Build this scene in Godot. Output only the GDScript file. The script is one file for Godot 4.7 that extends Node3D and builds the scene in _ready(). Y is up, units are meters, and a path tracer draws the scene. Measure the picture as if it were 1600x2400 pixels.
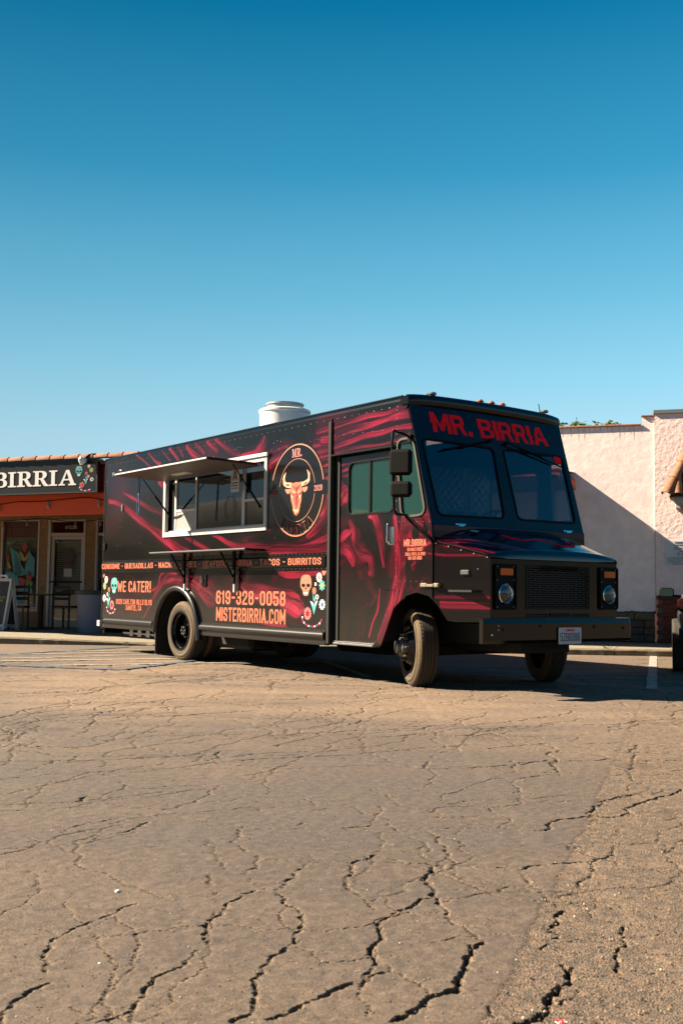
extends Node3D

# ---------------------------------------------------------------- mesh builder
class MB:
	var v := PackedVector3Array()
	var n := PackedVector3Array()
	var uv := PackedVector2Array()
	var xf := Transform3D.IDENTITY
	var uvo := Vector2.ZERO          # uv = (local xy - uvo) * uvs, v turned over
	var uvs := Vector2.ONE
	var uv_top := false              # map from above: (z, x) in place of (x, y)

	func put(p: Vector3, q: Vector3) -> void:
		v.append(xf * p)
		n.append((xf.basis * q).normalized())
		if uv_top: uv.append(Vector2((-p.z - uvo.x) * uvs.x, (p.x - uvo.y) * uvs.y))
		else: uv.append(Vector2((p.x - uvo.x) * uvs.x, 1.0 - (p.y - uvo.y) * uvs.y))

	func tri3(a: Vector3, b: Vector3, c: Vector3, na: Vector3, nb: Vector3, nc: Vector3) -> void:
		if xf.basis.determinant() < 0.0:
			put(a, na); put(b, nb); put(c, nc)
		else:
			put(a, na); put(c, nc); put(b, nb)

	func tri(a: Vector3, b: Vector3, c: Vector3) -> void:
		var q := (b - a).cross(c - a)
		if q.length_squared() < 1e-18:
			return
		q = q.normalized()
		tri3(a, b, c, q, q, q)

	func quad(a: Vector3, b: Vector3, c: Vector3, d: Vector3) -> void:
		tri(a, b, c); tri(a, c, d)

	func box(c: Vector3, s: Vector3) -> void:
		var h := s * 0.5
		var p := []
		for i in 8:
			p.append(c + Vector3(h.x * (1 if i & 1 else -1), h.y * (1 if i & 2 else -1), h.z * (1 if i & 4 else -1)))
		quad(p[4], p[5], p[7], p[6]); quad(p[1], p[0], p[2], p[3]); quad(p[5], p[1], p[3], p[7])
		quad(p[0], p[4], p[6], p[2]); quad(p[6], p[7], p[3], p[2]); quad(p[0], p[1], p[5], p[4])

	func cbox(c: Vector3, s: Vector3, b: float) -> void:   # box with chamfered edges
		var h := s * 0.5
		var corner := func(sx: int, sy: int, sz: int, axis: int) -> Vector3:
			var e := Vector3(h.x - b, h.y - b, h.z - b)
			e[axis] = h[axis]
			return c + Vector3(e.x * sx, e.y * sy, e.z * sz)
		for sgn in [-1, 1]:
			for axis in 3:
				var o1 := (axis + 1) % 3
				var o2 := (axis + 2) % 3
				var q := []
				for k in [[-1, -1], [1, -1], [1, 1], [-1, 1]]:
					var sg := [0, 0, 0]
					sg[axis] = sgn; sg[o1] = k[0]; sg[o2] = k[1]
					q.append(corner.call(sg[0], sg[1], sg[2], axis))
				if sgn > 0: quad(q[0], q[1], q[2], q[3])
				else: quad(q[3], q[2], q[1], q[0])
		for axis in 3:   # edges along this axis
			var o1 := (axis + 1) % 3
			var o2 := (axis + 2) % 3
			for s1 in [-1, 1]:
				for s2 in [-1, 1]:
					var q := []
					for k in [[-1, o1], [1, o1], [1, o2], [-1, o2]]:
						var sg := [0, 0, 0]
						sg[axis] = k[0]; sg[o1] = s1; sg[o2] = s2
						q.append(corner.call(sg[0], sg[1], sg[2], k[1]))
					if s1 * s2 < 0: quad(q[0], q[1], q[2], q[3])
					else: quad(q[3], q[2], q[1], q[0])
		for i in 8:
			var sx := 1 if i & 1 else -1
			var sy := 1 if i & 2 else -1
			var sz := 1 if i & 4 else -1
			var a: Vector3 = corner.call(sx, sy, sz, 0)
			var d: Vector3 = corner.call(sx, sy, sz, 1)
			var e: Vector3 = corner.call(sx, sy, sz, 2)
			if sx * sy * sz > 0: tri(a, d, e)
			else: tri(e, d, a)

	func prism(poly: PackedVector2Array, z0: float, z1: float, back := true) -> void:
		if Geometry2D.is_polygon_clockwise(poly):
			poly = poly.duplicate(); poly.reverse()
		var ix := Geometry2D.triangulate_polygon(poly)
		for i in range(0, ix.size(), 3):
			var a := poly[ix[i]]
			var b := poly[ix[i + 1]]
			var c := poly[ix[i + 2]]
			if (b - a).cross(c - a) < 0.0:
				var t := b; b = c; c = t
			tri(Vector3(a.x, a.y, z1), Vector3(b.x, b.y, z1), Vector3(c.x, c.y, z1))
			if back:
				tri(Vector3(a.x, a.y, z0), Vector3(c.x, c.y, z0), Vector3(b.x, b.y, z0))
		for i in poly.size():
			var a := poly[i]
			var b := poly[(i + 1) % poly.size()]
			quad(Vector3(a.x, a.y, z0), Vector3(b.x, b.y, z0), Vector3(b.x, b.y, z1), Vector3(a.x, a.y, z1))

	func frame(outer: PackedVector2Array, inner: PackedVector2Array, z0: float, z1: float) -> void:
		var m := outer.size()
		for i in m:
			var j := (i + 1) % m
			var a := Vector3(outer[i].x, outer[i].y, z1)
			var b := Vector3(outer[j].x, outer[j].y, z1)
			var c := Vector3(inner[j].x, inner[j].y, z1)
			var d := Vector3(inner[i].x, inner[i].y, z1)
			var dz := Vector3(0, 0, z0 - z1)
			quad(a, b, c, d)
			quad(a + dz, b + dz, b, a)
			quad(d, c, c + dz, d + dz)
			quad(d + dz, c + dz, b + dz, a + dz)

	func tube(path: Array, r: float, seg := 8) -> void:
		var up := Vector3.UP
		var rings := []
		for i in path.size():
			var d: Vector3 = (path[mini(i + 1, path.size() - 1)] - path[maxi(i - 1, 0)]).normalized()
			if absf(d.dot(up)) > 0.95: up = Vector3.RIGHT if absf(d.x) < 0.9 else Vector3.BACK
			var s := d.cross(up).normalized()
			up = s.cross(d).normalized()
			var ring := []
			for k in seg:
				var a := TAU * k / seg
				ring.append([path[i], s * cos(a) + up * sin(a)])
			rings.append(ring)
		for i in path.size() - 1:
			for k in seg:
				var k2 := (k + 1) % seg
				var a = rings[i][k]; var b = rings[i][k2]; var c = rings[i + 1][k2]; var d = rings[i + 1][k]
				tri3(a[0] + a[1] * r, d[0] + d[1] * r, c[0] + c[1] * r, a[1], d[1], c[1])
				tri3(a[0] + a[1] * r, c[0] + c[1] * r, b[0] + b[1] * r, a[1], c[1], b[1])
		for e in [0, path.size() - 1]:
			for k in range(1, seg - 1):
				var a = rings[e][0]; var b = rings[e][k]; var c = rings[e][k + 1]
				if e == 0: tri(a[0] + a[1] * r, b[0] + b[1] * r, c[0] + c[1] * r)
				else: tri(a[0] + a[1] * r, c[0] + c[1] * r, b[0] + b[1] * r)

	func lathe(prof: Array, seg := 24, a0 := 0.0, a1 := TAU, smooth := false) -> void:   # (r, y) turned about y
		for i in prof.size() - 1:
			var p: Vector2 = prof[i]
			var q: Vector2 = prof[i + 1]
			var nn := Vector2(q.y - p.y, p.x - q.x)
			if nn.length() < 1e-7: continue
			nn = nn.normalized()
			var np := nn
			var nq := nn
			if smooth:
				if i > 0:
					var o: Vector2 = prof[i - 1]
					np = (nn + Vector2(p.y - o.y, o.x - p.x).normalized()).normalized()
				if i < prof.size() - 2:
					var o2: Vector2 = prof[i + 2]
					nq = (nn + Vector2(o2.y - q.y, q.x - o2.x).normalized()).normalized()
			for k in seg:
				var a := lerpf(a0, a1, float(k) / seg)
				var b := lerpf(a0, a1, float(k + 1) / seg)
				var ca := Vector3(cos(a), 0, -sin(a))
				var cb := Vector3(cos(b), 0, -sin(b))
				var A := ca * p.x + Vector3(0, p.y, 0)
				var B := cb * p.x + Vector3(0, p.y, 0)
				var C := cb * q.x + Vector3(0, q.y, 0)
				var D := ca * q.x + Vector3(0, q.y, 0)
				var pa := ca * np.x + Vector3(0, np.y, 0)
				var pb := cb * np.x + Vector3(0, np.y, 0)
				var qa := ca * nq.x + Vector3(0, nq.y, 0)
				var qb := cb * nq.x + Vector3(0, nq.y, 0)
				if p.x > 1e-6: tri3(A, B, C, pa, pb, qb)
				if q.x > 1e-6: tri3(A, C, D, pa, qb, qa)

	func surf(f: Callable, nu: int, nv: int, flip := false) -> void:
		var P := []
		for j in nv + 1:
			for i in nu + 1:
				P.append(f.call(float(i) / nu, float(j) / nv))
		var N := []
		for j in nv + 1:
			for i in nu + 1:
				var dx: Vector3 = P[j * (nu + 1) + mini(i + 1, nu)] - P[j * (nu + 1) + maxi(i - 1, 0)]
				var dy: Vector3 = P[mini(j + 1, nv) * (nu + 1) + i] - P[maxi(j - 1, 0) * (nu + 1) + i]
				var q := dx.cross(dy).normalized()
				N.append(-q if flip else q)
		for j in nv:
			for i in nu:
				var a := j * (nu + 1) + i
				var b := a + 1
				var c := a + nu + 2
				var d := a + nu + 1
				if flip:
					tri3(P[a], P[c], P[b], N[a], N[c], N[b]); tri3(P[a], P[d], P[c], N[a], N[d], N[c])
				else:
					tri3(P[a], P[b], P[c], N[a], N[b], N[c]); tri3(P[a], P[c], P[d], N[a], N[c], N[d])

	func dome(c: Vector3, axis: Vector3, r: float, seg := 6) -> void:   # a small rivet head
		var keep := xf
		var y := axis.normalized()
		var x := (y.cross(Vector3.UP) if absf(y.y) < 0.9 else y.cross(Vector3.RIGHT)).normalized()
		xf = xf * Transform3D(Basis(x, y, x.cross(y)), c)
		lathe([Vector2(r, 0), Vector2(r * 0.75, r * 0.5), Vector2(0, r * 0.75)], seg)
		xf = keep

	func mesh() -> ArrayMesh:
		var arr := []
		arr.resize(Mesh.ARRAY_MAX)
		arr[Mesh.ARRAY_VERTEX] = v
		arr[Mesh.ARRAY_NORMAL] = n
		arr[Mesh.ARRAY_TEX_UV] = uv
		var m := ArrayMesh.new()
		m.add_surface_from_arrays(Mesh.PRIMITIVE_TRIANGLES, arr)
		return m

# ---------------------------------------------------------------- helpers
var M := {}
var rng := RandomNumberGenerator.new()
var names := {}

const TRUCK_YAW := deg_to_rad(36.5)
const SITE_YAW := deg_to_rad(19.0)
var truck_xf: Transform3D
var site_xf: Transform3D

func V2(a: Array, k := 1.0) -> PackedVector2Array:
	var r := PackedVector2Array()
	for i in range(0, a.size(), 2):
		r.append(Vector2(a[i], a[i + 1]) * k)
	return r

func rrect(x0: float, y0: float, x1: float, y1: float, r: float, seg := 4) -> PackedVector2Array:
	var o := PackedVector2Array()
	for q in [[x1 - r, y0 + r, -PI / 2], [x1 - r, y1 - r, 0.0], [x0 + r, y1 - r, PI / 2], [x0 + r, y0 + r, PI]]:
		for i in seg + 1:
			var a: float = q[2] + PI / 2 * i / seg
			o.append(Vector2(q[0] + r * cos(a), q[1] + r * sin(a)))
	return o

func round_poly(p: PackedVector2Array, r: float, seg := 4) -> PackedVector2Array:
	var o := PackedVector2Array()
	var m := p.size()
	for i in m:
		var a := p[(i + m - 1) % m]
		var b := p[i]
		var c := p[(i + 1) % m]
		var s := b + (a - b).normalized() * minf(r, a.distance_to(b) * 0.45)
		var e := b + (c - b).normalized() * minf(r, c.distance_to(b) * 0.45)
		for k in seg + 1:
			var t := float(k) / seg
			o.append(s.lerp(b, t).lerp(b.lerp(e, t), t))
	return o

func oval(cx: float, cy: float, rx: float, ry: float, seg := 20) -> PackedVector2Array:
	var o := PackedVector2Array()
	for i in seg:
		o.append(Vector2(cx + rx * cos(TAU * i / seg), cy + ry * sin(TAU * i / seg)))
	return o

func grown(p: PackedVector2Array, d: float) -> PackedVector2Array:   # same number of corners, moved outward by d
	var o := PackedVector2Array()
	var m := p.size()
	var sgn := -1.0 if Geometry2D.is_polygon_clockwise(p) else 1.0
	for i in m:
		var t := p[(i + 1) % m] - p[(i + m - 1) % m]
		o.append(p[i] + Vector2(t.y, -t.x).normalized() * d * sgn)
	return o

func cut(poly: PackedVector2Array, holes: Array) -> Array:
	var pieces := [poly]
	for h in holes:
		var box := Rect2(h[0], Vector2.ZERO)
		for p in h: box = box.expand(p)
		var cx := box.get_center().x
		var next := []
		for p in pieces:
			for half in [V2([-99, -99, cx, -99, cx, 99, -99, 99]), V2([cx, -99, 99, -99, 99, 99, cx, 99])]:
				for q in Geometry2D.intersect_polygons(p, half):
					for s in Geometry2D.clip_polygons(q, h):
						if not Geometry2D.is_polygon_clockwise(s): next.append(s)
		pieces = next
	return pieces

func numbered(called: String) -> String:
	var k: int = names.get(called, 0)
	names[called] = k + 1
	return called if k == 0 else "%s_%03d" % [called, k]

func thing(called: String, label: String, category: String, at: Transform3D, group := "") -> Node3D:
	var o := Node3D.new()
	o.name = numbered(called)
	add_child(o, true)
	o.transform = at
	tag(o, label, category, group)
	return o

func tag(o: Node, label: String, category: String, group := "") -> void:
	o.set_meta("label", label)
	o.set_meta("category", category)
	if group != "": o.set_meta("group", group)

func part(called: String, mb: MB, mat: Material, parent: Node, label := "") -> MeshInstance3D:
	var o := MeshInstance3D.new()
	o.name = called
	o.mesh = mb.mesh()
	o.material_override = mat
	parent.add_child(o, true)
	if label != "": o.set_meta("label", label)
	return o

func same(called: String, mesh: Mesh, mat: Material, parent: Node, at: Transform3D) -> MeshInstance3D:
	var o := MeshInstance3D.new()
	o.name = called
	o.mesh = mesh
	o.material_override = mat
	o.transform = at
	parent.add_child(o, true)
	return o

func text(parent: Node, called: String, s: String, font: String, r: Rect2, at: Transform3D, mat: Material, deep := 0.003) -> MeshInstance3D:
	var f := SystemFont.new()
	f.font_names = PackedStringArray([font])
	f.font_weight = 700
	var tm := TextMesh.new()
	tm.font = f
	tm.text = s
	tm.font_size = 48
	tm.pixel_size = 0.01
	tm.depth = deep
	tm.curve_step = 1.0
	var b := tm.get_aabb()
	var sx := r.size.x / maxf(b.size.x, 0.001)
	var sy := r.size.y / maxf(b.size.y, 0.001)
	var o := MeshInstance3D.new()
	o.name = called
	o.mesh = tm
	o.material_override = mat
	o.transform = at * Transform3D(Basis.from_scale(Vector3(sx, sy, 1)), Vector3(r.position.x - b.position.x * sx, r.position.y - b.position.y * sy, 0))
	parent.add_child(o, true)
	return o

func mat(called: String, c: Color, rough := 0.7, metal := 0.0) -> StandardMaterial3D:
	var m := StandardMaterial3D.new()
	m.resource_name = called
	m.albedo_color = c
	m.roughness = rough
	m.metallic = metal
	M[called] = m
	return m

func lin(r: float, g: float, b: float) -> Color:
	return Color(r * 0.78, g * 0.78, b * 0.78).linear_to_srgb()

func noise(sd: int, freq: float, kind := FastNoiseLite.TYPE_SIMPLEX_SMOOTH, oct := 3) -> FastNoiseLite:
	var f := FastNoiseLite.new()
	f.seed = sd
	f.frequency = freq
	f.noise_type = kind
	f.fractal_octaves = oct
	return f

# a tiling texture: a tint times a mottle of two noises
func grain(sd: int, size: int, f1: float, f2: float, lo: float, hi: float, pits := 0.0, warm := 0.0) -> ImageTexture:
	var a := noise(sd, f1, FastNoiseLite.TYPE_SIMPLEX_SMOOTH, 4).get_seamless_image(size, size).get_data()
	var cell := noise(sd + 1, f2, FastNoiseLite.TYPE_CELLULAR, 1)
	cell.cellular_return_type = FastNoiseLite.RETURN_CELL_VALUE
	var b := cell.get_seamless_image(size, size).get_data()
	var c := noise(sd + 2, f2 * 1.7, FastNoiseLite.TYPE_SIMPLEX, 2).get_seamless_image(size, size).get_data()
	var o := PackedByteArray()
	o.resize(size * size * 3)
	for i in size * size:
		var t := (a[i] * 0.4 + b[i] * 0.35 + c[i] * 0.25) / 255.0
		var q := lerpf(lo, hi, t)
		if pits > 0.0 and c[i] < 92: q *= 1.0 - pits * minf(1.0, (92 - c[i]) / 30.0)
		var w := warm * (b[i] / 255.0 - 0.5)
		o[i * 3] = clampi(int(255 * (q + w)), 0, 255)
		o[i * 3 + 1] = clampi(int(255 * q), 0, 255)
		o[i * 3 + 2] = clampi(int(255 * (q - w)), 0, 255)
	var im := Image.create_from_data(size, size, false, Image.FORMAT_RGB8, o)
	return ImageTexture.create_from_image(im)

func world_tex(m: StandardMaterial3D, t: Texture2D, per_metre: float, relief := 0.0) -> void:
	m.albedo_texture = t
	m.uv1_triplanar = true
	m.uv1_scale = Vector3.ONE * per_metre
	if relief > 0.0:
		m.heightmap_enabled = true
		m.heightmap_texture = t
		m.heightmap_scale = relief

# bold block capitals built from strokes: [closed, points] in a unit box
var glyphs := {}

func glyph(ch: String) -> Array:
	if glyphs.is_empty():
		var O := [1, [0.25, 0, 0.75, 0, 1, 0.14, 1, 0.86, 0.75, 1, 0.25, 1, 0, 0.86, 0, 0.14]]
		var S := [0, [1, 0.78, 1, 0.86, 0.75, 1, 0.25, 1, 0, 0.86, 0, 0.66, 0.2, 0.54, 0.8, 0.46, 1, 0.34, 1, 0.14, 0.75, 0, 0.25, 0, 0, 0.14, 0, 0.22]]
		glyphs = {"A": [1.05, [0, [0, 0, 0.5, 1, 1, 0]], [0, [0.25, 0.27, 0.75, 0.27]]], "B": [1.0, [1, [0, 0, 0.8, 0, 1, 0.13, 1, 0.4, 0.8, 0.52, 0, 0.52]], [1, [0, 0.52, 0.75, 0.52, 0.95, 0.64, 0.95, 0.87, 0.75, 1, 0, 1]]],
			"C": [0.95, [0, [1, 0.24, 1, 0.14, 0.75, 0, 0.25, 0, 0, 0.14, 0, 0.86, 0.25, 1, 0.75, 1, 1, 0.86, 1, 0.76]]], "D": [1.0, [1, [0, 0, 0.7, 0, 1, 0.16, 1, 0.84, 0.7, 1, 0, 1]]], "E": [0.85, [0, [1, 0, 0, 0, 0, 1, 1, 1]], [0, [0, 0.52, 0.8, 0.52]]], "F": [0.85, [0, [0, 0, 0, 1, 1, 1]], [0, [0, 0.5, 0.8, 0.5]]],
			"H": [1.0, [0, [0, 0, 0, 1]], [0, [1, 0, 1, 1]], [0, [0, 0.52, 1, 0.52]]], "I": [0.0, [0, [0.5, 0, 0.5, 1]]], "L": [0.82, [0, [0, 1, 0, 0, 1, 0]]], "M": [1.35, [0, [0, 0, 0, 1, 0.5, 0.25, 1, 1, 1, 0]]], "N": [1.05, [0, [0, 0, 0, 1, 1, 0, 1, 1]]], "O": [1.0, O], "Q": [1.0, O, [0, [0.6, 0.25, 1.0, -0.02]]],
			"R": [1.0, [0, [0, 0, 0, 0.5]], [1, [0, 0.5, 0.75, 0.5, 0.97, 0.62, 0.97, 0.87, 0.75, 1, 0, 1]], [0, [0.6, 0.5, 1, 0]]], "S": [0.97, S], "T": [0.95, [0, [0, 1, 1, 1]], [0, [0.5, 1, 0.5, 0]]], "U": [1.0, [0, [0, 1, 0, 0.14, 0.25, 0, 0.75, 0, 1, 0.14, 1, 1]]], "V": [1.05, [0, [0, 1, 0.5, 0, 1, 1]]], "W": [1.5, [0, [0, 1, 0.22, 0, 0.5, 0.75, 0.78, 0, 1, 1]]], "Z": [0.9, [0, [0, 1, 1, 1, 0, 0, 1, 0]]],
			"0": [0.97, O], "1": [0.35, [0, [0, 0.85, 0.7, 1, 0.7, 0]]], "2": [0.95, [0, [0, 0.72, 0, 0.86, 0.25, 1, 0.75, 1, 1, 0.86, 1, 0.64, 0, 0.14, 0, 0, 1, 0]]], "3": [0.95, [0, [0, 0.80, 0, 0.86, 0.25, 1, 0.75, 1, 1, 0.86, 1, 0.64, 0.8, 0.52, 0.35, 0.52]], [0, [0.8, 0.52, 1, 0.38, 1, 0.14, 0.75, 0, 0.25, 0, 0, 0.14, 0, 0.22]]],
			"5": [0.95, [0, [1, 1, 0, 1, 0, 0.56, 0.75, 0.6, 1, 0.46, 1, 0.14, 0.75, 0, 0.25, 0, 0, 0.14, 0, 0.22]]], "6": [0.95, [0, [1, 0.80, 1, 0.86, 0.75, 1, 0.25, 1, 0, 0.86, 0, 0.4]], [1, [0.25, 0, 0.75, 0, 1, 0.14, 1, 0.43, 0.75, 0.57, 0.25, 0.57, 0, 0.43, 0, 0.14]]], "9": [0.95, [0, [0, 0.20, 0, 0.14, 0.25, 0, 0.75, 0, 1, 0.14, 1, 0.6]], [1, [0.25, 0.43, 0.75, 0.43, 1, 0.57, 1, 0.86, 0.75, 1, 0.25, 1, 0, 0.86, 0, 0.57]]],
			"8": [0.97, [1, [0.25, 0, 0.75, 0, 1, 0.14, 1, 0.40, 0.8, 0.52, 0.2, 0.52, 0, 0.40, 0, 0.14]], [1, [0.2, 0.52, 0.8, 0.52, 0.95, 0.64, 0.95, 0.87, 0.75, 1, 0.25, 1, 0.05, 0.87, 0.05, 0.64]]], "!": [0.0, [0, [0.5, 0.34, 0.5, 1]], [0, [0.5, 0, 0.5, 0.03]]], ".": [0.0, [0, [0.5, 0, 0.5, 0.03]]], ",": [0.0, [0, [0.5, 0.03, 0.3, -0.12]]], "-": [0.6, [0, [0.15, 0.5, 0.85, 0.5]]]}
	return glyphs.get(ch, [])

func block_text(parent: Node, s: String, r: Rect2, at_xf: Transform3D, m: Material, bold := 0.145) -> void:
	var h := r.size.y
	var body := 0.46      # width of a plain letter over its height, before stretching to fit
	var gap := 0.085
	var total := 0.0
	for ch in s:
		total += 0.26 if ch == " " else (float(glyph(ch)[0]) * (body - bold) + bold + gap)
	var k := r.size.x / ((total - gap) * h)     # stretch along the line
	var t := bold * h
	var x := 0.0
	var mb := MB.new()
	mb.xf = at_xf * Transform3D(Basis.from_scale(Vector3(k, 1, 1)), Vector3(r.position.x, r.position.y, 0))
	for ch in s:
		if ch == " ":
			x += 0.26 * h
			continue
		var g := glyph(ch)
		var w: float = float(g[0]) * (body - bold) * h + t
		for j in range(1, g.size()):
			var pts := PackedVector2Array()
			for i in range(0, g[j][1].size(), 2):
				pts.append(Vector2(lerpf(x + t / 2, x + w - t / 2, g[j][1][i]), lerpf(t / 2, h - t / 2, g[j][1][i + 1])))
			var z := 0.0015 + 0.0004 * j
			var outs := Geometry2D.offset_polyline(pts, t / 2, Geometry2D.JOIN_MITER, Geometry2D.END_JOINED if g[j][0] == 1 else Geometry2D.END_SQUARE)
			var holes := []
			for q in outs:
				if Geometry2D.is_polygon_clockwise(q): holes.append(q)
			for q in outs:
				if not Geometry2D.is_polygon_clockwise(q):
					for piece in cut(q, holes): mb.prism(piece, 0.0, z, false)
		x += w + gap * h
	part("lettering", mb, m, parent)

# ---------------------------------------------------------------- camera, sky, sun
func make_light() -> void:
	var cam := Camera3D.new()
	cam.name = "camera"
	var p := deg_to_rad(4.23)
	var r := deg_to_rad(0.74)
	cam.transform = Transform3D(Basis(Vector3.RIGHT, p) * Basis(Vector3.BACK, r), Vector3(0, 0.97, 0))
	cam.far = 900.0
	cam.near = 0.05
	var at := CameraAttributesPhysical.new()
	at.frustum_focal_length = 25.2
	at.frustum_focus_distance = 11.5
	at.frustum_near = 0.05
	at.frustum_far = 900.0
	at.exposure_aperture = 5.0
	cam.attributes = at
	add_child(cam)
	cam.current = true

	var e := Environment.new()
	e.background_mode = Environment.BG_SKY
	e.tonemap_mode = Environment.TONE_MAPPER_LINEAR
	e.tonemap_exposure = EXPOSURE
	e.sdfgi_enabled = true
	e.ssao_enabled = true
	e.ssil_enabled = true
	var sky := Sky.new()
	var ps := PanoramaSkyMaterial.new()
	ps.panorama = sky_picture()
	sky.sky_material = ps
	e.sky = sky
	var we := WorldEnvironment.new()
	we.name = "sky"
	we.environment = e
	add_child(we)

	var sun := DirectionalLight3D.new()
	sun.name = "sun"
	var d := Vector3(1.369, -1.0, 0.169).normalized()
	sun.transform = Transform3D(Basis.looking_at(d, Vector3.UP), Vector3(-30, 30, 0))
	sun.light_energy = 1.6
	sun.light_color = Color(1.0, 0.93, 0.82)
	sun.light_angular_distance = 0.5
	sun.shadow_enabled = true
	add_child(sun)

const EXPOSURE := 4.5

func sky_picture() -> ImageTexture:
	var W := 256
	var H := 512
	var tab := [[0.0, 0.56, 0.79, 0.89], [7.5, 0.435, 0.71, 0.85], [11.0, 0.29, 0.625, 0.80], [15.5, 0.150, 0.48, 0.69], [21.7, 0.040, 0.305, 0.525], [29.5, 0.003, 0.172, 0.355], [45.0, 0.002, 0.09, 0.25], [90.0, 0.002, 0.05, 0.16]]
	var im := Image.create(W, H, false, Image.FORMAT_RGBF)
	for y in H:
		var el := 90.0 - 180.0 * (y + 0.5) / H
		var c := Vector3(0.62, 0.80, 0.88)
		if el > 0.0:
			for i in tab.size() - 1:
				if el >= tab[i][0] and el <= tab[i + 1][0]:
					var t: float = (el - tab[i][0]) / (tab[i + 1][0] - tab[i][0])
					c = Vector3(tab[i][1], tab[i][2], tab[i][3]).lerp(Vector3(tab[i + 1][1], tab[i + 1][2], tab[i + 1][3]), t)
		for x in W:
			var az := ((x + 0.5) / W - 0.5) * TAU
			var k := 1.0 + 0.35 * cos(az - deg_to_rad(-97.0)) * cos(deg_to_rad(maxf(el, 0.0)))
			var q := c * k / EXPOSURE
			im.set_pixel(x, y, Color(q.x, q.y, q.z))
	return ImageTexture.create_from_image(im)

# ---------------------------------------------------------------- ground
var cracks := []     # [position, half width]
var tone_a: FastNoiseLite
var tone_b: FastNoiseLite
var wave: FastNoiseLite

func seam_x(z: float) -> float:
	var t := [[0.0, -0.55], [-2.66, 0.38], [-3.13, 0.54], [-4.07, 0.86], [-5.53, 1.33], [-10.31, 2.88], [-17.5, 5.05], [-40.0, 12.0]]
	for i in t.size() - 1:
		if z <= t[i][0] and z >= t[i + 1][0]:
			return lerpf(t[i][1], t[i + 1][1], (z - t[i][0]) / (t[i + 1][0] - t[i][0])) + 0.018 * wave.get_noise_1d(z * 9.0)
	return 5.0

func grow_crack(pts: Array, w: float) -> void:
	for i in pts.size() - 1:
		var a: Vector2 = pts[i]
		var b: Vector2 = pts[i + 1]
		var line := [a, b]
		var amp := 0.16
		for pass_no in 4:
			if a.distance_to(b) / (line.size() - 1) < 0.012: break
			var next := [line[0]]
			for k in line.size() - 1:
				var m: Vector2 = (line[k] + line[k + 1]) * 0.5
				var d: Vector2 = line[k + 1] - line[k]
				next.append(m + Vector2(-d.y, d.x) * rng.randf_range(-amp, amp))
				next.append(line[k + 1])
			line = next
		for k in line.size() - 1:
			var n := maxi(1, int(line[k].distance_to(line[k + 1]) / 0.006))
			var d: Vector2 = (line[k + 1] - line[k]).normalized()
			for q in n:
				var p: Vector2 = line[k].lerp(line[k + 1], float(q) / n)
				var f := 0.85 + 0.75 * wave.get_noise_2d(p.x * 60.0, p.y * 60.0)
				var hw := maxf(0.0011, w * 0.5 * f * (1.0 + 0.55 * d.x * d.x))
				cracks.append([p, hw])
				if rng.randf() < 0.16:   # crumbled edge
					cracks.append([p + Vector2.from_angle(rng.randf() * TAU) * hw * rng.randf_range(0.8, 1.9), hw * rng.randf_range(0.35, 0.8)])

func make_cracks() -> void:
	for c in crack_lines():
		var pts := []
		for i in range(1, c.size(), 2):
			pts.append(Vector2(c[i], c[i + 1]) * 0.01)
		grow_crack(pts, c[0] * 0.00066)
	for i in 290:   # finer cracks between and farther out
		var z := -rng.randf_range(6.2, 15.5) if i < 250 else -rng.randf_range(2.4, 6.2)
		var p := Vector2(rng.randf_range(-0.36, 0.34) * -z, z)
		var dir := rng.randf_range(-0.5, 0.9) + (PI if rng.randf() < 0.5 else 0.0)
		if rng.randf() < 0.35: dir += PI / 2
		var pts := [p]
		for k in rng.randi_range(3, 9) if i < 250 else 4:
			dir += rng.randf_range(-0.7, 0.7)
			p += Vector2(cos(dir), sin(dir)) * rng.randf_range(0.12, 0.45)
			pts.append(p)
		grow_crack(pts, rng.randf_range(0.002, 0.006) if i < 250 else 0.0022)

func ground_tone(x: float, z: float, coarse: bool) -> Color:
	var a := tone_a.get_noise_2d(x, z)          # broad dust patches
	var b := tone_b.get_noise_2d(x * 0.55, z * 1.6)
	var away := smoothstep(-3.2, -10.5, z)      # all ground tones get paler towards the shops
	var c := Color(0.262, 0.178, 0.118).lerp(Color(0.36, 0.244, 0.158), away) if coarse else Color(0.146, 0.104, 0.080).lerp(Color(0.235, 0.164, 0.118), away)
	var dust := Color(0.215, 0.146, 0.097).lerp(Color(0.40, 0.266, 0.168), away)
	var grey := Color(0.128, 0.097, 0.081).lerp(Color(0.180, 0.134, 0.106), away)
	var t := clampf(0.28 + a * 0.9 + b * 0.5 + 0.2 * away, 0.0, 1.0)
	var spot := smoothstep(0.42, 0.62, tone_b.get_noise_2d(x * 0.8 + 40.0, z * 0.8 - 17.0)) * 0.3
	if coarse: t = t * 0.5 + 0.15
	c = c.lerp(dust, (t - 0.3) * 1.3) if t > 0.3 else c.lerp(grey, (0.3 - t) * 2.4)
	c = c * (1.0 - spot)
	return Color(c.r, c.g, c.b)

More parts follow.
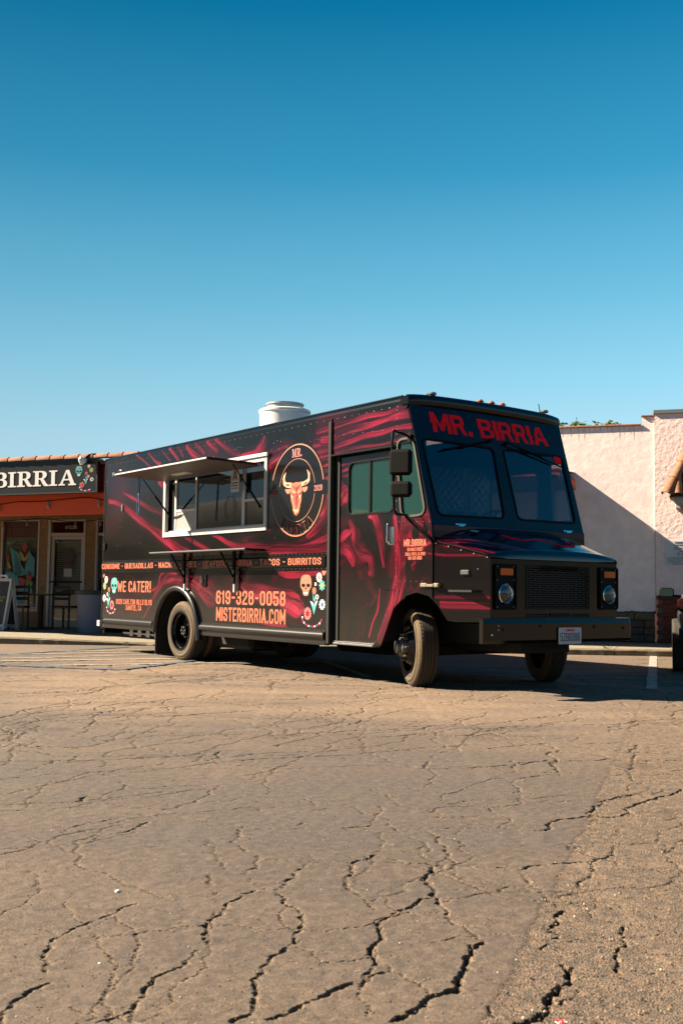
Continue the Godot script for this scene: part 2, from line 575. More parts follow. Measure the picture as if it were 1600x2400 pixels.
func make_ground() -> void:
	tone_a = noise(11, 0.16, FastNoiseLite.TYPE_SIMPLEX_SMOOTH, 4)
	tone_b = noise(12, 0.9, FastNoiseLite.TYPE_SIMPLEX_SMOOTH, 4)
	wave = noise(13, 0.35, FastNoiseLite.TYPE_SIMPLEX, 3)
	make_cracks()
	var smooth_mat := mat("weathered_asphalt", Color.WHITE, 0.93)
	var coarse_mat := mat("coarse_asphalt", Color.WHITE, 0.95)
	for k in 2:
		var m: StandardMaterial3D = [smooth_mat, coarse_mat][k]
		var t := grain(31, 1024, 0.02, 0.20, 0.46, 1.0, 0.62, 0.03) if k == 0 else grain(37, 1024, 0.018, 0.12, 0.42, 1.0, 0.85, 0.05)
		m.albedo_texture = t
		m.vertex_color_use_as_albedo = true
		m.heightmap_enabled = true
		m.heightmap_texture = t
		m.heightmap_scale = 0.25 if k == 0 else 0.6
		m.uv1_scale = Vector3.ONE * (0.72 if k == 0 else 0.62)
	var rows := [[-1.5, 1.5, -2.0, -3.5, 0.005, 0.005], [-2.0, 2.5, -3.5, -6.0, 0.008, 0.0075], [-3.5, 4.0, -6.0, -11.0, 0.011, 0.0135], [-5.0, 5.5, -11.0, -16.0, 0.021, 0.05]]
	var V := [PackedVector3Array(), PackedVector3Array()]
	var N := [PackedVector3Array(), PackedVector3Array()]
	var U := [PackedVector2Array(), PackedVector2Array()]
	var C := [PackedColorArray(), PackedColorArray()]
	var I := [PackedInt32Array(), PackedInt32Array()]
	for r in rows:
		var nx := int(round((r[1] - r[0]) / r[4]))
		var nz := int(round((r[2] - r[3]) / r[5]))
		var dx: float = (r[1] - r[0]) / nx
		var dz: float = (r[2] - r[3]) / nz
		var h := PackedFloat32Array()
		h.resize((nx + 1) * (nz + 1))
		var du := PackedFloat32Array()
		du.resize(h.size())
		for c in cracks:   # press the cracks into the sheet
			var p: Vector2 = c[0]
			if p.x < r[0] - 0.05 or p.x > r[1] + 0.05 or p.y > r[2] + 0.05 or p.y < r[3] - 0.05: continue
			var hw: float = c[1]
			var rim := hw * 1.6 + 0.010
			var rx := maxf(rim, dx)
			var rz := maxf(rim, dz)
			var deep := clampf(hw * 4.5, 0.008, 0.036)
			for iz in range(maxi(0, int((r[2] - p.y - rz) / dz)), mini(nz, int((r[2] - p.y + rz) / dz) + 1) + 1):
				for ix in range(maxi(0, int((p.x - rx - r[0]) / dx)), mini(nx, int((p.x + rx - r[0]) / dx) + 1) + 1):
					var ex: float = absf(r[0] + ix * dx - p.x)
					var ez: float = absf(r[2] - iz * dz - p.y)
					var d := sqrt(ex * ex + ez * ez)
					var k := iz * (nx + 1) + ix
					var wide := maxf(hw, 0.5 * dx)
					var q := Vector2(ex / wide, ez / maxf(hw, 0.5 * dz)).length()
					if q < 1.15:
						h[k] = minf(h[k], -deep * clampf((1.15 - q) * 2.2, 0.0, 1.0))
					elif d < rim:
						du[k] = maxf(du[k], 1.0 - (d - hw) / (rim - hw))
		var place := [PackedInt32Array(), PackedInt32Array()]
		for w in 2: place[w].resize(h.size())
		for iz in nz + 1:
			var z: float = r[2] - iz * dz
			var sx := seam_x(z)
			for ix in nx + 1:
				var x: float = r[0] + ix * dx
				var k := iz * (nx + 1) + ix
				var edge := clampf((sx - x) / 0.012 + 0.5, 0.0, 1.0)
				var rim := ix == 0 or iz == 0 or ix == nx or iz == nz
				h[k] = 0.003 * edge + (0.0 if rim else h[k])     # the rim meets its neighbours level
				if r[4] < 0.02 and not rim:
					h[k] += 0.0016 * wave.get_noise_2d(x * 40.0, z * 40.0)
		for iz in nz + 1:
			var z: float = r[2] - iz * dz
			var sx := seam_x(z)
			for ix in nx + 1:
				var x: float = r[0] + ix * dx
				var k := iz * (nx + 1) + ix
				var gx := (h[iz * (nx + 1) + mini(ix + 1, nx)] - h[iz * (nx + 1) + maxi(ix - 1, 0)]) / (2.0 * dx)
				var gz := (h[maxi(iz - 1, 0) * (nx + 1) + ix] - h[mini(iz + 1, nz) * (nx + 1) + ix]) / (2.0 * dz)
				var s := 1 if x > sx else 0
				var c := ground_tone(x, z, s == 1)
				if du[k] > 0.0: c = c.lerp(Color(0.27, 0.19, 0.118), du[k] * 0.6)
				if h[k] < -0.003: c = c.lerp(Color(0.022, 0.016, 0.012), clampf((-h[k] - 0.003) * 110.0, 0.0, 0.9))  # dark crack dirt, with the shade inside cracks also put into the colour
				for w in 2:   # near the seam both sheets hold the vertex
					if (w == 0 and x > sx + 0.2) or (w == 1 and x < sx - 0.2): continue
					place[w][k] = V[w].size()
					V[w].append(Vector3(x, h[k], z))
					N[w].append(Vector3(-gx, 1.0, -gz).normalized())
					U[w].append(Vector2(x, z))
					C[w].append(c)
		for iz in nz:
			var z: float = r[2] - (iz + 0.5) * dz
			var sx := seam_x(z)
			for ix in nx:
				var w := 1 if r[0] + (ix + 0.5) * dx > sx else 0
				var k := iz * (nx + 1) + ix
				var a: int = place[w][k]
				var b: int = place[w][k + 1]
				var c: int = place[w][k + nx + 2]
				var d: int = place[w][k + nx + 1]
				I[w].append_array(PackedInt32Array([a, d, c, a, c, b]))
	# the rest of the sheet, out to the horizon
	var xs := [-400.0, -150.0, -70.0, -40.0]
	var zs := [60.0, 20.0]
	for i in 121: xs.append(-30.0 + i * 0.5)
	for q in [40.0, 70.0, 150.0, 400.0]: xs.append(q)
	for i in 91: zs.append(10.0 - i * 0.5)
	for q in [-50.0, -90.0, -200.0, -500.0]: zs.append(q)
	var b0 := [V[0].size(), V[1].size()]
	for iz in zs.size():
		for ix in xs.size():
			for w in 2:
				V[w].append(Vector3(xs[ix], 0.003 if w == 0 else 0.0, zs[iz]))
				N[w].append(Vector3.UP)
				U[w].append(Vector2(xs[ix], zs[iz]))
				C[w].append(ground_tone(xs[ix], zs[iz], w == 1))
	for iz in zs.size() - 1:
		for ix in xs.size() - 1:
			var mx: float = (xs[ix] + xs[ix + 1]) / 2
			var mz: float = (zs[iz] + zs[iz + 1]) / 2
			var inside := false
			for r in rows:
				if mx > r[0] and mx < r[1] and mz < r[2] and mz > r[3]: inside = true
			if inside: continue
			var w := 1 if mz > -40.0 and mx > seam_x(minf(mz, 0.0)) else 0
			var a: int = b0[w] + iz * xs.size() + ix
			I[w].append_array(PackedInt32Array([a, a + xs.size(), a + xs.size() + 1, a, a + xs.size() + 1, a + 1]))
	for w in 2:
		var arr := []
		arr.resize(Mesh.ARRAY_MAX)
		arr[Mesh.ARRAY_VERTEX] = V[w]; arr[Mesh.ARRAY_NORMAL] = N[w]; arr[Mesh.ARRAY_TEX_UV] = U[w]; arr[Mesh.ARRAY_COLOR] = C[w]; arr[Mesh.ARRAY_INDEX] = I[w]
		var m := ArrayMesh.new()
		m.add_surface_from_arrays(Mesh.PRIMITIVE_TRIANGLES, arr)
		var o := MeshInstance3D.new()
		o.name = "ground" if w == 0 else "pavement"
		o.mesh = m
		o.material_override = smooth_mat if w == 0 else coarse_mat
		o.set_meta("kind", "structure")
		o.set_meta("label", "cracked brown-grey asphalt of the car park" if w == 0 else "coarse sandy asphalt to the right of the long seam")
		add_child(o)
	var under := MB.new()
	under.quad(Vector3(-6, -0.045, 0), Vector3(6, -0.045, 0), Vector3(6, -0.045, -18), Vector3(-6, -0.045, -18))
	part("subsoil", under, mat("subsoil_brown", lin(0.05, 0.036, 0.026), 0.95), get_node("ground"))
	# painted lines
	var white := mat("road_paint_white", lin(0.74, 0.69, 0.60), 0.8)
	var blue := mat("road_paint_blue", lin(0.085, 0.20, 0.36), 0.8)
	var wear := grain(51, 256, 0.03, 0.2, 0.45, 1.0, 0.5)
	for m in [white, blue]:
		m.albedo_texture = wear
		m.uv1_triplanar = true
		m.uv1_scale = Vector3.ONE * 0.9
	var lines := [["white", 5.12, -17.69, 3.23, -11.24, 0.11], ["white", -0.2, -14.9, 0.33, -12.35, 0.10],
		["white", -5.6, -14.4, -4.06, -15.0, 0.08], ["white", -4.06, -15.0, -2.64, -16.12, 0.08], ["white", -4.9, -13.95, -1.3, -15.6, 0.08], ["white", -4.42, -14.12, -2.35, -15.05, 0.08], ["white", -3.6, -13.45, -1.0, -14.6, 0.09],
		["white", -5.3, -15.2, -2.85, -16.61, 0.08], ["white", -4.5, -16.3, -3.1, -17.1, 0.08],
		["blue", -4.95, -15.3, -3.5, -17.95, 0.10], ["blue", -6.0, -14.05, -4.19, -13.39, 0.10], ["blue", -4.19, -13.39, -2.6, -12.9, 0.10], ["blue", -2.6, -12.9, -1.2, -16.9, 0.10]]
	var lift := 0.0065
	for l in lines:
		var a := Vector3(l[1], lift, l[2])
		var b := Vector3(l[3], lift, l[4])
		lift += 0.0007
		var d := (b - a).normalized()
		var s := d.cross(Vector3.UP)
		var mb := MB.new()
		var n := maxi(2, int(a.distance_to(b) / 0.15))
		for i in n:
			var w0: Vector2 = Vector2(0.5 + rng.randf_range(-0.05, 0.05), 0.5 + rng.randf_range(-0.05, 0.05)) * l[5]
			var p := a.lerp(b, float(i) / n)
			var q := a.lerp(b, float(i + 1) / n)
			mb.quad(p - s * w0.x, p + s * w0.y, q + s * w0.y, q - s * w0.x)
		var o := part("parking_line", mb, white if l[0] == "white" else blue, get_node("ground"), l[0] + " painted parking line")

# ---------------------------------------------------------------- printed wrap
const TW := 2048
const TH := 720
const TU := 256.0     # pixels per metre

func fill(buf: PackedByteArray, w: int, h: int, p: PackedVector2Array, col: Array, share := 1.0) -> void:
	var y0 := h
	var y1 := 0
	for q in p:
		y0 = mini(y0, int(floor(q.y)))
		y1 = maxi(y1, int(ceil(q.y)))
	for y in range(maxi(0, y0), mini(h, y1 + 1)):
		var xs := []
		var yy := y + 0.5
		for i in p.size():
			var a := p[i]
			var b := p[(i + 1) % p.size()]
			if (a.y <= yy) != (b.y <= yy):
				xs.append(a.x + (yy - a.y) / (b.y - a.y) * (b.x - a.x))
		xs.sort()
		for k in range(0, xs.size() - 1, 2):
			for x in range(maxi(0, int(xs[k] + 0.5)), mini(w, int(xs[k + 1] + 0.5))):
				var o := (y * w + x) * 3
				for ch in 3:
					buf[o + ch] = int(lerpf(buf[o + ch], col[ch], share))

func ribbon(buf: PackedByteArray, w: int, h: int, pts: Array, cols: Array, sd: int) -> void:   # pts: Vector3(x, y, half width) in pixels
	var c := PackedVector3Array()
	for i in pts.size() - 1:
		var p0: Vector3 = pts[maxi(i - 1, 0)]
		var p1: Vector3 = pts[i]
		var p2: Vector3 = pts[i + 1]
		var p3: Vector3 = pts[mini(i + 2, pts.size() - 1)]
		for k in 10:
			c.append(p1.cubic_interpolate(p2, p0, p3, k / 10.0))
	c.append(pts[-1])
	var nz := noise(sd, 0.02, FastNoiseLite.TYPE_SIMPLEX, 2)
	# bands across the ribbon: [from, to, colour, share]
	var bands := [[-2.3, 2.0, cols[1], 0.38], [-1.65, 1.5, cols[1], 0.55], [-1.25, 1.15, cols[0], 0.45], [-1.0, 1.0, cols[0], 1.0], [0.25, 0.62, cols[2], 0.55], [-0.65, -0.42, cols[1], 0.7], [-0.15, -0.02, cols[2], 0.4]]
	for b in bands:
		for i in c.size() - 1:
			var q := PackedVector2Array()
			for e in [[i, b[0]], [i + 1, b[0]], [i + 1, b[1]], [i, b[1]]]:
				var k: int = e[0]
				var d := c[mini(k + 1, c.size() - 1)] - c[maxi(k - 1, 0)]
				var s := Vector2(-d.y, d.x).normalized()
				var f: float = e[1] + 0.35 * nz.get_noise_2d(k * 2.2 + sd * 31, e[1] * 60.0)
				if k == 0 or k == c.size() - 1: f *= 0.35
				q.append(Vector2(c[k].x, c[k].y) + s * maxf(c[k].z, 1.0) * f)
			var ribbon_tone := 0.82 + 0.5 * nz.get_noise_2d(i * 1.4 + sd * 17, b[0] * 40.0 + 500.0)  # print tone varies at random along the ribbon
			fill(buf, w, h, q, [b[2][0] * ribbon_tone, b[2][1] * ribbon_tone, b[2][2] * ribbon_tone], b[3])

func make_wrap() -> void:
	var buf := PackedByteArray()
	buf.resize(TW * TH * 3)
	var f := noise(71, 0.0035, FastNoiseLite.TYPE_SIMPLEX, 3)
	f.domain_warp_enabled = true
	f.domain_warp_amplitude = 120.0
	f.domain_warp_frequency = 0.004
	var g := f.get_image(TW / 2, TH / 2, false, false, false).get_data()
	var sm := noise(72, 0.004, FastNoiseLite.TYPE_SIMPLEX_SMOOTH, 2).get_image(TW / 2, TH / 2, false, false, false).get_data()
	for y in TH:
		for x in TW:
			var k := (y / 2) * (TW / 2) + x / 2
			var a := absf(g[k] / 255.0 - 0.5) * 2.0
			var vein := clampf(1.0 - a / 0.09, 0.0, 1.0) * clampf((sm[k] - 110) / 60.0, 0.0, 1.0)
			var o := (y * TW + x) * 3
			var smoke := clampf((g[k] - 120) / 90.0, 0.0, 1.0) * clampf((sm[k] - 120) / 80.0, 0.0, 1.0)
			buf[o] = int(9 + 34 * vein + 30 * smoke + sm[k] * 0.012)
			var vv := 0.25 + (TH - y) / TU
			var dirt := clampf((0.95 - vv) / 0.6, 0.0, 1.0) * clampf((g[(k * 7 + 31) % g.size()] - 70) / 130.0, 0.0, 1.0) * 0.45
			buf[o] += int(22 * dirt)
			buf[o + 1] = int(7 + 2 * smoke + sm[k] * 0.009 + 17 * dirt)
			buf[o + 2] = int(7 + 8 * vein + 9 * smoke + sm[k] * 0.009)
	var cols := [[90, 14, 31], [44, 8, 18], [122, 36, 54]]
	var n := 0
	for r in ribbons():
		var pts := []
		for i in range(0, r.size(), 3):
			pts.append(Vector3((r[i] * 0.01 + 2.5) * TU, TH - (r[i + 1] * 0.01 - 0.25) * TU, maxf(r[i + 2] * 0.0122 * TU, 1.4)))
		n += 1
		ribbon(buf, TW, TH, pts, cols, 200 + n)
	# black drops in the marbling
	for q in [[5.09, 1.57, 0.06, 0.075], [5.24, 1.60, 0.05, 0.05], [-1.28, 1.93, 0.032, 0.045], [3.45, 1.25, 0.1, 0.05], [4.98, 1.2, 0.05, 0.13]]:
		fill(buf, TW, TH, oval((q[0] + 2.5) * TU, TH - (q[1] - 0.25) * TU, q[2] * TU, q[3] * TU), [15, 12, 12])
	# the disc behind the bull
	fill(buf, TW, TH, oval((2.955 + 2.5) * TU, TH - (2.145 - 0.25) * TU, 0.57 * TU, 0.57 * TU, 40), [14, 11, 11])
	var im := Image.create_from_data(TW, TH, false, Image.FORMAT_RGB8, buf)
	var m := mat("marbled_wrap", Color.WHITE, 0.15)
	m.albedo_texture = ImageTexture.create_from_image(im)
	m.texture_repeat = false
	m.metallic_specular = 0.5
	# the same print without lettering for bonnet and front
	var w2 := 512
	var b2 := PackedByteArray()
	b2.resize(w2 * w2 * 3)
	for i in w2 * w2:
		b2[i * 3] = 7; b2[i * 3 + 1] = 5; b2[i * 3 + 2] = 24
	var r2 := RandomNumberGenerator.new()
	r2.seed = 77
	for i in 16:
		var p := Vector2(r2.randf() * w2, r2.randf() * w2)
		var dir := r2.randf_range(-0.6, 0.6)
		var pts := []
		for k in 6:
			pts.append(Vector3(p.x, p.y, r2.randf_range(1.0, 7.0)))
			dir += r2.randf_range(-0.7, 0.7)
			p += Vector2(cos(dir), sin(dir)) * 45.0
		ribbon(b2, w2, w2, pts, [[46, 9, 28], [24, 7, 18], [60, 16, 38]], 400 + i)
	var m2 := mat("front_wrap", Color.WHITE, 0.13)
	m2.metallic_specular = 0.36
	m2.albedo_texture = ImageTexture.create_from_image(Image.create_from_data(w2, w2, false, Image.FORMAT_RGB8, b2))
	var m4 := m2.duplicate() as StandardMaterial3D
	m4.resource_name = "front_gloss"
	m4.albedo_texture = null
	m4.albedo_color = Color8(6, 4, 3)
	m4.metallic_specular = 0.42
	M["front_gloss"] = m4
	# bonnet print: (inboard, forward) over 2.3 by 0.7 m
	var b3 := PackedByteArray()
	b3.resize(1024 * 320 * 3)
	for i in 1024 * 320:
		b3[i * 3] = 10; b3[i * 3 + 1] = 9; b3[i * 3 + 2] = 18
	var hood_lines := [[0.02, 0.02, 0.06, 0.14, 0.16, 0.07, 0.22, 0.38, 0.03, 0.30, 0.60, 0.02], [0.10, 0.0, 0.04, 0.26, 0.12, 0.05, 0.40, 0.30, 0.02], [0.0, 0.16, 0.03, 0.10, 0.30, 0.04, 0.20, 0.55, 0.03], [0.45, 0.02, 0.01, 0.62, 0.20, 0.012, 0.90, 0.36, 0.01], [0.7, 0.05, 0.008, 0.95, 0.30, 0.008, 1.35, 0.55, 0.006], [1.5, 0.05, 0.01, 1.8, 0.2, 0.02, 2.1, 0.25, 0.01]]
	for i in hood_lines.size():
		var pts := []
		var l: Array = hood_lines[i]
		for k in range(0, l.size(), 3): pts.append(Vector3(l[k] / 2.3 * 1024, l[k + 1] / 0.7 * 320, l[k + 2] * 445))
		ribbon(b3, 1024, 320, pts, cols if i < 3 else [[60, 11, 34], [28, 8, 20], [80, 20, 44]], 600 + i)
	var m3 := mat("bonnet_wrap", Color.WHITE, 0.12)
	m3.metallic_specular = 0.5
	m3.albedo_texture = ImageTexture.create_from_image(Image.create_from_data(1024, 320, false, Image.FORMAT_RGB8, b3))
	m3.texture_repeat = false
	# slight waviness of sheet metal
	var nm := noise(81, 0.012, FastNoiseLite.TYPE_SIMPLEX_SMOOTH, 2).get_seamless_image(256, 256)
	nm.bump_map_to_normal_map(2.0)
	var nt := ImageTexture.create_from_image(nm)
	for q in [m, m2, m3]:
		q.normal_enabled = true
		q.normal_texture = nt
		q.normal_scale = 0.12

func make_materials() -> void:
	mat("black_paint", lin(0.0035, 0.003, 0.003), 0.2).metallic_specular = 0.4
	mat("dusty_black", lin(0.007, 0.006, 0.005), 0.33)
	mat("black_trim", lin(0.004, 0.0036, 0.0034), 0.6).metallic_specular = 0.2
	mat("soot_black", lin(0.006, 0.006, 0.006), 0.9)
	mat("chrome", lin(0.75, 0.75, 0.76), 0.12, 1.0)
	mat("steel", lin(0.45, 0.45, 0.46), 0.35, 1.0)
	mat("white_frame", lin(0.50, 0.49, 0.48), 0.4)
	mat("awning_skin", lin(0.10, 0.08, 0.07), 0.5)
	mat("aluminium", lin(0.45, 0.45, 0.45), 0.4, 0.6)
	mat("orange_vinyl", lin(0.46, 0.112, 0.055), 0.5)
	mat("peach_vinyl", lin(0.38, 0.145, 0.08), 0.5)
	mat("red_vinyl", lin(0.95, 0.006, 0.014), 0.6).metallic_specular = 0.2
	mat("crimson_vinyl", lin(0.25, 0.016, 0.02), 0.5)
	mat("cream_vinyl", lin(0.45, 0.36, 0.20), 0.5)
	mat("white_vinyl", lin(0.8, 0.78, 0.76), 0.5)
	mat("teal_vinyl", lin(0.07, 0.34, 0.34), 0.5)
	mat("pink_vinyl", lin(0.42, 0.15, 0.15), 0.5)
	mat("yellow_vinyl", lin(0.40, 0.30, 0.07), 0.5)
	mat("blue_vinyl", lin(0.03, 0.10, 0.26), 0.5)
	mat("amber_lens", lin(0.55, 0.11, 0.01), 0.15)
	mat("clear_lens", lin(0.13, 0.13, 0.13), 0.1)
	mat("seal_rubber", lin(0.05, 0.042, 0.032), 0.45)
	mat("rivet_metal", lin(0.16, 0.15, 0.15), 0.35, 0.5)
	mat("beige_rubber", lin(0.17, 0.135, 0.09), 0.7)
	mat("tan_dust", lin(0.10, 0.07, 0.04), 0.9)
	mat("inside_steel", lin(0.40, 0.50, 0.52), 0.35, 0.4)
	mat("inside_dark", lin(0.05, 0.055, 0.06), 0.8)
	mat("plate_white", lin(0.42, 0.42, 0.45), 0.4)
	mat("plate_blue", lin(0.012, 0.02, 0.08), 0.5)
	mat("strap_blue", lin(0.04, 0.12, 0.25), 0.8)
	mat("white_paint", lin(0.75, 0.75, 0.75), 0.4)
	for g in [["tint_glass", Color(0.012, 0.013, 0.015, 0.6)], ["green_glass", Color(0.10, 0.24, 0.20, 0.30)], ["windscreen", Color(0.002, 0.05, 0.20, 0.58)], ["clear_glass", Color(0.6, 0.65, 0.65, 0.08)], ["shop_glass", Color(0.05, 0.05, 0.05, 0.25)]]:
		var m := mat(g[0], g[1], 0.03)
		m.transparency = BaseMaterial3D.TRANSPARENCY_ALPHA
	# tyre: dusty rubber
	var t := mat("tyre_rubber", Color.WHITE, 0.9)
	t.albedo_color = lin(0.19, 0.125, 0.062)
	world_tex(t, grain(61, 256, 0.02, 0.15, 0.55, 1.0, 0.3), 2.0)
	mat("tread_rubber", lin(0.030, 0.024, 0.018), 0.9)
	mat("front_tread_rubber", lin(0.042, 0.032, 0.021), 0.9)
	mat("hub_metal", lin(0.14, 0.13, 0.12), 0.5, 0.7)

# ---------------------------------------------------------------- food truck
# local axes: x forward along the truck, y up, z out of the serving side
const WIDE := 2.236
var truck: Node3D
var rivets: MB

func rivet_row(a: Vector3, b: Vector3, step: float, axis: Vector3, r := 0.0055) -> void:
	var n := maxi(1, int(a.distance_to(b) / step))
	for i in n + 1:
		rivets.dome(a.lerp(b, float(i) / n), axis, r)

func wrapped() -> MB:
	var mb := MB.new()
	mb.uvo = Vector2(-2.5, 0.25)
	mb.uvs = Vector2(1.0 / 8.0, TU / TH)
	return mb

func at(x: float, y: float, z: float) -> Transform3D:
	return Transform3D(Basis.IDENTITY, Vector3(x, y, z))

func flat(called: String, polys: Array, z: float, m: String, parent: Node, thick := 0.002) -> void:
	var mb := MB.new()
	for p in polys: mb.prism(p, z - thick, z, false)
	part(called, mb, M[m], parent)

func make_truck() -> void:
	truck = thing("food_truck", "black food truck with crimson marbled wrap and open serving awning", "food truck", truck_xf)
	rivets = MB.new()
	var doorwin := rrect(3.905, 1.816, 4.668, 2.375, 0.07)
	var quarter := round_poly(V2([4.80, 2.53, 5.035, 2.53, 5.235, 1.76, 4.88, 1.745]), 0.09, 5)
	var service := V2([-0.33, 1.745, 2.285, 1.745, 2.285, 2.565, -0.33, 2.565])
	# --- serving side
	var arch := PackedVector2Array()
	for i in 21:
		var a := PI * i / 20.0
		arch.append(Vector2(0.083 + 0.635 * cos(a), 0.37 + 0.625 * sin(a)))
	var body := PackedVector2Array([Vector2(-2.40, 2.90), Vector2(-2.40, 0.37)])
	var low := PackedVector2Array(arch)
	low.reverse()
	body.append_array(low)
	body.append_array(V2([3.60, 0.37, 3.60, 2.90]))
	var mb := wrapped()
	for p in cut(body, [service]): mb.prism(p, -0.025, 0.0)
	var side := part("serving_side", mb, M.marbled_wrap, truck, "serving side with black and crimson marbled print")
	mb = wrapped()
	var head := V2([3.66, 2.49, 5.088, 2.49, 4.972, 2.90, 3.66, 2.90])
	mb.prism(head, -0.025, 0.0)
	part("door_header", mb, M.marbled_wrap, truck)
	var qp := V2([4.80, 2.488, 5.0885, 2.488, 5.328, 1.655, 5.35, 1.48, 5.35, 0.905, 5.289, 0.938, 5.108, 0.971, 4.922, 0.928, 4.75, 0.804, 4.551, 0.417, 4.45, 0.417, 4.62, 0.75, 4.74, 0.93, 4.80, 1.10])
	mb = wrapped()
	# the corner panel wraps round the small window, whose upper end reaches into the header
	for p in cut(qp, [quarter]): mb.prism(p, -0.025, 0.001)
	part("corner_panel", mb, M.marbled_wrap, truck, "crimson corner panel with the address")
	# far side: the same openings in plain black
	mb = MB.new()
	mb.xf = at(0, 0, -WIDE)
	var far := PackedVector2Array([Vector2(-2.40, 2.90), Vector2(-2.40, 0.37)])
	far.append_array(low)
	far.append_array(V2([4.45, 0.37, 4.75, 0.804, 4.922, 0.928, 5.108, 0.971, 5.289, 0.938, 5.35, 0.905, 5.35, 1.48, 5.328, 1.655, 4.972, 2.90]))
	for p in cut(far, [doorwin, V2([4.86, 2.45, 5.02, 2.45, 5.17, 1.8, 4.90, 1.8])]): mb.prism(p, 0.0, 0.025)
	part("far_side", mb, M.black_paint, truck)
	mb = MB.new()
	mb.box(Vector3(-2.388, 1.63, -WIDE / 2), Vector3(0.024, 2.52, WIDE - 0.052))
	part("rear_wall", mb, M.black_paint, truck)
	# rear corner post, slightly proud
	mb = MB.new()
	mb.cbox(Vector3(-2.395, 1.62, -0.035), Vector3(0.06, 2.56, 0.085), 0.02)
	part("rear_corner_post", mb, M.dusty_black, truck)
	# cove and roof
	mb = wrapped()
	var cove := [Vector2(0.0, 2.90), Vector2(0.002, 2.94), Vector2(-0.008, 2.965), Vector2(-0.03, 2.985), Vector2(-0.06, 3.0)]
	for i in 4:
		var a: Vector2 = cove[i]
		var b: Vector2 = cove[i + 1]
		mb.quad(Vector3(-2.42, a.y, a.x), Vector3(4.90, a.y, a.x), Vector3(4.90, b.y, b.x), Vector3(-2.42, b.y, b.x))
	part("roof_edge_strip", mb, M.marbled_wrap, truck)
	mb = MB.new()
	mb.tube([Vector3(-2.43, 2.993, -0.012), Vector3(4.86, 2.993, -0.012)], 0.011, 6)
	part("rain_gutter", mb, M.black_trim, truck)
	mb = MB.new()   # crowned roof skin
	mb.surf(func(a: float, b: float) -> Vector3: return Vector3(lerpf(-2.42, 4.92, a), 3.0 + 0.035 * sin(PI * b), lerpf(-0.055, -WIDE + 0.055, b)), 2, 12)
	mb.box(Vector3(1.25, 2.975, -WIDE / 2), Vector3(7.3, 0.02, WIDE - 0.14))
	part("roof", mb, M.dusty_black, truck)
	mb = MB.new()   # rounded front cap of the roof
	mb.surf(func(a: float, b: float) -> Vector3:
		var z := lerpf(0.012, -WIDE - 0.012, a)
		var rr := 0.058
		var t := b * PI * 1.1
		var drop := 0.03 * pow(absf(2.0 * a - 1.0), 8.0)
		return Vector3(4.935 + rr * sin(t) + 0.01 - drop * 0.8, 2.945 + 0.018 * sin(PI * a) + 0.072 * cos(t) - drop * 0.6, z), 24, 12, true)
	mb.surf(func(a: float, b: float) -> Vector3:
		return Vector3(lerpf(4.84, 4.945, b), 3.0 + 0.018 * sin(PI * a) + 0.018 * b - 0.03 * pow(absf(2.0 * a - 1.0), 8.0), lerpf(0.012, -WIDE - 0.012, a)), 24, 3, true)
	for e in [0.012, -WIDE - 0.012]:
		mb.box(Vector3(4.915, 2.935, e * 0.98), Vector3(0.12, 0.075, 0.012))
	part("roof_cap", mb, M.black_paint, truck)
	# menu moulding
	mb = MB.new()
	var band := [[1.205, 0.006], [1.245, 0.006], [1.248, 0.022], [1.262, 0.034], [1.355, 0.034], [1.370, 0.022], [1.373, 0.006], [1.405, 0.006]]
	for i in band.size() - 1:
		mb.quad(Vector3(-2.38, band[i][0], band[i][1]), Vector3(3.585, band[i][0], band[i][1]), Vector3(3.585, band[i + 1][0], band[i + 1][1]), Vector3(-2.38, band[i + 1][0], band[i + 1][1]))
	for e in [[-2.38, -1], [3.585, 1]]:
		mb.box(Vector3(e[0], 1.31, 0.016), Vector3(0.012, 0.125, 0.034))
	part("menu_moulding", mb, M.black_paint, truck)
	rivet_row(Vector3(-2.36, 1.226, 0.006), Vector3(3.57, 1.226, 0.006), 0.085, Vector3.BACK)
	rivet_row(Vector3(-2.36, 1.39, 0.006), Vector3(3.57, 1.39, 0.006), 0.085, Vector3.BACK)
	# rub rails
	for e in [[-2.27, -0.60], [0.76, 3.57]]:
		mb = MB.new()
		var prof := []
		for i in 9:
			var a := -PI / 2 + PI * i / 8.0
			prof.append(Vector2(0.475 + 0.042 * sin(a), 0.008 + 0.038 * cos(a)))
		prof.push_front(Vector2(0.374, 0.006))
		prof.append(Vector2(0.545, 0.006))
		for i in prof.size() - 1:
			mb.quad(Vector3(e[0], prof[i].x, prof[i].y), Vector3(e[1], prof[i].x, prof[i].y), Vector3(e[1], prof[i + 1].x, prof[i + 1].y), Vector3(e[0], prof[i + 1].x, prof[i + 1].y))
		for x in e: mb.box(Vector3(x, 0.475, 0.02), Vector3(0.012, 0.084, 0.05))
		part("rub_rail", mb, M.dusty_black, truck)
		rivet_row(Vector3(e[0] + 0.03, 0.535, 0.006), Vector3(e[1] - 0.03, 0.535, 0.006), 0.09, Vector3.BACK)
		rivet_row(Vector3(e[0] + 0.03, 0.40, 0.006), Vector3(e[1] - 0.03, 0.40, 0.006), 0.07, Vector3.BACK)
	# more rivets
	rivet_row(Vector3(-2.38, 2.89, 0.001), Vector3(4.92, 2.89, 0.001), 0.13, Vector3.BACK, 0.0065)
	for x in [-2.39]: rivet_row(Vector3(x, 0.45, 0.009), Vector3(x, 2.85, 0.009), 0.07, Vector3.BACK)
	rivet_row(Vector3(4.79, 0.96, 0.003), Vector3(4.79, 2.42, 0.003), 0.085, Vector3.BACK)
	rivet_row(Vector3(4.78, 2.52, 0.003), Vector3(4.785, 2.85, 0.003), 0.08, Vector3.BACK)
	rivet_row(Vector3(3.70, 2.70, 0.003), Vector3(4.72, 2.66, 0.003), 0.17, Vector3.BACK)
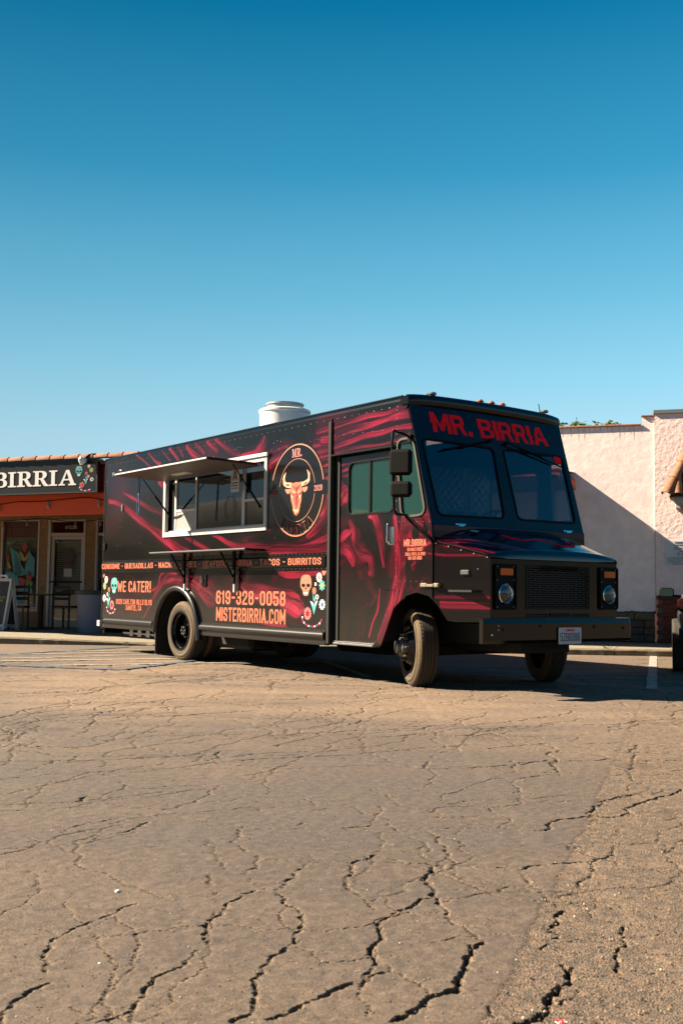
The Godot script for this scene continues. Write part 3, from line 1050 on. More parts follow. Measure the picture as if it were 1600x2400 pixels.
	rivet_row(Vector3(1.75, 2.64, 0.001), Vector3(3.55, 2.70, 0.001), 0.16, Vector3.BACK)
	rivet_row(Vector3(4.47, 0.45, 0.003), Vector3(4.76, 0.93, 0.003), 0.08, Vector3.BACK)
	rivet_row(Vector3(4.85, 1.08, 0.003), Vector3(5.20, 1.08, 0.003), 0.075, Vector3.BACK)
	rivet_row(Vector3(4.83, 1.69, 0.003), Vector3(5.30, 1.67, 0.003), 0.09, Vector3.BACK)
	for p in [[-1.9, 1.62], [-1.78, 1.62], [-1.3, 1.64], [-1.12, 1.64], [-1.9, 1.9], [-1.78, 1.9], [-1.2, 1.95], [-1.0, 1.95], [-1.3, 2.15], [-0.9, 2.28], [1.55, 2.76], [1.62, 2.78], [1.7, 2.77], [2.45, 2.75], [2.52, 2.77], [2.6, 2.75], [0.95, 0.85], [0.95, 1.0], [1.1, 0.85], [0.85, 0.9], [-0.85, 1.05], [-0.75, 0.9], [-0.72, 0.75], [2.5, 1.6], [2.55, 1.95], [1.0, 2.72], [0.85, 2.72]]:
		rivets.dome(Vector3(p[0], p[1], 0.001), Vector3.BACK, 0.0065)
	# wheel arch lip
	mb = MB.new()
	var path := []
	for i in 25:
		var a := PI * i / 24.0
		path.append(Vector3(0.083 + 0.625 * cos(a), 0.36 + 0.625 * sin(a), 0.012))
	path.push_front(Vector3(0.72, 0.30, 0.012))
	mb.tube(path, 0.045, 8)
	part("wheel_arch_lip", mb, M.dusty_black, truck)
	# wheel houses (dark inside of the arches)
	for s in [0.0, -WIDE + 0.62]:
		mb = MB.new()
		for i in 20:
			var a := arch[i]
			var b := arch[i + 1]
			mb.quad(Vector3(a.x, a.y, s - 0.02), Vector3(b.x, b.y, s - 0.02), Vector3(b.x, b.y, s - 0.6), Vector3(a.x, a.y, s - 0.6))
		part("wheel_house", mb, M.soot_black, truck)
	for q in [[5.2, 0.99, 1.3, 0.02, WIDE - 0.1], [4.5, 0.72, 0.02, 0.52, WIDE - 0.12], [5.86, 0.8, 0.02, 0.36, 1.75]]:
		mb = MB.new()
		mb.box(Vector3(q[0], q[1], -WIDE / 2), Vector3(q[2], q[3], q[4]))
		part("splash_panel", mb, M.soot_black, truck)
	# black door jamb, recessed sliding door
	mb = MB.new()
	mb.cbox(Vector3(3.63, 1.63, -0.005), Vector3(0.058, 2.48, 0.06), 0.008)
	mb.box(Vector3(3.70, 1.455, -0.043), Vector3(0.082, 2.04, 0.012))
	part("door_jamb", mb, M.soot_black, truck)
	mb = MB.new()
	mb.cbox(Vector3(4.22, 2.478, 0.012), Vector3(1.12, 0.022, 0.05), 0.005)
	part("door_track", mb, M.black_trim, truck)
	var door := Node3D.new()
	door.name = "sliding_door"
	truck.add_child(door, true)
	mb = wrapped()
	for p in cut(V2([3.63, 0.43, 4.44, 0.43, 4.61, 0.75, 4.73, 0.93, 4.79, 1.10, 4.798, 2.54, 3.63, 2.54]), [doorwin]): mb.prism(p, -0.075, -0.05)
	part("door_panel", mb, M.marbled_wrap, door)
	mb = MB.new()
	mb.frame(grown(doorwin, 0.018), doorwin, -0.052, -0.042)
	part("window_seal", mb, M.black_trim, door)
	mb = MB.new()
	mb.prism(doorwin, -0.068, -0.062)
	part("window_pane", mb, M.green_glass, door)
	mb = MB.new()
	mb.box(Vector3(4.27, 2.095, -0.056), Vector3(0.028, 0.55, 0.012))
	part("sash_bar", mb, M.black_trim, door)
	mb = MB.new()
	mb.cbox(Vector3(4.10, 0.405, -0.02), Vector3(0.70, 0.02, 0.11), 0.004)
	mb.cbox(Vector3(4.10, 0.425, 0.0), Vector3(0.70, 0.012, 0.03), 0.003)
	part("door_step", mb, M.steel, truck)
	# corner window
	mb = MB.new()
	mb.frame(grown(quarter, 0.022), quarter, 0.0, 0.014)
	part("corner_window_seal", mb, M.seal_rubber, truck)
	mb = MB.new()
	mb.prism(quarter, -0.014, -0.008)
	part("corner_window_pane", mb, M.green_glass, truck)
	mb = MB.new()
	mb.xf = at(0, 0, -WIDE + 0.012)
	mb.prism(doorwin, 0.0, 0.005)
	mb.frame(grown(doorwin, 0.03), grown(doorwin, -0.012), 0.014, 0.022)
	part("far_door_pane", mb, M.clear_glass, truck)
	# door handle
	mb = MB.new()
	mb.cbox(Vector3(4.742, 1.55, 0.02), Vector3(0.075, 0.19, 0.02), 0.006)
	mb.tube([Vector3(4.70, 1.50, 0.03), Vector3(4.70, 1.48, 0.055), Vector3(4.70, 1.66, 0.055), Vector3(4.70, 1.68, 0.03)], 0.009, 6)
	mb.dome(Vector3(4.695, 1.475, 0.02), Vector3.BACK, 0.018, 10)
	part("door_handle", mb, M.chrome, truck)
	make_service()
	make_prints()
	make_cab()
	make_running_gear()
	var rv := part("rivets", rivets, M.rivet_metal, truck)
	rv.set_meta("kind", "stuff")
	# fan housing on the roof
	var fan := Node3D.new()
	fan.name = "roof_fan"
	fan.position = Vector3(1.0, 3.0, -1.1)
	truck.add_child(fan, true)
	mb = MB.new()
	mb.lathe([Vector2(0.34, 0.0), Vector2(0.345, 0.40), Vector2(0.36, 0.42), Vector2(0.36, 0.445), Vector2(0.335, 0.46), Vector2(0.28, 0.465)], 36)
	part("fan_drum", mb, M.white_paint, fan, "white drum of the roof fan")
	mb = MB.new()
	mb.lathe([Vector2(0.25, 0.46), Vector2(0.25, 0.515), Vector2(0.265, 0.525), Vector2(0.265, 0.545), Vector2(0.0, 0.56)], 32)
	part("fan_cap", mb, M.aluminium, fan)
	mb = MB.new()
	mb.box(Vector3(0, 0.02, 0), Vector3(0.86, 0.06, 0.86))
	part("fan_curb", mb, M.white_paint, fan)

func make_service() -> void:
	var outer := V2([-0.375, 1.70, 2.325, 1.70, 2.325, 2.60, -0.375, 2.60])
	var inner := V2([-0.315, 1.765, 2.272, 1.765, 2.272, 2.55, -0.315, 2.55])
	var w := Node3D.new()
	w.name = "serving_window"
	truck.add_child(w, true)
	var mb := MB.new()
	mb.frame(outer, inner, -0.03, 0.022)
	part("window_frame", mb, M.white_frame, w, "white frame of the serving window")
	# inner reveal, dark left strip then sashes
	mb = MB.new()
	mb.box(Vector3(-0.24, 2.16, -0.07), Vector3(0.10, 0.79, 0.03))
	part("left_reveal", mb, M.black_trim, w)
	mb = MB.new()
	mb.box(Vector3(1.0, 1.775, -0.10), Vector3(2.56, 0.02, 0.15))
	part("window_sill", mb, M.white_frame, w)
	var bars := [[-0.155, -0.10, 1.785, 2.555], [0.44, 0.47, 1.785, 2.555], [1.655, 1.72, 1.785, 2.555]]
	for b in bars:
		mb = MB.new()
		mb.cbox(Vector3((b[0] + b[1]) / 2, (b[2] + b[3]) / 2, -0.055), Vector3(b[1] - b[0], b[3] - b[2], 0.03), 0.005)
		part("sash_bar", mb, M.white_frame, w)
	for b in [[-0.10, 0.44, 2.06], [1.72, 2.27, 2.10]]:
		mb = MB.new()
		mb.cbox(Vector3((b[0] + b[1]) / 2, b[2], -0.052), Vector3(b[1] - b[0], 0.035, 0.026), 0.005)
		part("sash_rail", mb, M.white_frame, w)
	for p in [[-0.10, 0.44, 2.078, 2.555], [0.47, 1.655, 1.785, 2.555], [1.72, 2.27, 2.118, 2.555], [1.72, 2.27, 1.785, 2.082]]:
		mb = MB.new()
		mb.box(Vector3((p[0] + p[1]) / 2, (p[2] + p[3]) / 2, -0.062), Vector3(p[1] - p[0], p[3] - p[2], 0.005))
		part("window_pane", mb, M.tint_glass, w)
	mb = MB.new()   # insect screen of fine wires
	for i in 44: mb.box(Vector3(-0.095 + i * 0.0122, 1.915, -0.05), Vector3(0.0052, 0.26, 0.002))
	for i in 22: mb.box(Vector3(0.17, 1.79 + i * 0.0122, -0.048), Vector3(0.54, 0.0052, 0.002))
	part("insect_screen", mb, M.white_frame, w).set_meta("kind", "stuff")
	mb = MB.new()
	mb.cbox(Vector3(1.60, 2.39, 0.03), Vector3(0.20, 0.36, 0.004), 0.001)
	part("grade_card", mb, M.plate_white, w, "white hygiene grade card")
	text(w, "lettering", "A", "Droid Sans", Rect2(1.54, 2.36, 0.12, 0.12), at(0, 0, 0.034), M.plate_blue, 0.002)
	for i in 5:
		text(w, "lettering", ["GRADE", "COUNTY OF SAN DIEGO", "HEALTH PERMIT", "FOOD FACILITY", "POSTED"][i], "Droid Sans", Rect2(1.53, 2.53 - i * 0.022 if i < 2 else 2.32 - (i - 2) * 0.035, 0.14, 0.016), at(0, 0, 0.034), M.plate_blue, 0.002)
	# round emblem on the middle pane
	mb = MB.new()
	mb.frame(oval(1.34, 2.02, 0.155, 0.165, 32), oval(1.34, 2.02, 0.145, 0.155, 32), -0.058, -0.056)
	mb.frame(oval(1.34, 2.02, 0.11, 0.118, 32), oval(1.34, 2.02, 0.105, 0.113, 32), -0.058, -0.056)
	part("pane_emblem", mb, mat("faint_print", lin(0.06, 0.065, 0.07), 0.5), w)
	# raised awning
	var aw := Node3D.new()
	aw.name = "awning"
	truck.add_child(aw, true)
	mb = MB.new()
	var slope := -0.02
	var aq := func(u: float, z: float, d: float) -> Vector3: return Vector3(u, 2.522 - slope * z / 0.79 - d, z)
	var c := [aq.call(-0.36, 0.024, 0.0), aq.call(2.22, 0.024, 0.0), aq.call(2.22, 0.79, 0.0), aq.call(-0.36, 0.79, 0.0)]
	var e := []
	for q in c: e.append(q - Vector3(0, 0.03, 0))
	mb.quad(c[3], c[2], c[1], c[0])
	mb.quad(c[0], c[1], e[1], e[0]); mb.quad(c[1], c[2], e[2], e[1]); mb.quad(c[3], c[0], e[0], e[3])
	part("awning_panel", mb, M.crimson_vinyl if false else M.marbled_wrap, aw)
	mb = MB.new()
	var ins := 0.035
	mb.quad(aq.call(-0.36, 0.024, 0.031), aq.call(2.22, 0.024, 0.031), aq.call(2.22, 0.79, 0.031), aq.call(-0.36, 0.79, 0.031))
	part("awning_underside", mb, M.awning_skin, aw, "pale underside of the awning")
	mb = MB.new()
	mb.cbox(aq.call(0.93, 0.80, 0.018), Vector3(2.60, 0.022, 0.016), 0.004)
	part("awning_edge_trim", mb, M.white_frame, aw)
	mb = MB.new()
	mb.cbox(aq.call(0.75, 0.34, 0.04), Vector3(0.42, 0.02, 0.10), 0.004)
	part("awning_lamp", mb, M.white_paint, aw)
	mb = MB.new()
	mb.cbox(Vector3(1.55, 2.625, 0.03), Vector3(1.62, 0.046, 0.03), 0.004)
	part("hinge_rail", mb, M.white_frame, truck)
	for s in [[-0.22, 0.42], [2.16, 0.40]]:
		mb = MB.new()
		var a := Vector3(s[0], 2.0, 0.0)
		var b: Vector3 = aq.call(s[0], s[1], 0.045)
		mb.tube([a, a.lerp(b, 0.55)], 0.014, 8)
		mb.tube([a.lerp(b, 0.53), b], 0.007, 6)
		mb.dome(a, Vector3.BACK, 0.025, 8)
		part("gas_strut", mb, M.black_trim, aw)
	mb = MB.new()
	mb.tube([aq.call(-0.2, 0.77, 0.03), aq.call(-0.2, 0.79, -0.03), aq.call(-0.12, 0.79, -0.035), aq.call(-0.12, 0.77, 0.03)], 0.007, 6)
	mb.cbox(aq.call(-0.33, 0.80, 0.012), Vector3(0.06, 0.05, 0.035), 0.008)
	part("awning_latch", mb, M.steel, aw)
	mb = MB.new()   # blue lanyard hanging from the awning
	var sp: Vector3 = aq.call(-0.06, 0.55, 0.03)
	for q in [[0.0, 0.26, 0.012], [0.02, 0.5, -0.004]]:
		mb.quad(sp + Vector3(q[0] - 0.012, 0, q[2]), sp + Vector3(q[0] + 0.014, 0, q[2]), sp + Vector3(0.012 - q[0], -q[1], q[2]), sp + Vector3(-0.014 - q[0], -q[1], q[2]))
	mb.tube([sp + Vector3(0, -0.24, 0.005), sp + Vector3(-0.03, -0.36, 0.01), sp + Vector3(-0.03, -0.52, 0.0), sp + Vector3(0.0, -0.55, 0.0), sp + Vector3(0.015, -0.45, 0.0), sp + Vector3(0, -0.24, 0.003)], 0.006, 6)
	part("awning_strap", mb, M.strap_blue, aw)
	# counter shelf on two uprights
	var sh := Node3D.new()
	sh.name = "counter_shelf"
	truck.add_child(sh, true)
	mb = MB.new()
	mb.cbox(Vector3(1.05, 1.462, 0.15), Vector3(2.52, 0.028, 0.285), 0.006)
	part("shelf_board", mb, M.black_paint, sh)
	mb = MB.new()
	mb.cbox(Vector3(1.05, 1.466, 0.298), Vector3(2.52, 0.018, 0.012), 0.004)
	part("shelf_edge", mb, M.steel, sh)
	for x in [0.345, 1.65]:
		mb = MB.new()
		mb.cbox(Vector3(x, 1.25, 0.052), Vector3(0.055, 0.40, 0.03), 0.005)
		mb.tube([Vector3(x, 1.13, 0.06), Vector3(x, 1.44, 0.25)], 0.012, 6)
		part("shelf_bracket", mb, M.black_trim, sh)  # black upper part: shade under the shelf put into the upright's colour
		mb = MB.new()
		mb.cbox(Vector3(x + 0.008, 1.02, 0.045), Vector3(0.034, 0.16, 0.022), 0.004)
		part("bracket_lit_end", mb, M.white_frame, sh)  # lower end of the same upright, sunlight put into its white
	mb = MB.new()
	mb.cbox(Vector3(0.83, 1.09, 0.008), Vector3(0.12, 0.16, 0.012), 0.004)
	part("service_hatch", mb, M.black_paint, truck)
	mb = MB.new()
	mb.tube([Vector3(0.775, 1.155, 0.012), Vector3(0.775, 1.155, 0.035), Vector3(0.775, 1.04, 0.035), Vector3(0.75, 1.04, 0.012)], 0.006, 6)
	mb.tube([Vector3(0.80, 1.11, 0.012), Vector3(0.80, 1.11, 0.03), Vector3(0.80, 1.06, 0.03)], 0.005, 6)
	part("hatch_catch", mb, M.chrome, truck)
	mb = MB.new()
	mb.cbox(Vector3(-1.74, 2.19, 0.01), Vector3(0.05, 0.10, 0.02), 0.006)
	part("door_catch", mb, M.steel, truck)
	mb = MB.new()
	mb.cbox(Vector3(-2.33, 1.62, 0.012), Vector3(0.06, 0.10, 0.02), 0.004)
	part("rear_door_hinge", mb, M.black_trim, truck)
	# inside
	mb = MB.new()
	mb.box(Vector3(0.6, 1.03, -WIDE / 2), Vector3(5.9, 0.03, WIDE - 0.08))
	part("inside_floor", mb, M.inside_dark, truck)
	mb = MB.new()
	mb.box(Vector3(1.0, 1.2, -1.85), Vector3(3.6, 0.9, 0.6))
	mb.box(Vector3(1.0, 2.4, -2.0), Vector3(3.6, 0.5, 0.36))
	part("kitchen_units", mb, M.inside_steel, truck)

func flower(node: Node, c: Vector2, r: float, petals: int, m1: String, m2: String) -> void:
	var mb := MB.new()
	for i in petals:
		var a := TAU * i / petals
		var d := Vector2(cos(a), sin(a))
		var s := Vector2(-d.y, d.x) * r * 2.0 / petals
		mb.prism(PackedVector2Array([c + d * r * 0.3 - s * 0.4, c + d * r * 0.8 - s, c + d * r, c + d * r * 0.8 + s, c + d * r * 0.3 + s * 0.4]), 0.001, 0.003, false)
	part("flower_print", mb, M[m1], node)
	flat("flower_centre", [oval(c.x, c.y, r * 0.42, r * 0.42, 12)], 0.0045, m2, node)

func skull(node: Node, x0: float, x1: float, y0: float, y1: float, m1: String) -> void:
	var f := func(p: Array) -> PackedVector2Array:
		var o := PackedVector2Array()
		for i in range(0, p.size(), 2): o.append(Vector2(lerpf(x0, x1, p[i]), lerpf(y0, y1, p[i + 1])))
		return o
	var mb := MB.new()
	mb.prism(round_poly(f.call([0.28, 0.0, 0.72, 0.0, 0.78, 0.27, 1.0, 0.42, 1.0, 0.75, 0.85, 0.97, 0.5, 1.02, 0.15, 0.97, 0.0, 0.75, 0.0, 0.42, 0.22, 0.27]), 0.04), 0.001, 0.003, false)
	part("skull_print", mb, M[m1], node)
	var s := node
	var w := x1 - x0
	var h := y1 - y0
	flat("skull_eye", [oval(x0 + w * 0.28, y0 + h * 0.5, w * 0.16, h * 0.09, 12), oval(x0 + w * 0.72, y0 + h * 0.5, w * 0.16, h * 0.09, 12), f.call([0.5, 0.43, 0.42, 0.32, 0.58, 0.32])], 0.0045, "black_trim", s)
	flat("skull_teeth", [f.call([0.3, 0.17, 0.7, 0.17, 0.66, 0.09, 0.34, 0.09])], 0.0045, "white_vinyl", s)
	flat("skull_dot", [oval(x0 + w * 0.5, y0 + h * 0.80, w * 0.11, h * 0.07, 10), oval(x0 + w * 0.3, y0 + h * 0.74, w * 0.05, h * 0.03, 8), oval(x0 + w * 0.7, y0 + h * 0.74, w * 0.05, h * 0.03, 8)], 0.0045, "pink_vinyl", s)

func bird(node: Node, c: Vector2, k: float) -> void:
	var mb := MB.new()
	for p in [[-0.3, 0.1, -0.1, -0.25, 0.0, -0.5, 0.12, -0.2, 0.3, 0.15, 0.15, 0.05, 0.05, -0.05, -0.08, 0.0], [-0.05, 0.05, -0.12, 0.5, 0.02, 0.2], [0.02, 0.1, 0.12, 0.55, 0.12, 0.1]]:
		var o := PackedVector2Array()
		for i in range(0, p.size(), 2): o.append(c + Vector2(p[i], p[i + 1]) * k)
		mb.prism(o, 0.001, 0.003, false)
	part("bird_print", mb, M.teal_vinyl, node)
	var b := node
	flat("bird_wing", [PackedVector2Array([c + Vector2(-0.3, 0.12) * k, c + Vector2(-0.12, -0.1) * k, c + Vector2(-0.05, 0.02) * k]), PackedVector2Array([c + Vector2(0.3, 0.16) * k, c + Vector2(0.12, -0.08) * k, c + Vector2(0.08, 0.04) * k])], 0.0045, "white_vinyl", b)

func chain(node: Node, pts: Array) -> void:
	var ms := ["white_vinyl", "blue_vinyl", "red_vinyl"]
	var sets := [[], [], []]
	for i in pts.size():
		sets[i % 3].append(oval(pts[i].x, pts[i].y, 0.013, 0.011, 8))
	for k in 3: flat("bead_print", sets[k], 0.003, ms[k], node)

func make_prints() -> void:
	var t0 := at(0, 0, 0.003)
	var O: Material = M.orange_vinyl
	block_text(truck, "WE CATER!", Rect2(-1.839, 0.922, 1.115, 0.162), t0, O)
	block_text(truck, "8926 CARLTON HILLS BLVD", Rect2(-1.881, 0.738, 1.20, 0.078), t0, O)
	block_text(truck, "SANTEE, CA", Rect2(-1.534, 0.654, 0.523, 0.074), t0, O)
	block_text(truck, "619-328-0058", Rect2(1.142, 0.790, 1.622, 0.172), t0, O)
	block_text(truck, "MISTERBIRRIA.COM", Rect2(1.150, 0.576, 1.618, 0.174), t0, O)
	block_text(truck, "CONSOME - QUESADILLAS - NACHOS - FRIES - SEAFOOD - BIRRIA - TACOS - BURRITOS", Rect2(-2.355, 1.270, 5.87, 0.078), at(0, 0, 0.0345), O)
	block_text(truck, "MR.BIRRIA", Rect2(4.912, 1.434, 0.345, 0.070), at(0, 0, 0.002), O)
	block_text(truck, "153 MACE STREET", Rect2(4.964, 1.385, 0.244, 0.034), at(0, 0, 0.002), O)
	block_text(truck, "CHULA VISTA, CA 91911", Rect2(4.935, 1.339, 0.309, 0.034), at(0, 0, 0.002), O)
	block_text(truck, "619-328-0058", Rect2(4.982, 1.298, 0.21, 0.034), at(0, 0, 0.002), O)
	# round emblem
	var em := Node3D.new()
	em.name = "emblem"
	truck.add_child(em, true)
	var c := Vector2(2.955, 2.145)
	for g in [[0.545, 0.0145, "peach_vinyl"], [0.372, 0.007, "peach_vinyl"]]:
		for half in 2:
			var mb := MB.new()
			var a0 := 0.16 + PI * half
			var a1 := PI - 0.16 + PI * half
			for i in 40:
				var a := lerpf(a0, a1, i / 40.0)
				var b := lerpf(a0, a1, (i + 1) / 40.0)
				var p := Vector2(cos(a), sin(a))
				var q := Vector2(cos(b), sin(b))
				mb.prism(PackedVector2Array([c + p * (g[0] - g[1]), c + p * g[0], c + q * g[0], c + q * (g[0] - g[1])]), 0.001, 0.003, false)
			part("emblem_ring", mb, M[g[2]], em)
	text(em, "lettering", "MR.", "Droid Serif", Rect2(2.85, 2.535, 0.20, 0.10), t0, M.pink_vinyl)
	text(em, "lettering", "2020", "Droid Serif", Rect2(3.31, 2.11, 0.16, 0.066), t0, M.pink_vinyl)
	text(em, "lettering", "EST", "Droid Serif", Rect2(2.42, 2.12, 0.12, 0.06), t0, M.crimson_vinyl)  # crimson: awning shade put into the letter colour
	var word := "BIRRIA"
	for i in 6:   # curved along the lower arc, outlined letters
		var a := deg_to_rad(-90.0 + (i - 2.5) * 14.5)
		var p := c + Vector2(cos(a), sin(a)) * 0.465
		var tx := Transform3D(Basis(Vector3.BACK, a + PI / 2), Vector3(p.x, p.y, 0.003))
		var wd := 0.045 if word[i] == "I" else 0.092
		text(em, "lettering", word[i], "Droid Serif", Rect2(-wd / 2 - 0.008, -0.063, wd + 0.016, 0.126), tx, M.peach_vinyl if i > 3 else M.crimson_vinyl)  # left letters crimson, right peach: edge of the awning shade painted in
		tx.origin.z = 0.005
		text(em, "lettering", word[i], "Droid Serif", Rect2(-wd / 2, -0.055, wd, 0.11), tx, M.black_paint)
	var bull := Node3D.new()
	bull.name = "bull_head"
	truck.add_child(bull, true)
	var sh := bull_shapes()
	var zz := {"horn": [0.003, "cream_vinyl"], "ear": [0.003, "peach_vinyl"], "head": [0.0045, "orange_vinyl"], "mark": [0.006, "crimson_vinyl"], "cream": [0.0075, "cream_vinyl"]}
	for k in ["horn", "ear", "head", "mark", "cream"]:
		for p in sh[k]: flat("bull_" + k, [V2(p, 0.001)], zz[k][0], zz[k][1], bull)
	flat("bull_line", [V2([2.955, 2.22, 2.947, 2.05, 2.955, 1.90, 2.963, 2.05]), V2([2.87, 2.09, 2.94, 2.055, 2.94, 2.065, 2.87, 2.105]), V2([3.04, 2.10, 2.97, 2.06, 2.97, 2.07, 3.04, 2.115]), V2([2.90, 2.20, 2.955, 2.15, 3.01, 2.20, 2.955, 2.17]), V2([2.925, 1.875, 2.94, 1.86, 2.95, 1.875]), V2([2.99, 1.875, 2.975, 1.86, 2.965, 1.875])], 0.009, "crimson_vinyl", bull)
	flat("bull_line", [V2([2.67, 2.22, 2.665, 2.28, 2.69, 2.31, 2.68, 2.27]), V2([3.22, 2.25, 3.235, 2.31, 3.215, 2.36, 3.21, 2.30]), V2([2.72, 2.21, 2.80, 2.20, 2.80, 2.225, 2.74, 2.235]), V2([3.09, 2.19, 3.17, 2.215, 3.16, 2.235, 3.10, 2.215])], 0.0045, "crimson_vinyl", bull)
	# flowers, skulls and birds, right and left
	var dr := Node3D.new()
	dr.name = "folk_print"
	truck.add_child(dr, true)
	skull(dr, 3.06, 3.285, 0.915, 1.155, "peach_vinyl")
	skull(dr, -2.08, -1.85, 0.90, 1.135, "teal_vinyl")
	for f in [[3.432, 1.125, 0.058, 12, "white_vinyl", "pink_vinyl"], [3.491, 1.035, 0.062, 8, "teal_vinyl", "yellow_vinyl"], [3.34, 0.975, 0.045, 9, "peach_vinyl", "orange_vinyl"], [3.364, 1.05, 0.022, 6, "white_vinyl", "pink_vinyl"], [3.40, 0.905, 0.03, 8, "white_vinyl", "red_vinyl"], [3.497, 0.822, 0.062, 10, "white_vinyl", "blue_vinyl"], [3.215, 0.715, 0.08, 14, "pink_vinyl", "red_vinyl"],
		[-2.258, 1.106, 0.06, 12, "white_vinyl", "pink_vinyl"], [-2.31, 1.01, 0.062, 8, "yellow_vinyl", "teal_vinyl"], [-2.146, 0.955, 0.045, 9, "peach_vinyl", "orange_vinyl"], [-2.20, 0.885, 0.028, 8, "white_vinyl", "red_vinyl"], [-2.31, 0.822, 0.060, 10, "white_vinyl", "blue_vinyl"], [-2.03, 0.72, 0.08, 14, "pink_vinyl", "red_vinyl"]]:
		flower(dr, Vector2(f[0], f[1]), f[2], f[3], f[4], f[5])
	bird(dr, Vector2(3.34, 0.83), 0.25)
	bird(dr, Vector2(-2.16, 0.80), 0.25)
	var arc := []
	for i in 15: arc.append(Vector2(3.30 + 0.19 * cos(PI + i * 0.21), 0.67 + 0.10 * sin(PI + i * 0.21)))
	chain(dr, arc)
	arc = []
	for i in 13: arc.append(Vector2(-2.06 + 0.15 * cos(PI + i * 0.24), 0.68 + 0.09 * sin(PI + i * 0.24)))
	chain(dr, arc)
	for k in [[3.525, 1.14], [-2.352, 1.13]]:
		for i in 3:
			var a := deg_to_rad(60.0 + i * 30.0)
			var d := Vector2(cos(a), sin(a))
			var s := Vector2(-d.y, d.x) * 0.012
			flat("leaf_print", [PackedVector2Array([Vector2(k[0], k[1]), Vector2(k[0], k[1]) + d * 0.05 - s, Vector2(k[0], k[1]) + d * 0.08, Vector2(k[0], k[1]) + d * 0.05 + s])], 0.003, "peach_vinyl" if i % 2 == 0 else "pink_vinyl", dr)

# block capitals for the front, sliced and shifted like the photo's lettering
func block_letter(ch: String) -> Array:
	match ch:
		"M": return [V2([0, 0, 0.22, 0, 0.22, 0.6, 0.42, 0.1, 0.58, 0.1, 0.78, 0.6, 0.78, 0, 1, 0, 1, 1, 0.76, 1, 0.5, 0.38, 0.24, 1, 0, 1]), []]
		"R": return [V2([0, 0, 0.27, 0, 0.27, 0.38, 0.48, 0.38, 0.72, 0, 1.0, 0, 0.74, 0.42, 0.92, 0.52, 0.95, 0.72, 0.9, 0.9, 0.72, 1, 0, 1]), [V2([0.27, 0.57, 0.6, 0.57, 0.68, 0.64, 0.68, 0.75, 0.6, 0.82, 0.27, 0.82])]]
		"B": return [V2([0, 0, 0.78, 0, 0.97, 0.12, 1.0, 0.3, 0.95, 0.44, 0.82, 0.52, 0.93, 0.6, 0.96, 0.76, 0.9, 0.92, 0.72, 1, 0, 1]), [V2([0.27, 0.17, 0.64, 0.17, 0.72, 0.24, 0.72, 0.36, 0.64, 0.43, 0.27, 0.43]), V2([0.27, 0.6, 0.6, 0.6, 0.67, 0.66, 0.67, 0.77, 0.6, 0.83, 0.27, 0.83])]]
		"I": return [V2([0, 0, 1, 0, 1, 1, 0, 1]), []]
		"A": return [V2([0, 0, 0.27, 0, 0.33, 0.22, 0.67, 0.22, 0.73, 0, 1, 0, 0.67, 1, 0.33, 1]), [V2([0.38, 0.39, 0.62, 0.39, 0.5, 0.82])]]
	return [V2([0, 0, 1, 0, 1, 1, 0, 1]), []]

func sliced_word(parent: Node, x0: float, x1: float, y0: float, y1: float, z: float, at_xf: Transform3D, m: Material) -> void:
	var items := [["M", 1.15], ["R", 0.9], [".", 0.26], [" ", 0.35], ["B", 0.92], ["I", 0.26], ["R", 0.9], ["R", 0.9], ["I", 0.26], ["A", 1.0]]
	var total := 0.0
	for i in items: total += i[1] + 0.08
	var k := (x1 - x0) / (total - 0.08)
	var x := x0
	for i in items:
		var w: float = i[1] * k
		if i[0] != " ":
			var h := (y1 - y0) * (0.24 if i[0] == "." else 1.0)
			var l := block_letter(i[0])
			var mb := MB.new()
			mb.xf = at_xf
			var f := func(p: PackedVector2Array) -> PackedVector2Array:
				var o := PackedVector2Array()
				for q in p: o.append(Vector2(x + q.x * w, y0 + q.y * h))
				return o
			var holes := []
			for q in l[1]: holes.append(f.call(q))
			for piece in cut(f.call(l[0]), holes):
				var mid := y0 + (y1 - y0) * 0.47
				for half in [[V2([-9, -9, 9, -9, 9, mid - 0.02, -9, mid + 0.02]), 0.0], [V2([-9, mid + 0.02, 9, mid - 0.02, 9, 9, -9, 9]), -0.018]]:
					for q in Geometry2D.intersect_polygons(piece, half[0]):
						var s := PackedVector2Array()
						for p in q: s.append(p + Vector2(half[1], 0))
						mb.prism(s, z - 0.002, z, false)
			part("lettering", mb, m, parent)
		x += w + 0.08 * k

func fender_x(u: float) -> float:   # how far the bonnet side is drawn in at this u
	return clampf((u - 5.35) / 0.6, 0.0, 1.0) * 0.2

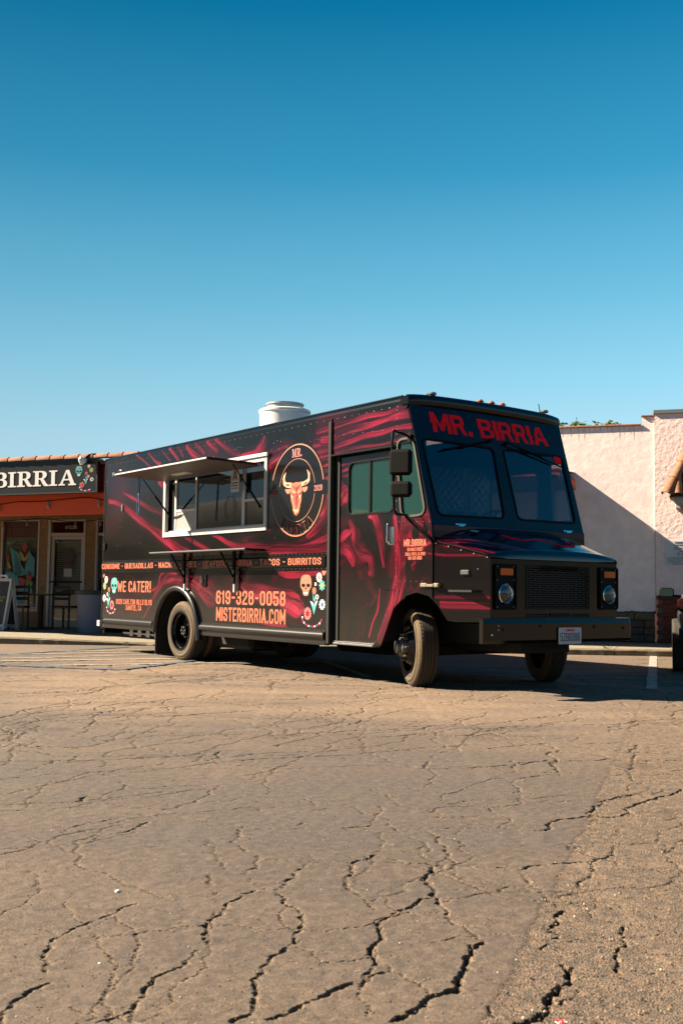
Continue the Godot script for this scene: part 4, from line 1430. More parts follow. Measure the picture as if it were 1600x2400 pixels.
func make_cab() -> void:
	var wx := Transform3D(Basis(Vector3(0, 0, -1), Vector3(-0.276, 0.961, 0).normalized(), Vector3(0.961, 0.276, 0).normalized()), Vector3(5.33, 1.655, 0))
	var holes := [round_poly(V2([0.115, 0.092, 1.04, 0.105, 1.085, 0.90, 0.083, 0.915]), 0.07), round_poly(V2([1.243, 0.105, 2.142, 0.105, 2.160, 0.90, 1.232, 0.905]), 0.07)]
	var mb := MB.new()
	mb.xf = wx
	mb.uvs = Vector2(0.4, 0.4)
	for p in cut(V2([0.0, -0.02, WIDE, -0.02, WIDE, 1.30, 0.0, 1.30]), holes): mb.prism(p, -0.03, 0.0)
	part("windscreen_panel", mb, M.front_wrap, truck, "dark front panel round the windscreen")
	for h in holes:
		mb = MB.new()
		mb.xf = wx
		mb.frame(grown(h, 0.012), grown(h, -0.008), -0.012, 0.007)
		part("windscreen_seal", mb, M.black_trim, truck)
		mb = MB.new()
		mb.xf = wx
		mb.prism(h, -0.012, -0.006)
		part("windscreen_pane", mb, M.windscreen, truck)
	sliced_word(truck, 0.265, 1.985, 1.008, 1.230, 0.003, wx, M.red_vinyl)
	mb = MB.new()
	mb.xf = wx
	mb.cbox(Vector3(2.08, 0.862, -0.002), Vector3(0.11, 0.10, 0.008), 0.002)
	part("windscreen_sticker", mb, M.red_vinyl, truck, "red square sticker in the windscreen corner")
	for w in [[1.052, 0.985, 0.60, 0.865, 0.30, 0.80], [1.284, 0.972, 1.80, 0.85, 2.09, 0.765]]:
		mb = MB.new()
		mb.xf = wx
		mb.tube([Vector3(w[0], w[1], 0.0), Vector3(w[0], w[1], 0.045)], 0.02, 8)
		mb.tube([Vector3(w[0], w[1], 0.04), Vector3(w[2], w[3], 0.035)], 0.008, 6)
		mb.tube([Vector3(lerpf(w[0], w[2], 0.35), lerpf(w[1], w[3], 0.35), 0.022), Vector3(w[4], w[5], 0.018)], 0.009, 6)
		part("wiper", mb, M.black_trim, truck)
	for x in [0.374, 1.964]:
		mb = MB.new()
		mb.xf = wx
		mb.cbox(Vector3(x, 0.0, 0.012), Vector3(0.14, 0.022, 0.022), 0.004)
		mb.cbox(Vector3(x, -0.012, 0.02), Vector3(0.07, 0.03, 0.02), 0.004)
		part("bonnet_catch", mb, M.chrome, truck)
	# cowl and bonnet
	mb = MB.new()
	mb.uvs = Vector2(0.5, 0.5)
	mb.cbox(Vector3(5.335, 1.58, -WIDE / 2), Vector3(0.05, 0.15, WIDE - 0.01), 0.015)
	part("cowl", mb, M.front_wrap, truck)
	mb = MB.new()
	mb.uv_top = true
	mb.uvo = Vector2(-0.03, 5.34)
	mb.uvs = Vector2(1.0 / 2.3, 1.0 / 0.7)
	var hood := func(a: float, b: float) -> Vector3:
		var s := 2.0 * a - 1.0
		s = signf(s) * (1.0 - pow(1.0 - absf(s), 1.6))
		var k := minf(b / 0.75, 1.0)
		var u := 5.35 + 0.55 * k
		var edge := lerpf(1.487, 1.350, k)
		var top := lerpf(1.640, 1.410, k)
		var crown := 1.0 - pow(absf(s), 3.6)
		var y := edge + (top - edge) * crown
		if b > 0.75:
			var t := (b - 0.75) / 0.25 * PI / 2
			u += 0.066 * sin(t) * (1.0 - 0.35 * pow(absf(s), 10.0))
			y -= (0.045 + (top - edge) * crown) * (1.0 - cos(t))
		var half := WIDE / 2 - fender_x(u) + 0.004
		return Vector3(u, y, -WIDE / 2 + s * half * -1.0)
	mb.surf(hood, 40, 30, false)
	part("bonnet", mb, M.bonnet_wrap, truck, "sloping bonnet reflecting the sky")
	mb = MB.new()
	mb.tube([Vector3(5.35, 1.485, 0.008), Vector3(5.90, 1.345, -0.18), Vector3(5.955, 1.308, -0.21), Vector3(5.958, 1.306, -WIDE + 0.21), Vector3(5.90, 1.345, -WIDE + 0.18), Vector3(5.35, 1.485, -WIDE - 0.008)], 0.009, 6)
	part("bonnet_gasket", mb, M.black_trim, truck)
	mb = MB.new()   # thin red hose line printed over the bonnet
	var loop := []
	for i in 14:
		var t := i / 13.0
		var nn := lerpf(0.75, 1.62, t)
		var uu := 5.55 + 0.25 * t + (0.06 * sin(t * 9.0))
		if i > 10: nn = 1.62 - (i - 11) * 0.02; uu = 5.80 - (i - 10) * 0.05
		loop.append(Vector3(uu, lerpf(1.640, 1.410, clampf((uu - 5.35) / 0.55, 0.0, 1.0)) + 0.001, -nn))
	mb.tube(loop, 0.006, 5)
	part("bonnet_pinstripe", mb, M.red_vinyl, truck)
	mb = MB.new()   # small teal oval on the bonnet
	mb.xf = Transform3D(Basis(Vector3(0, 0, -1), Vector3(-0.947, 0.31, 0).normalized(), Vector3(0.31, 0.947, 0).normalized()), Vector3(5.47, 1.590, -0.45))
	mb.prism(oval(0, 0, 0.055, 0.03, 20), 0.0, 0.003)
	part("bonnet_oval", mb, M.teal_vinyl, truck)
	# fender sides
	for s in 2:
		var fx := Transform3D(Basis(Vector3(0.949, 0, -0.316), Vector3.UP, Vector3(0.316, 0, 0.949)), Vector3(5.35, 0, 0.0))
		if s == 1: fx = Transform3D(Basis(Vector3.RIGHT, Vector3.UP, Vector3(0, 0, -1)), Vector3(0, 0, -WIDE)) * fx
		mb = wrapped() if s == 0 else MB.new()
		mb.xf = fx
		if s == 0: mb.uvo.x = -2.5 - 5.35
		mb.prism(V2([0.0, 0.90, 0.065, 0.839, 0.17, 0.70, 0.26, 0.69, 0.56, 0.695, 0.632, 0.70, 0.632, 1.322, 0.0, 1.482]), -0.02, 0.0)
		part("fender_side", mb, M.marbled_wrap if s == 0 else M.black_paint, truck)
		mb = MB.new()
		mb.xf = fx
		for i in 5:
			mb.dome(Vector3(0.04 + i * 0.14, 1.455 - i * 0.036, 0.002), Vector3.BACK, 0.010, 8)
		mb.dome(Vector3(0.50, 1.20, 0.0), Vector3.BACK, 0.008)
		part("fender_screw", mb, M.rivet_metal, truck)
		if s == 0:
			mb = MB.new()
			mb.xf = fx
			mb.cbox(Vector3(0.365, 1.168, 0.010), Vector3(0.095, 0.05, 0.022), 0.009)
			part("side_marker", mb, M.clear_lens, truck, "clear side marker lamp")
			mb = MB.new()
			mb.cbox(Vector3(5.25, 1.042, 0.022), Vector3(0.10, 0.045, 0.035), 0.01)
			mb.cbox(Vector3(5.335, 1.040, 0.026), Vector3(0.12, 0.028, 0.02), 0.004)
			mb.cbox(Vector3(5.42, 1.042, 0.010), Vector3(0.08, 0.045, 0.035), 0.01)
			part("bonnet_strap", mb, M.beige_rubber, truck)
	mb = MB.new()   # black seam between cab and bonnet
	mb.tube([Vector3(5.352, 0.92, 0.003), Vector3(5.352, 1.50, 0.004), Vector3(5.335, 1.66, 0.004)], 0.009, 6)
	part("bonnet_seam", mb, M.black_trim, truck)
	# flat front
	var fx := Transform3D(Basis(Vector3(0, 0, -1), Vector3.UP, Vector3.RIGHT), Vector3(5.95, 0, 0))
	mb = MB.new()
	mb.xf = fx
	mb.uvs = Vector2(0.45, 0.45)
	var grille := V2([0.679, 0.822, 1.601, 0.822, 1.601, 1.252, 0.679, 1.252])
	var low1 := V2([0.679, 0.738, 0.985, 0.738, 0.985, 0.785, 0.679, 0.785])
	var low2 := V2([1.335, 0.738, 1.601, 0.738, 1.601, 0.785, 1.335, 0.785])
	for p in cut(V2([0.2, 0.69, 2.036, 0.69, 2.036, 1.335, 0.2, 1.335]), [low1, low2, grille]): mb.prism(p, -0.02, 0.0)
	part("front_panel", mb, M.front_gloss, truck)
	mb = MB.new()
	mb.xf = fx
	mb.frame(grown(grille, 0.004), grown(grille, -0.012), -0.02, 0.006)
	mb.box(Vector3(1.14, 1.0, -0.12), Vector3(1.1, 0.62, 0.01))
	part("grille_back", mb, M.soot_black, truck)
	mb = MB.new()
	mb.xf = fx
	for i in 19:
		var y := 0.834 + i * 0.0222
		mb.cbox(Vector3(1.14, y, -0.006), Vector3(0.915, 0.0065, 0.016), 0.002)
	for i in 18:
		for k in 8:
			var x := 0.70 + k * 0.118 + (0.059 if i % 2 else 0.0)
			if x < 1.59: mb.box(Vector3(x, 0.845 + i * 0.0222, -0.008), Vector3(0.006, 0.0157, 0.012))
	for q in [[0.832, 0.305], [1.468, 0.265]]:
		for i in 3: mb.box(Vector3(q[0], 0.744 + i * 0.018, -0.006), Vector3(q[1], 0.006, 0.014))
	part("grille_bars", mb, mat("grille_metal", lin(0.05, 0.042, 0.032), 0.45, 0.3), truck).set_meta("kind", "stuff")
	text(truck, "lettering", "GRUMMAN OLSON", "Droid Sans", Rect2(0.866, 1.205, 0.555, 0.045), fx * at(0, 0, 0.008), M.black_trim, 0.006)
	mb = MB.new()
	mb.xf = fx
	mb.cbox(Vector3(1.16, 0.765, 0.004), Vector3(0.30, 0.035, 0.02), 0.006)
	part("grille_slot", mb, M.soot_black, truck)
	for s in [0, 1]:
		var hl := Node3D.new()
		hl.name = "headlight"
		truck.add_child(hl, true)
		var c := 0.390 if s == 0 else 1.893
		var r := rrect(c - 0.142, 0.816, c + 0.142, 1.256, 0.03)
		mb = MB.new()
		mb.xf = fx
		mb.frame(r, grown(r, -0.016), 0.0, 0.024)
		mb.prism(grown(r, -0.016), 0.0, 0.012, false)
		part("lamp_bezel", mb, M.black_trim, hl)
		mb = MB.new()
		mb.xf = fx * at(c, 0.967, 0.0) * Transform3D(Basis(Vector3.RIGHT, PI / 2), Vector3.ZERO)
		mb.lathe([Vector2(0.098, 0.010), Vector2(0.100, 0.022), Vector2(0.092, 0.028), Vector2(0.088, 0.018), Vector2(0.06, -0.01), Vector2(0.02, -0.028), Vector2(0.0, -0.03)], 32, 0.0, TAU, false)
		part("reflector", mb, M.chrome, hl)
		mb = MB.new()
		mb.xf = fx * at(c, 0.967, 0.0) * Transform3D(Basis(Vector3.RIGHT, PI / 2), Vector3.ZERO)
		mb.lathe([Vector2(0.089, 0.020), Vector2(0.07, 0.033), Vector2(0.04, 0.042), Vector2(0.0, 0.046)], 28, 0.0, TAU, true)
		part("lens", mb, M.clear_glass, hl)
		mb = MB.new()
		mb.xf = fx
		mb.cbox(Vector3(c + 0.012, 1.180, 0.016), Vector3(0.172, 0.070, 0.018), 0.006)
		part("turn_signal", mb, M.amber_lens, hl)
		mb = MB.new()
		mb.xf = fx
		for q in [[-0.11, 1.23], [0.11, 1.23], [-0.11, 1.10], [0.11, 1.10], [-0.11, 0.842], [0.11, 0.842]]:
			mb.dome(Vector3(c + q[0], q[1], 0.012), Vector3.BACK, 0.006)
		part("bezel_screw", mb, M.steel, hl)
	# bumper
	var bp := Node3D.new()
	bp.name = "bumper"
	truck.add_child(bp, true)
	mb = MB.new()
	var prof := [Vector2(6.06, 0.738), Vector2(6.085, 0.732), Vector2(6.10, 0.688), Vector2(6.10, 0.53), Vector2(6.085, 0.503), Vector2(6.05, 0.497)]
	for i in prof.size() - 1:
		var a: Vector2 = prof[i]
		var b: Vector2 = prof[i + 1]
		mb.quad(Vector3(a.x, a.y, 0.035), Vector3(b.x, b.y, 0.035), Vector3(b.x, b.y, -2.05), Vector3(a.x, a.y, -2.05))
	# rounded far end and near return
	for i in 6:
		var t0 := i / 6.0 * PI / 2
		var t1 := (i + 1) / 6.0 * PI / 2
		for j in prof.size() - 1:
			var f := func(q: Vector2, t: float) -> Vector3: return Vector3(q.x - 0.09 * (1.0 - cos(t)), q.y, -2.05 - 0.09 * sin(t))
			mb.quad(f.call(prof[j], t0), f.call(prof[j + 1], t0), f.call(prof[j + 1], t1), f.call(prof[j], t1))
	mb.box(Vector3(6.07, 0.617, 0.030), Vector3(0.05, 0.225, 0.008))
	mb.box(Vector3(5.90, 0.617, -2.133), Vector3(0.25, 0.235, 0.014))
	mb.box(Vector3(6.0, 0.734, -1.05), Vector3(0.15, 0.006, 2.15))
	mb.box(Vector3(6.045, 0.617, -1.05), Vector3(0.012, 0.22, 2.1))
	part("bumper_bar", mb, M.front_gloss, bp)
	mb = MB.new()
	for q in [[0.075, 0.585], [0.16, 0.668], [0.16, 0.63]]: mb.dome(Vector3(6.10, q[1], -q[0]), Vector3.RIGHT, 0.011 if q[0] < 0.1 else 0.006, 8)
	part("bumper_bolt", mb, M.chrome, bp)
	mb = MB.new()
	for q in [[0.22, 0.63], [0.72, 0.66], [1.50, 0.65], [1.95, 0.635]]: mb.dome(Vector3(6.10, q[1], -q[0]), Vector3.RIGHT, 0.018, 8)
	part("bumper_hole", mb, M.soot_black, bp)
	var bx := Transform3D(Basis(Vector3(0, 0, -1), Vector3.UP, Vector3.RIGHT), Vector3(6.10, 0, 0))
	var plate := Node3D.new()
	plate.name = "number_plate"
	truck.add_child(plate, true)
	mb = MB.new()
	mb.xf = bx
	mb.prism(rrect(0.962, 0.484, 1.290, 0.646, 0.015), 0.012, 0.016)
	part("plate_face", mb, M.plate_white, plate)
	block_text(plate, "5Z68396", Rect2(0.985, 0.512, 0.283, 0.082), bx * at(0, 0, 0.0155), M.plate_blue, 0.12)
	text(plate, "lettering", "California", "Droid Serif", Rect2(1.06, 0.610, 0.13, 0.024), bx * at(0, 0, 0.0175), M.red_vinyl)
	mb = MB.new()
	mb.xf = bx
	for q in [[1.03, 0.628], [1.225, 0.628], [1.03, 0.497], [1.225, 0.497]]: mb.dome(Vector3(q[0], q[1], 0.016), Vector3.BACK, 0.007)
	part("plate_screw", mb, M.steel, plate)
	# mirrors on a bent tube
	var mr := Node3D.new()
	mr.name = "side_mirror"
	truck.add_child(mr, true)
	mb = MB.new()
	mb.tube([Vector3(5.0, 2.55, 0.01), Vector3(4.98, 2.585, 0.12), Vector3(5.03, 2.59, 0.25), Vector3(5.065, 2.545, 0.292), Vector3(5.07, 2.45, 0.30), Vector3(5.085, 2.1, 0.30), Vector3(5.11, 1.78, 0.30), Vector3(5.12, 1.74, 0.27), Vector3(5.02, 1.75, 0.10), Vector3(4.965, 1.75, 0.01)], 0.013, 8)
	mb.tube([Vector3(5.05, 1.745, 0.12), Vector3(5.2, 1.59, 0.05), Vector3(5.35, 1.472, 0.012)], 0.012, 6)
	mb.cbox(Vector3(5.0, 2.53, 0.012), Vector3(0.06, 0.09, 0.025), 0.006)
	part("mirror_arm", mb, M.black_trim, mr)
	for q in [[5.215, 2.245, 0.255, 0.26], [5.225, 1.978, 0.24, 0.16]]:
		mb = MB.new()
		mb.xf = Transform3D(Basis(Vector3.UP, deg_to_rad(28)), Vector3(q[0] - 0.015, q[1], 0.31))
		mb.cbox(Vector3(0.015, 0, 0), Vector3(q[2] * 0.94, q[3], 0.075), 0.03)
		part("mirror_head", mb, M.black_trim, mr)
	# roof lamps and aerial
	for x in [1.041, 1.211, 1.376]:
		mb = MB.new()
		mb.cbox(Vector3(4.93, 3.045, -x), Vector3(0.05, 0.012, 0.07), 0.004)
		mb.dome(Vector3(4.93, 3.05, -x), Vector3.UP, 0.03, 12)
		part("roof_marker_lamp", mb, M.amber_lens, truck)
	for x in [0.345, 2.04]:
		mb = MB.new()
		mb.cbox(Vector3(4.92, 3.043, -x), Vector3(0.11, 0.035, 0.075), 0.014)
		part("roof_marker_lamp", mb, M.clear_lens, truck)
	mb = MB.new()
	mb.tube([Vector3(4.93, 3.03, -1.972), Vector3(4.925, 3.125, -1.955)], 0.005, 5)
	part("aerial", mb, M.black_trim, truck)
	# cab inside: quilted bulkhead, post, seat, wheel, dash
	mb = MB.new()
	mb.surf(func(a: float, b: float) -> Vector3:
		var z := lerpf(-1.20, -2.18, a)
		var y := lerpf(0.75, 2.45, b)
		var q := absf(sin((z + y) * PI / 0.11)) * absf(sin((z - y) * PI / 0.11))
		return Vector3(3.90 + 0.022 * pow(q, 0.5), y, z), 60, 100, true)
	part("quilted_bulkhead", mb, M.inside_steel, truck)
	mb = MB.new()
	mb.box(Vector3(3.86, 1.85, -0.66), Vector3(0.03, 2.2, 1.06))
	part("cab_bulkhead", mb, M.inside_dark, truck)
	mb = MB.new()
	mb.cbox(Vector3(4.78, 1.80, -0.995), Vector3(0.05, 1.05, 0.07), 0.006)
	part("cab_post", mb, mat("pale_steel", lin(0.7, 0.85, 0.9), 0.5), truck)
	mb = MB.new()
	mb.cbox(Vector3(5.15, 1.42, -WIDE / 2), Vector3(0.34, 0.42, WIDE - 0.12), 0.05)
	part("dashboard", mb, M.inside_dark, truck)
	var sw := Node3D.new()
	sw.name = "steering_wheel"
	sw.transform = Transform3D(Basis(Vector3.BACK, deg_to_rad(50)), Vector3(4.80, 1.70, -1.30))
	truck.add_child(sw, true)
	mb = MB.new()
	var ring := []
	for i in 25: ring.append(Vector3(0.22 * cos(TAU * i / 24), 0, 0.22 * sin(TAU * i / 24)))
	mb.tube(ring, 0.014, 8)
	mb.tube([Vector3(-0.21, 0, 0), Vector3(0.21, 0, 0)], 0.012, 6)
	mb.tube([Vector3(0, 0, 0), Vector3(0, 0, 0.21)], 0.012, 6)
	part("wheel_rim", mb, M.black_trim, sw)
	mb = MB.new()
	mb.lathe([Vector2(0.05, -0.03), Vector2(0.055, 0.01), Vector2(0.04, 0.02), Vector2(0.0, 0.024)], 20)
	part("horn_button", mb, M.steel, sw)
	mb = MB.new()
	mb.cbox(Vector3(4.25, 1.15, -1.65), Vector3(0.5, 0.14, 0.5), 0.04)
	mb.cbox(Vector3(4.02, 1.55, -1.65), Vector3(0.13, 0.75, 0.48), 0.05)
	part("driver_seat", mb, M.inside_dark, truck)

# ---------------------------------------------------------------- wheels and underside
func make_wheel(steer: bool) -> Node3D:    # axis along z, outer face at z = 0
	var w := Node3D.new()
	w.name = "wheel"
	truck.add_child(w, true)
	var turn := Transform3D(Basis(Vector3.RIGHT, PI / 2), Vector3.ZERO)   # lathe y becomes z
	var mb := MB.new()
	mb.xf = turn
	var wd := 0.225
	mb.lathe([Vector2(0.312, 0.0045), Vector2(0.285, -0.001), Vector2(0.262, -0.011), Vector2(0.255, -0.029)], 64, 0.0, TAU, true)
	mb.lathe([Vector2(0.352, 0.0045), Vector2(0.349, 0.006), Vector2(0.345, 0.0055)], 64)
	part("tyre_bead", mb, M.front_tread_rubber, w)
	mb = MB.new()
	mb.xf = turn
	var p := [Vector2(0.305, 0.0), Vector2(0.315, 0.004), Vector2(0.33, 0.002), Vector2(0.334, 0.006), Vector2(0.34, 0.002), Vector2(0.372, -0.006), Vector2(0.392, -0.022), Vector2(0.401, -0.036)]
	p.reverse()
	mb.lathe(p, 64, 0.0, TAU, true)
	var q := [Vector2(0.255, -wd + 0.03), Vector2(0.285, -wd + 0.002), Vector2(0.33, -wd), Vector2(0.375, -wd + 0.008), Vector2(0.401, -wd + 0.036)]
	mb.lathe(q, 48, 0.0, TAU, true)
	part("tyre", mb, M.tyre_rubber, w)
	mb = MB.new()
	mb.xf = turn
	var tr := [Vector2(0.401, -wd + 0.036)]
	for k in 4:
		var y := -wd + 0.060 + k * 0.034
		tr.append_array([Vector2(0.407, y - 0.004), Vector2(0.394, y - 0.003), Vector2(0.394, y + 0.003), Vector2(0.407, y + 0.004)])
	tr.append(Vector2(0.401, -0.036))
	mb.lathe(tr, 64)
	for i in 64:   # small shoulder sipes
		var a := TAU * i / 64
		mb.box(Vector3(0.4005 * cos(a), -0.038, 0.4005 * sin(a)), Vector3(0.008, 0.012, 0.008))
	part("tyre_tread", mb, M.front_tread_rubber if steer else M.tread_rubber, w)
	mb = MB.new()
	mb.xf = turn
	if steer:
		mb.lathe([Vector2(0.262, -0.012), Vector2(0.268, 0.004), Vector2(0.252, 0.004), Vector2(0.246, -0.02), Vector2(0.225, -0.06), Vector2(0.20, -0.03), Vector2(0.17, 0.01), Vector2(0.15, 0.035), Vector2(0.0, 0.035)].duplicate(), 40)
	else:
		mb.lathe([Vector2(0.262, -0.012), Vector2(0.268, 0.002), Vector2(0.252, 0.002), Vector2(0.246, -0.03), Vector2(0.228, -0.05), Vector2(0.215, -0.15), Vector2(0.14, -0.17), Vector2(0.0, -0.17)], 40)
	part("rim", mb, M.black_paint, w)
	mb = MB.new()
	mb.xf = turn
	var hy := 0.035 if steer else -0.17
	mb.lathe([Vector2(0.105, hy), Vector2(0.10, hy + 0.05), Vector2(0.075, hy + 0.06), Vector2(0.068, hy + (0.10 if steer else 0.12)), Vector2(0.0, hy + (0.105 if steer else 0.125))], 28)
	part("hub", mb, M.hub_metal if steer else M.black_paint, w)
	mb = MB.new()
	mb.xf = turn
	for i in 8:
		var a := TAU * i / 8
		var keep := mb.xf
		mb.xf = keep * Transform3D(Basis.IDENTITY, Vector3(0.128 * cos(a), hy, 0.128 * sin(a)))
		mb.lathe([Vector2(0.017, 0.0), Vector2(0.017, 0.03), Vector2(0.009, 0.034), Vector2(0.009, 0.05), Vector2(0.0, 0.05)], 6)
		mb.xf = keep
	if not steer:
		for i in 6:
			var a := TAU * i / 6
			mb.dome(Vector3(0.05 * cos(a), hy + 0.123, 0.05 * sin(a)), Vector3.UP, 0.014, 6)
	part("lug_nut", mb, M.hub_metal, w)
	return w

func make_running_gear() -> void:
	var flip := Basis(Vector3.UP, PI)
	var spots := []
	var rear := make_wheel(false)
	rear.position = Vector3(0.09, 0.405, -0.045)
	for q in [[Basis.IDENTITY, Vector3(0.09, 0.405, -0.30)], [flip, Vector3(0.09, 0.405, -WIDE + 0.045)], [flip, Vector3(0.09, 0.405, -WIDE + 0.30)]]:
		var c := rear.duplicate()
		c.name = "wheel"
		truck.add_child(c, true)
		c.transform = Transform3D(q[0], q[1])
	var turn := Basis(Vector3.UP, deg_to_rad(-25.0))
	var fr := make_wheel(true)
	fr.transform = Transform3D(turn, Vector3(4.70, 0.405, -0.245))
	var g := fr.duplicate()
	g.name = "wheel"
	truck.add_child(g, true)
	g.transform = Transform3D(turn * flip, Vector3(5.03, 0.405, -WIDE + 0.14))
	var mb := MB.new()
	for z in [-0.62, -1.62]: mb.box(Vector3(1.7, 0.56, z), Vector3(8.0, 0.2, 0.08))
	mb.box(Vector3(0.09, 0.405, -WIDE / 2), Vector3(0.12, 0.12, 1.6))
	mb.box(Vector3(4.70, 0.36, -WIDE / 2), Vector3(0.1, 0.1, 1.5))
	mb.dome(Vector3(0.09, 0.30, -WIDE / 2), Vector3.UP, 0.22, 12)
	mb.box(Vector3(5.0, 0.55, -WIDE / 2), Vector3(1.6, 0.34, 0.7))
	part("chassis", mb, M.soot_black, truck)
	mb = MB.new()
	mb.cbox(Vector3(0.95, 0.30, -0.55), Vector3(0.95, 0.2, 0.4), 0.05)
	part("fuel_tank", mb, M.soot_black, truck)
	mb = MB.new()
	mb.cbox(Vector3(2.2, 0.32, -1.75), Vector3(1.1, 0.28, 0.5), 0.08)
	part("generator_box", mb, M.soot_black, truck)
	mb = MB.new()
	for i in 5: mb.box(Vector3(-1.9 + i * 0.28, 0.30, -0.30), Vector3(0.12, 0.10, 0.06))
	mb.tube([Vector3(-2.2, 0.30, -0.3), Vector3(-0.7, 0.30, -0.3)], 0.03, 8)
	part("exhaust_pipe", mb, M.steel, truck)
	for z in [-0.30, -WIDE + 0.30]:
		mb = MB.new()
		mb.cbox(Vector3(-0.60, 0.235, z), Vector3(0.02, 0.36, 0.56), 0.004)
		part("mud_flap", mb, M.soot_black, truck)
	mb = MB.new()
	mb.cbox(Vector3(-2.48, 0.43, -WIDE / 2), Vector3(0.14, 0.09, WIDE), 0.01)
	mb.box(Vector3(-2.42, 0.34, -WIDE / 2), Vector3(0.06, 0.12, WIDE - 0.1))
	part("rear_bumper", mb, M.black_trim, truck)
	mb = MB.new()
	mb.cbox(Vector3(-2.48, 0.43, 0.008), Vector3(0.10, 0.09, 0.02), 0.004)
	part("bumper_end_cap", mb, M.white_frame, truck)

# ---------------------------------------------------------------- the site; local axes: x along the fronts, y up, z towards the car park
func sat(s: float, h: float, t: float, yaw := 0.0) -> Transform3D:
	return site_xf * Transform3D(Basis(Vector3.UP, yaw), Vector3(s, h, t))

func barrel(r: float, l: float, r2: float) -> ArrayMesh:    # half-round roof tile along z, thick clay
	var mb := MB.new()
	var n := 8
	for i in n:
		var a := PI * i / n
		var b := PI * (i + 1) / n
		var f := func(t: float, rr: float, z: float) -> Vector3: return Vector3(rr * cos(t), rr * sin(t), z)
		var na := Vector3(cos(a), sin(a), 0)
		var nb := Vector3(cos(b), sin(b), 0)
		mb.tri3(f.call(a, r, l), f.call(a, r2, 0.0), f.call(b, r2, 0.0), na, na, nb)
		mb.tri3(f.call(a, r, l), f.call(b, r2, 0.0), f.call(b, r, l), na, nb, nb)
		mb.quad(f.call(a, r - 0.016, l), f.call(a, r2 - 0.016, 0.0), f.call(b, r2 - 0.016, 0.0), f.call(b, r - 0.016, l))
		mb.quad(f.call(a, r - 0.016, l), f.call(a, r, l), f.call(b, r, l), f.call(b, r - 0.016, l))
	var m := mb.mesh()
	return m

func clay_mats() -> Array:
	var t := grain(91, 256, 0.015, 0.06, 0.6, 1.0, 0.15, 0.08)
	var o := []
	for c in [[0.44, 0.175, 0.08], [0.48, 0.205, 0.10], [0.38, 0.145, 0.065], [0.46, 0.215, 0.115]]:
		var m := StandardMaterial3D.new()
		m.albedo_color = lin(c[0], c[1], c[2])
		m.roughness = 0.85
		world_tex(m, t, 2.2)
		o.append(m)
	return o

var clay := []

func make_sidewalk() -> void:
	var conc := mat("kerb_concrete", lin(0.30, 0.245, 0.165), 0.92)
	var conc2 := mat("walk_concrete", lin(0.36, 0.30, 0.215), 0.92)
	var t := grain(95, 512, 0.02, 0.12, 0.68, 1.0, 0.25, 0.05)
	world_tex(conc, t, 0.9, 0.12)
	world_tex(conc2, t, 0.8, 0.06)
	var edge := [[-18.0, 6.9, 0.13], [-14.0, 5.55, 0.13], [-10.0, 4.31, 0.125], [-8.62, 3.89, 0.09], [-7.63, 3.52, 0.05], [-5.5, 3.28, 0.05], [-3.55, 2.95, 0.08], [-0.53, 2.19, 0.107], [1.2, 1.75, 0.11], [9.0, 1.6, 0.11]]
	var walk := thing("sidewalk", "pale concrete walkway with kerb along the shop fronts", "sidewalk", sat(0, 0, 0))
	walk.set_meta("kind", "structure")
	var f := func(s: float) -> Vector2:
		for i in edge.size() - 1:
			if s <= edge[i + 1][0]:
				var k: float = (s - edge[i][0]) / (edge[i + 1][0] - edge[i][0])
				return Vector2(lerpf(edge[i][1], edge[i + 1][1], k), lerpf(edge[i][2], edge[i + 1][2], k))
		return Vector2(1.6, 0.11)
	var s := -18.0
	while s < 8.9:
		var e := minf(s + 1.5, 9.0)
		var a: Vector2 = f.call(s + 0.006)
		var b: Vector2 = f.call(e - 0.006)
		var mb := MB.new()    # slab
		mb.quad(Vector3(s + 0.006, a.y, a.x - 0.16), Vector3(e - 0.006, b.y, b.x - 0.16), Vector3(e - 0.006, 0.14, -0.3), Vector3(s + 0.006, 0.14, -0.3))
		part("slab", mb, conc2, walk)
		mb = MB.new()         # kerb stone with a worn, rounded arris
		var pr := [[0.0, -0.05], [0.0, -0.02], [-0.02, 0.0], [-0.15, 0.002], [-0.155, -0.03]]
		var n := 12
		for i in n:
			var s0 := lerpf(s + 0.004, e - 0.004, float(i) / n)
			var s1 := lerpf(s + 0.004, e - 0.004, float(i + 1) / n)
			var p0: Vector2 = f.call(s0)
			var p1: Vector2 = f.call(s1)
			var j0 := 0.008 * wave.get_noise_1d(s0 * 30.0)
			var j1 := 0.008 * wave.get_noise_1d(s1 * 30.0)
			mb.quad(Vector3(s0, -0.05, p0.x + 0.01), Vector3(s1, -0.05, p1.x + 0.01), Vector3(s1, p1.y - 0.025 + j1, p1.x + j1), Vector3(s0, p0.y - 0.025 + j0, p0.x + j0))
			mb.quad(Vector3(s0, p0.y - 0.025 + j0, p0.x + j0), Vector3(s1, p1.y - 0.025 + j1, p1.x + j1), Vector3(s1, p1.y, p1.x - 0.025), Vector3(s0, p0.y, p0.x - 0.025))
			mb.quad(Vector3(s0, p0.y, p0.x - 0.025), Vector3(s1, p1.y, p1.x - 0.025), Vector3(s1, p1.y, p1.x - 0.154), Vector3(s0, p0.y, p0.x - 0.154))
		part("kerb_stone", mb, conc, walk)
		s = e

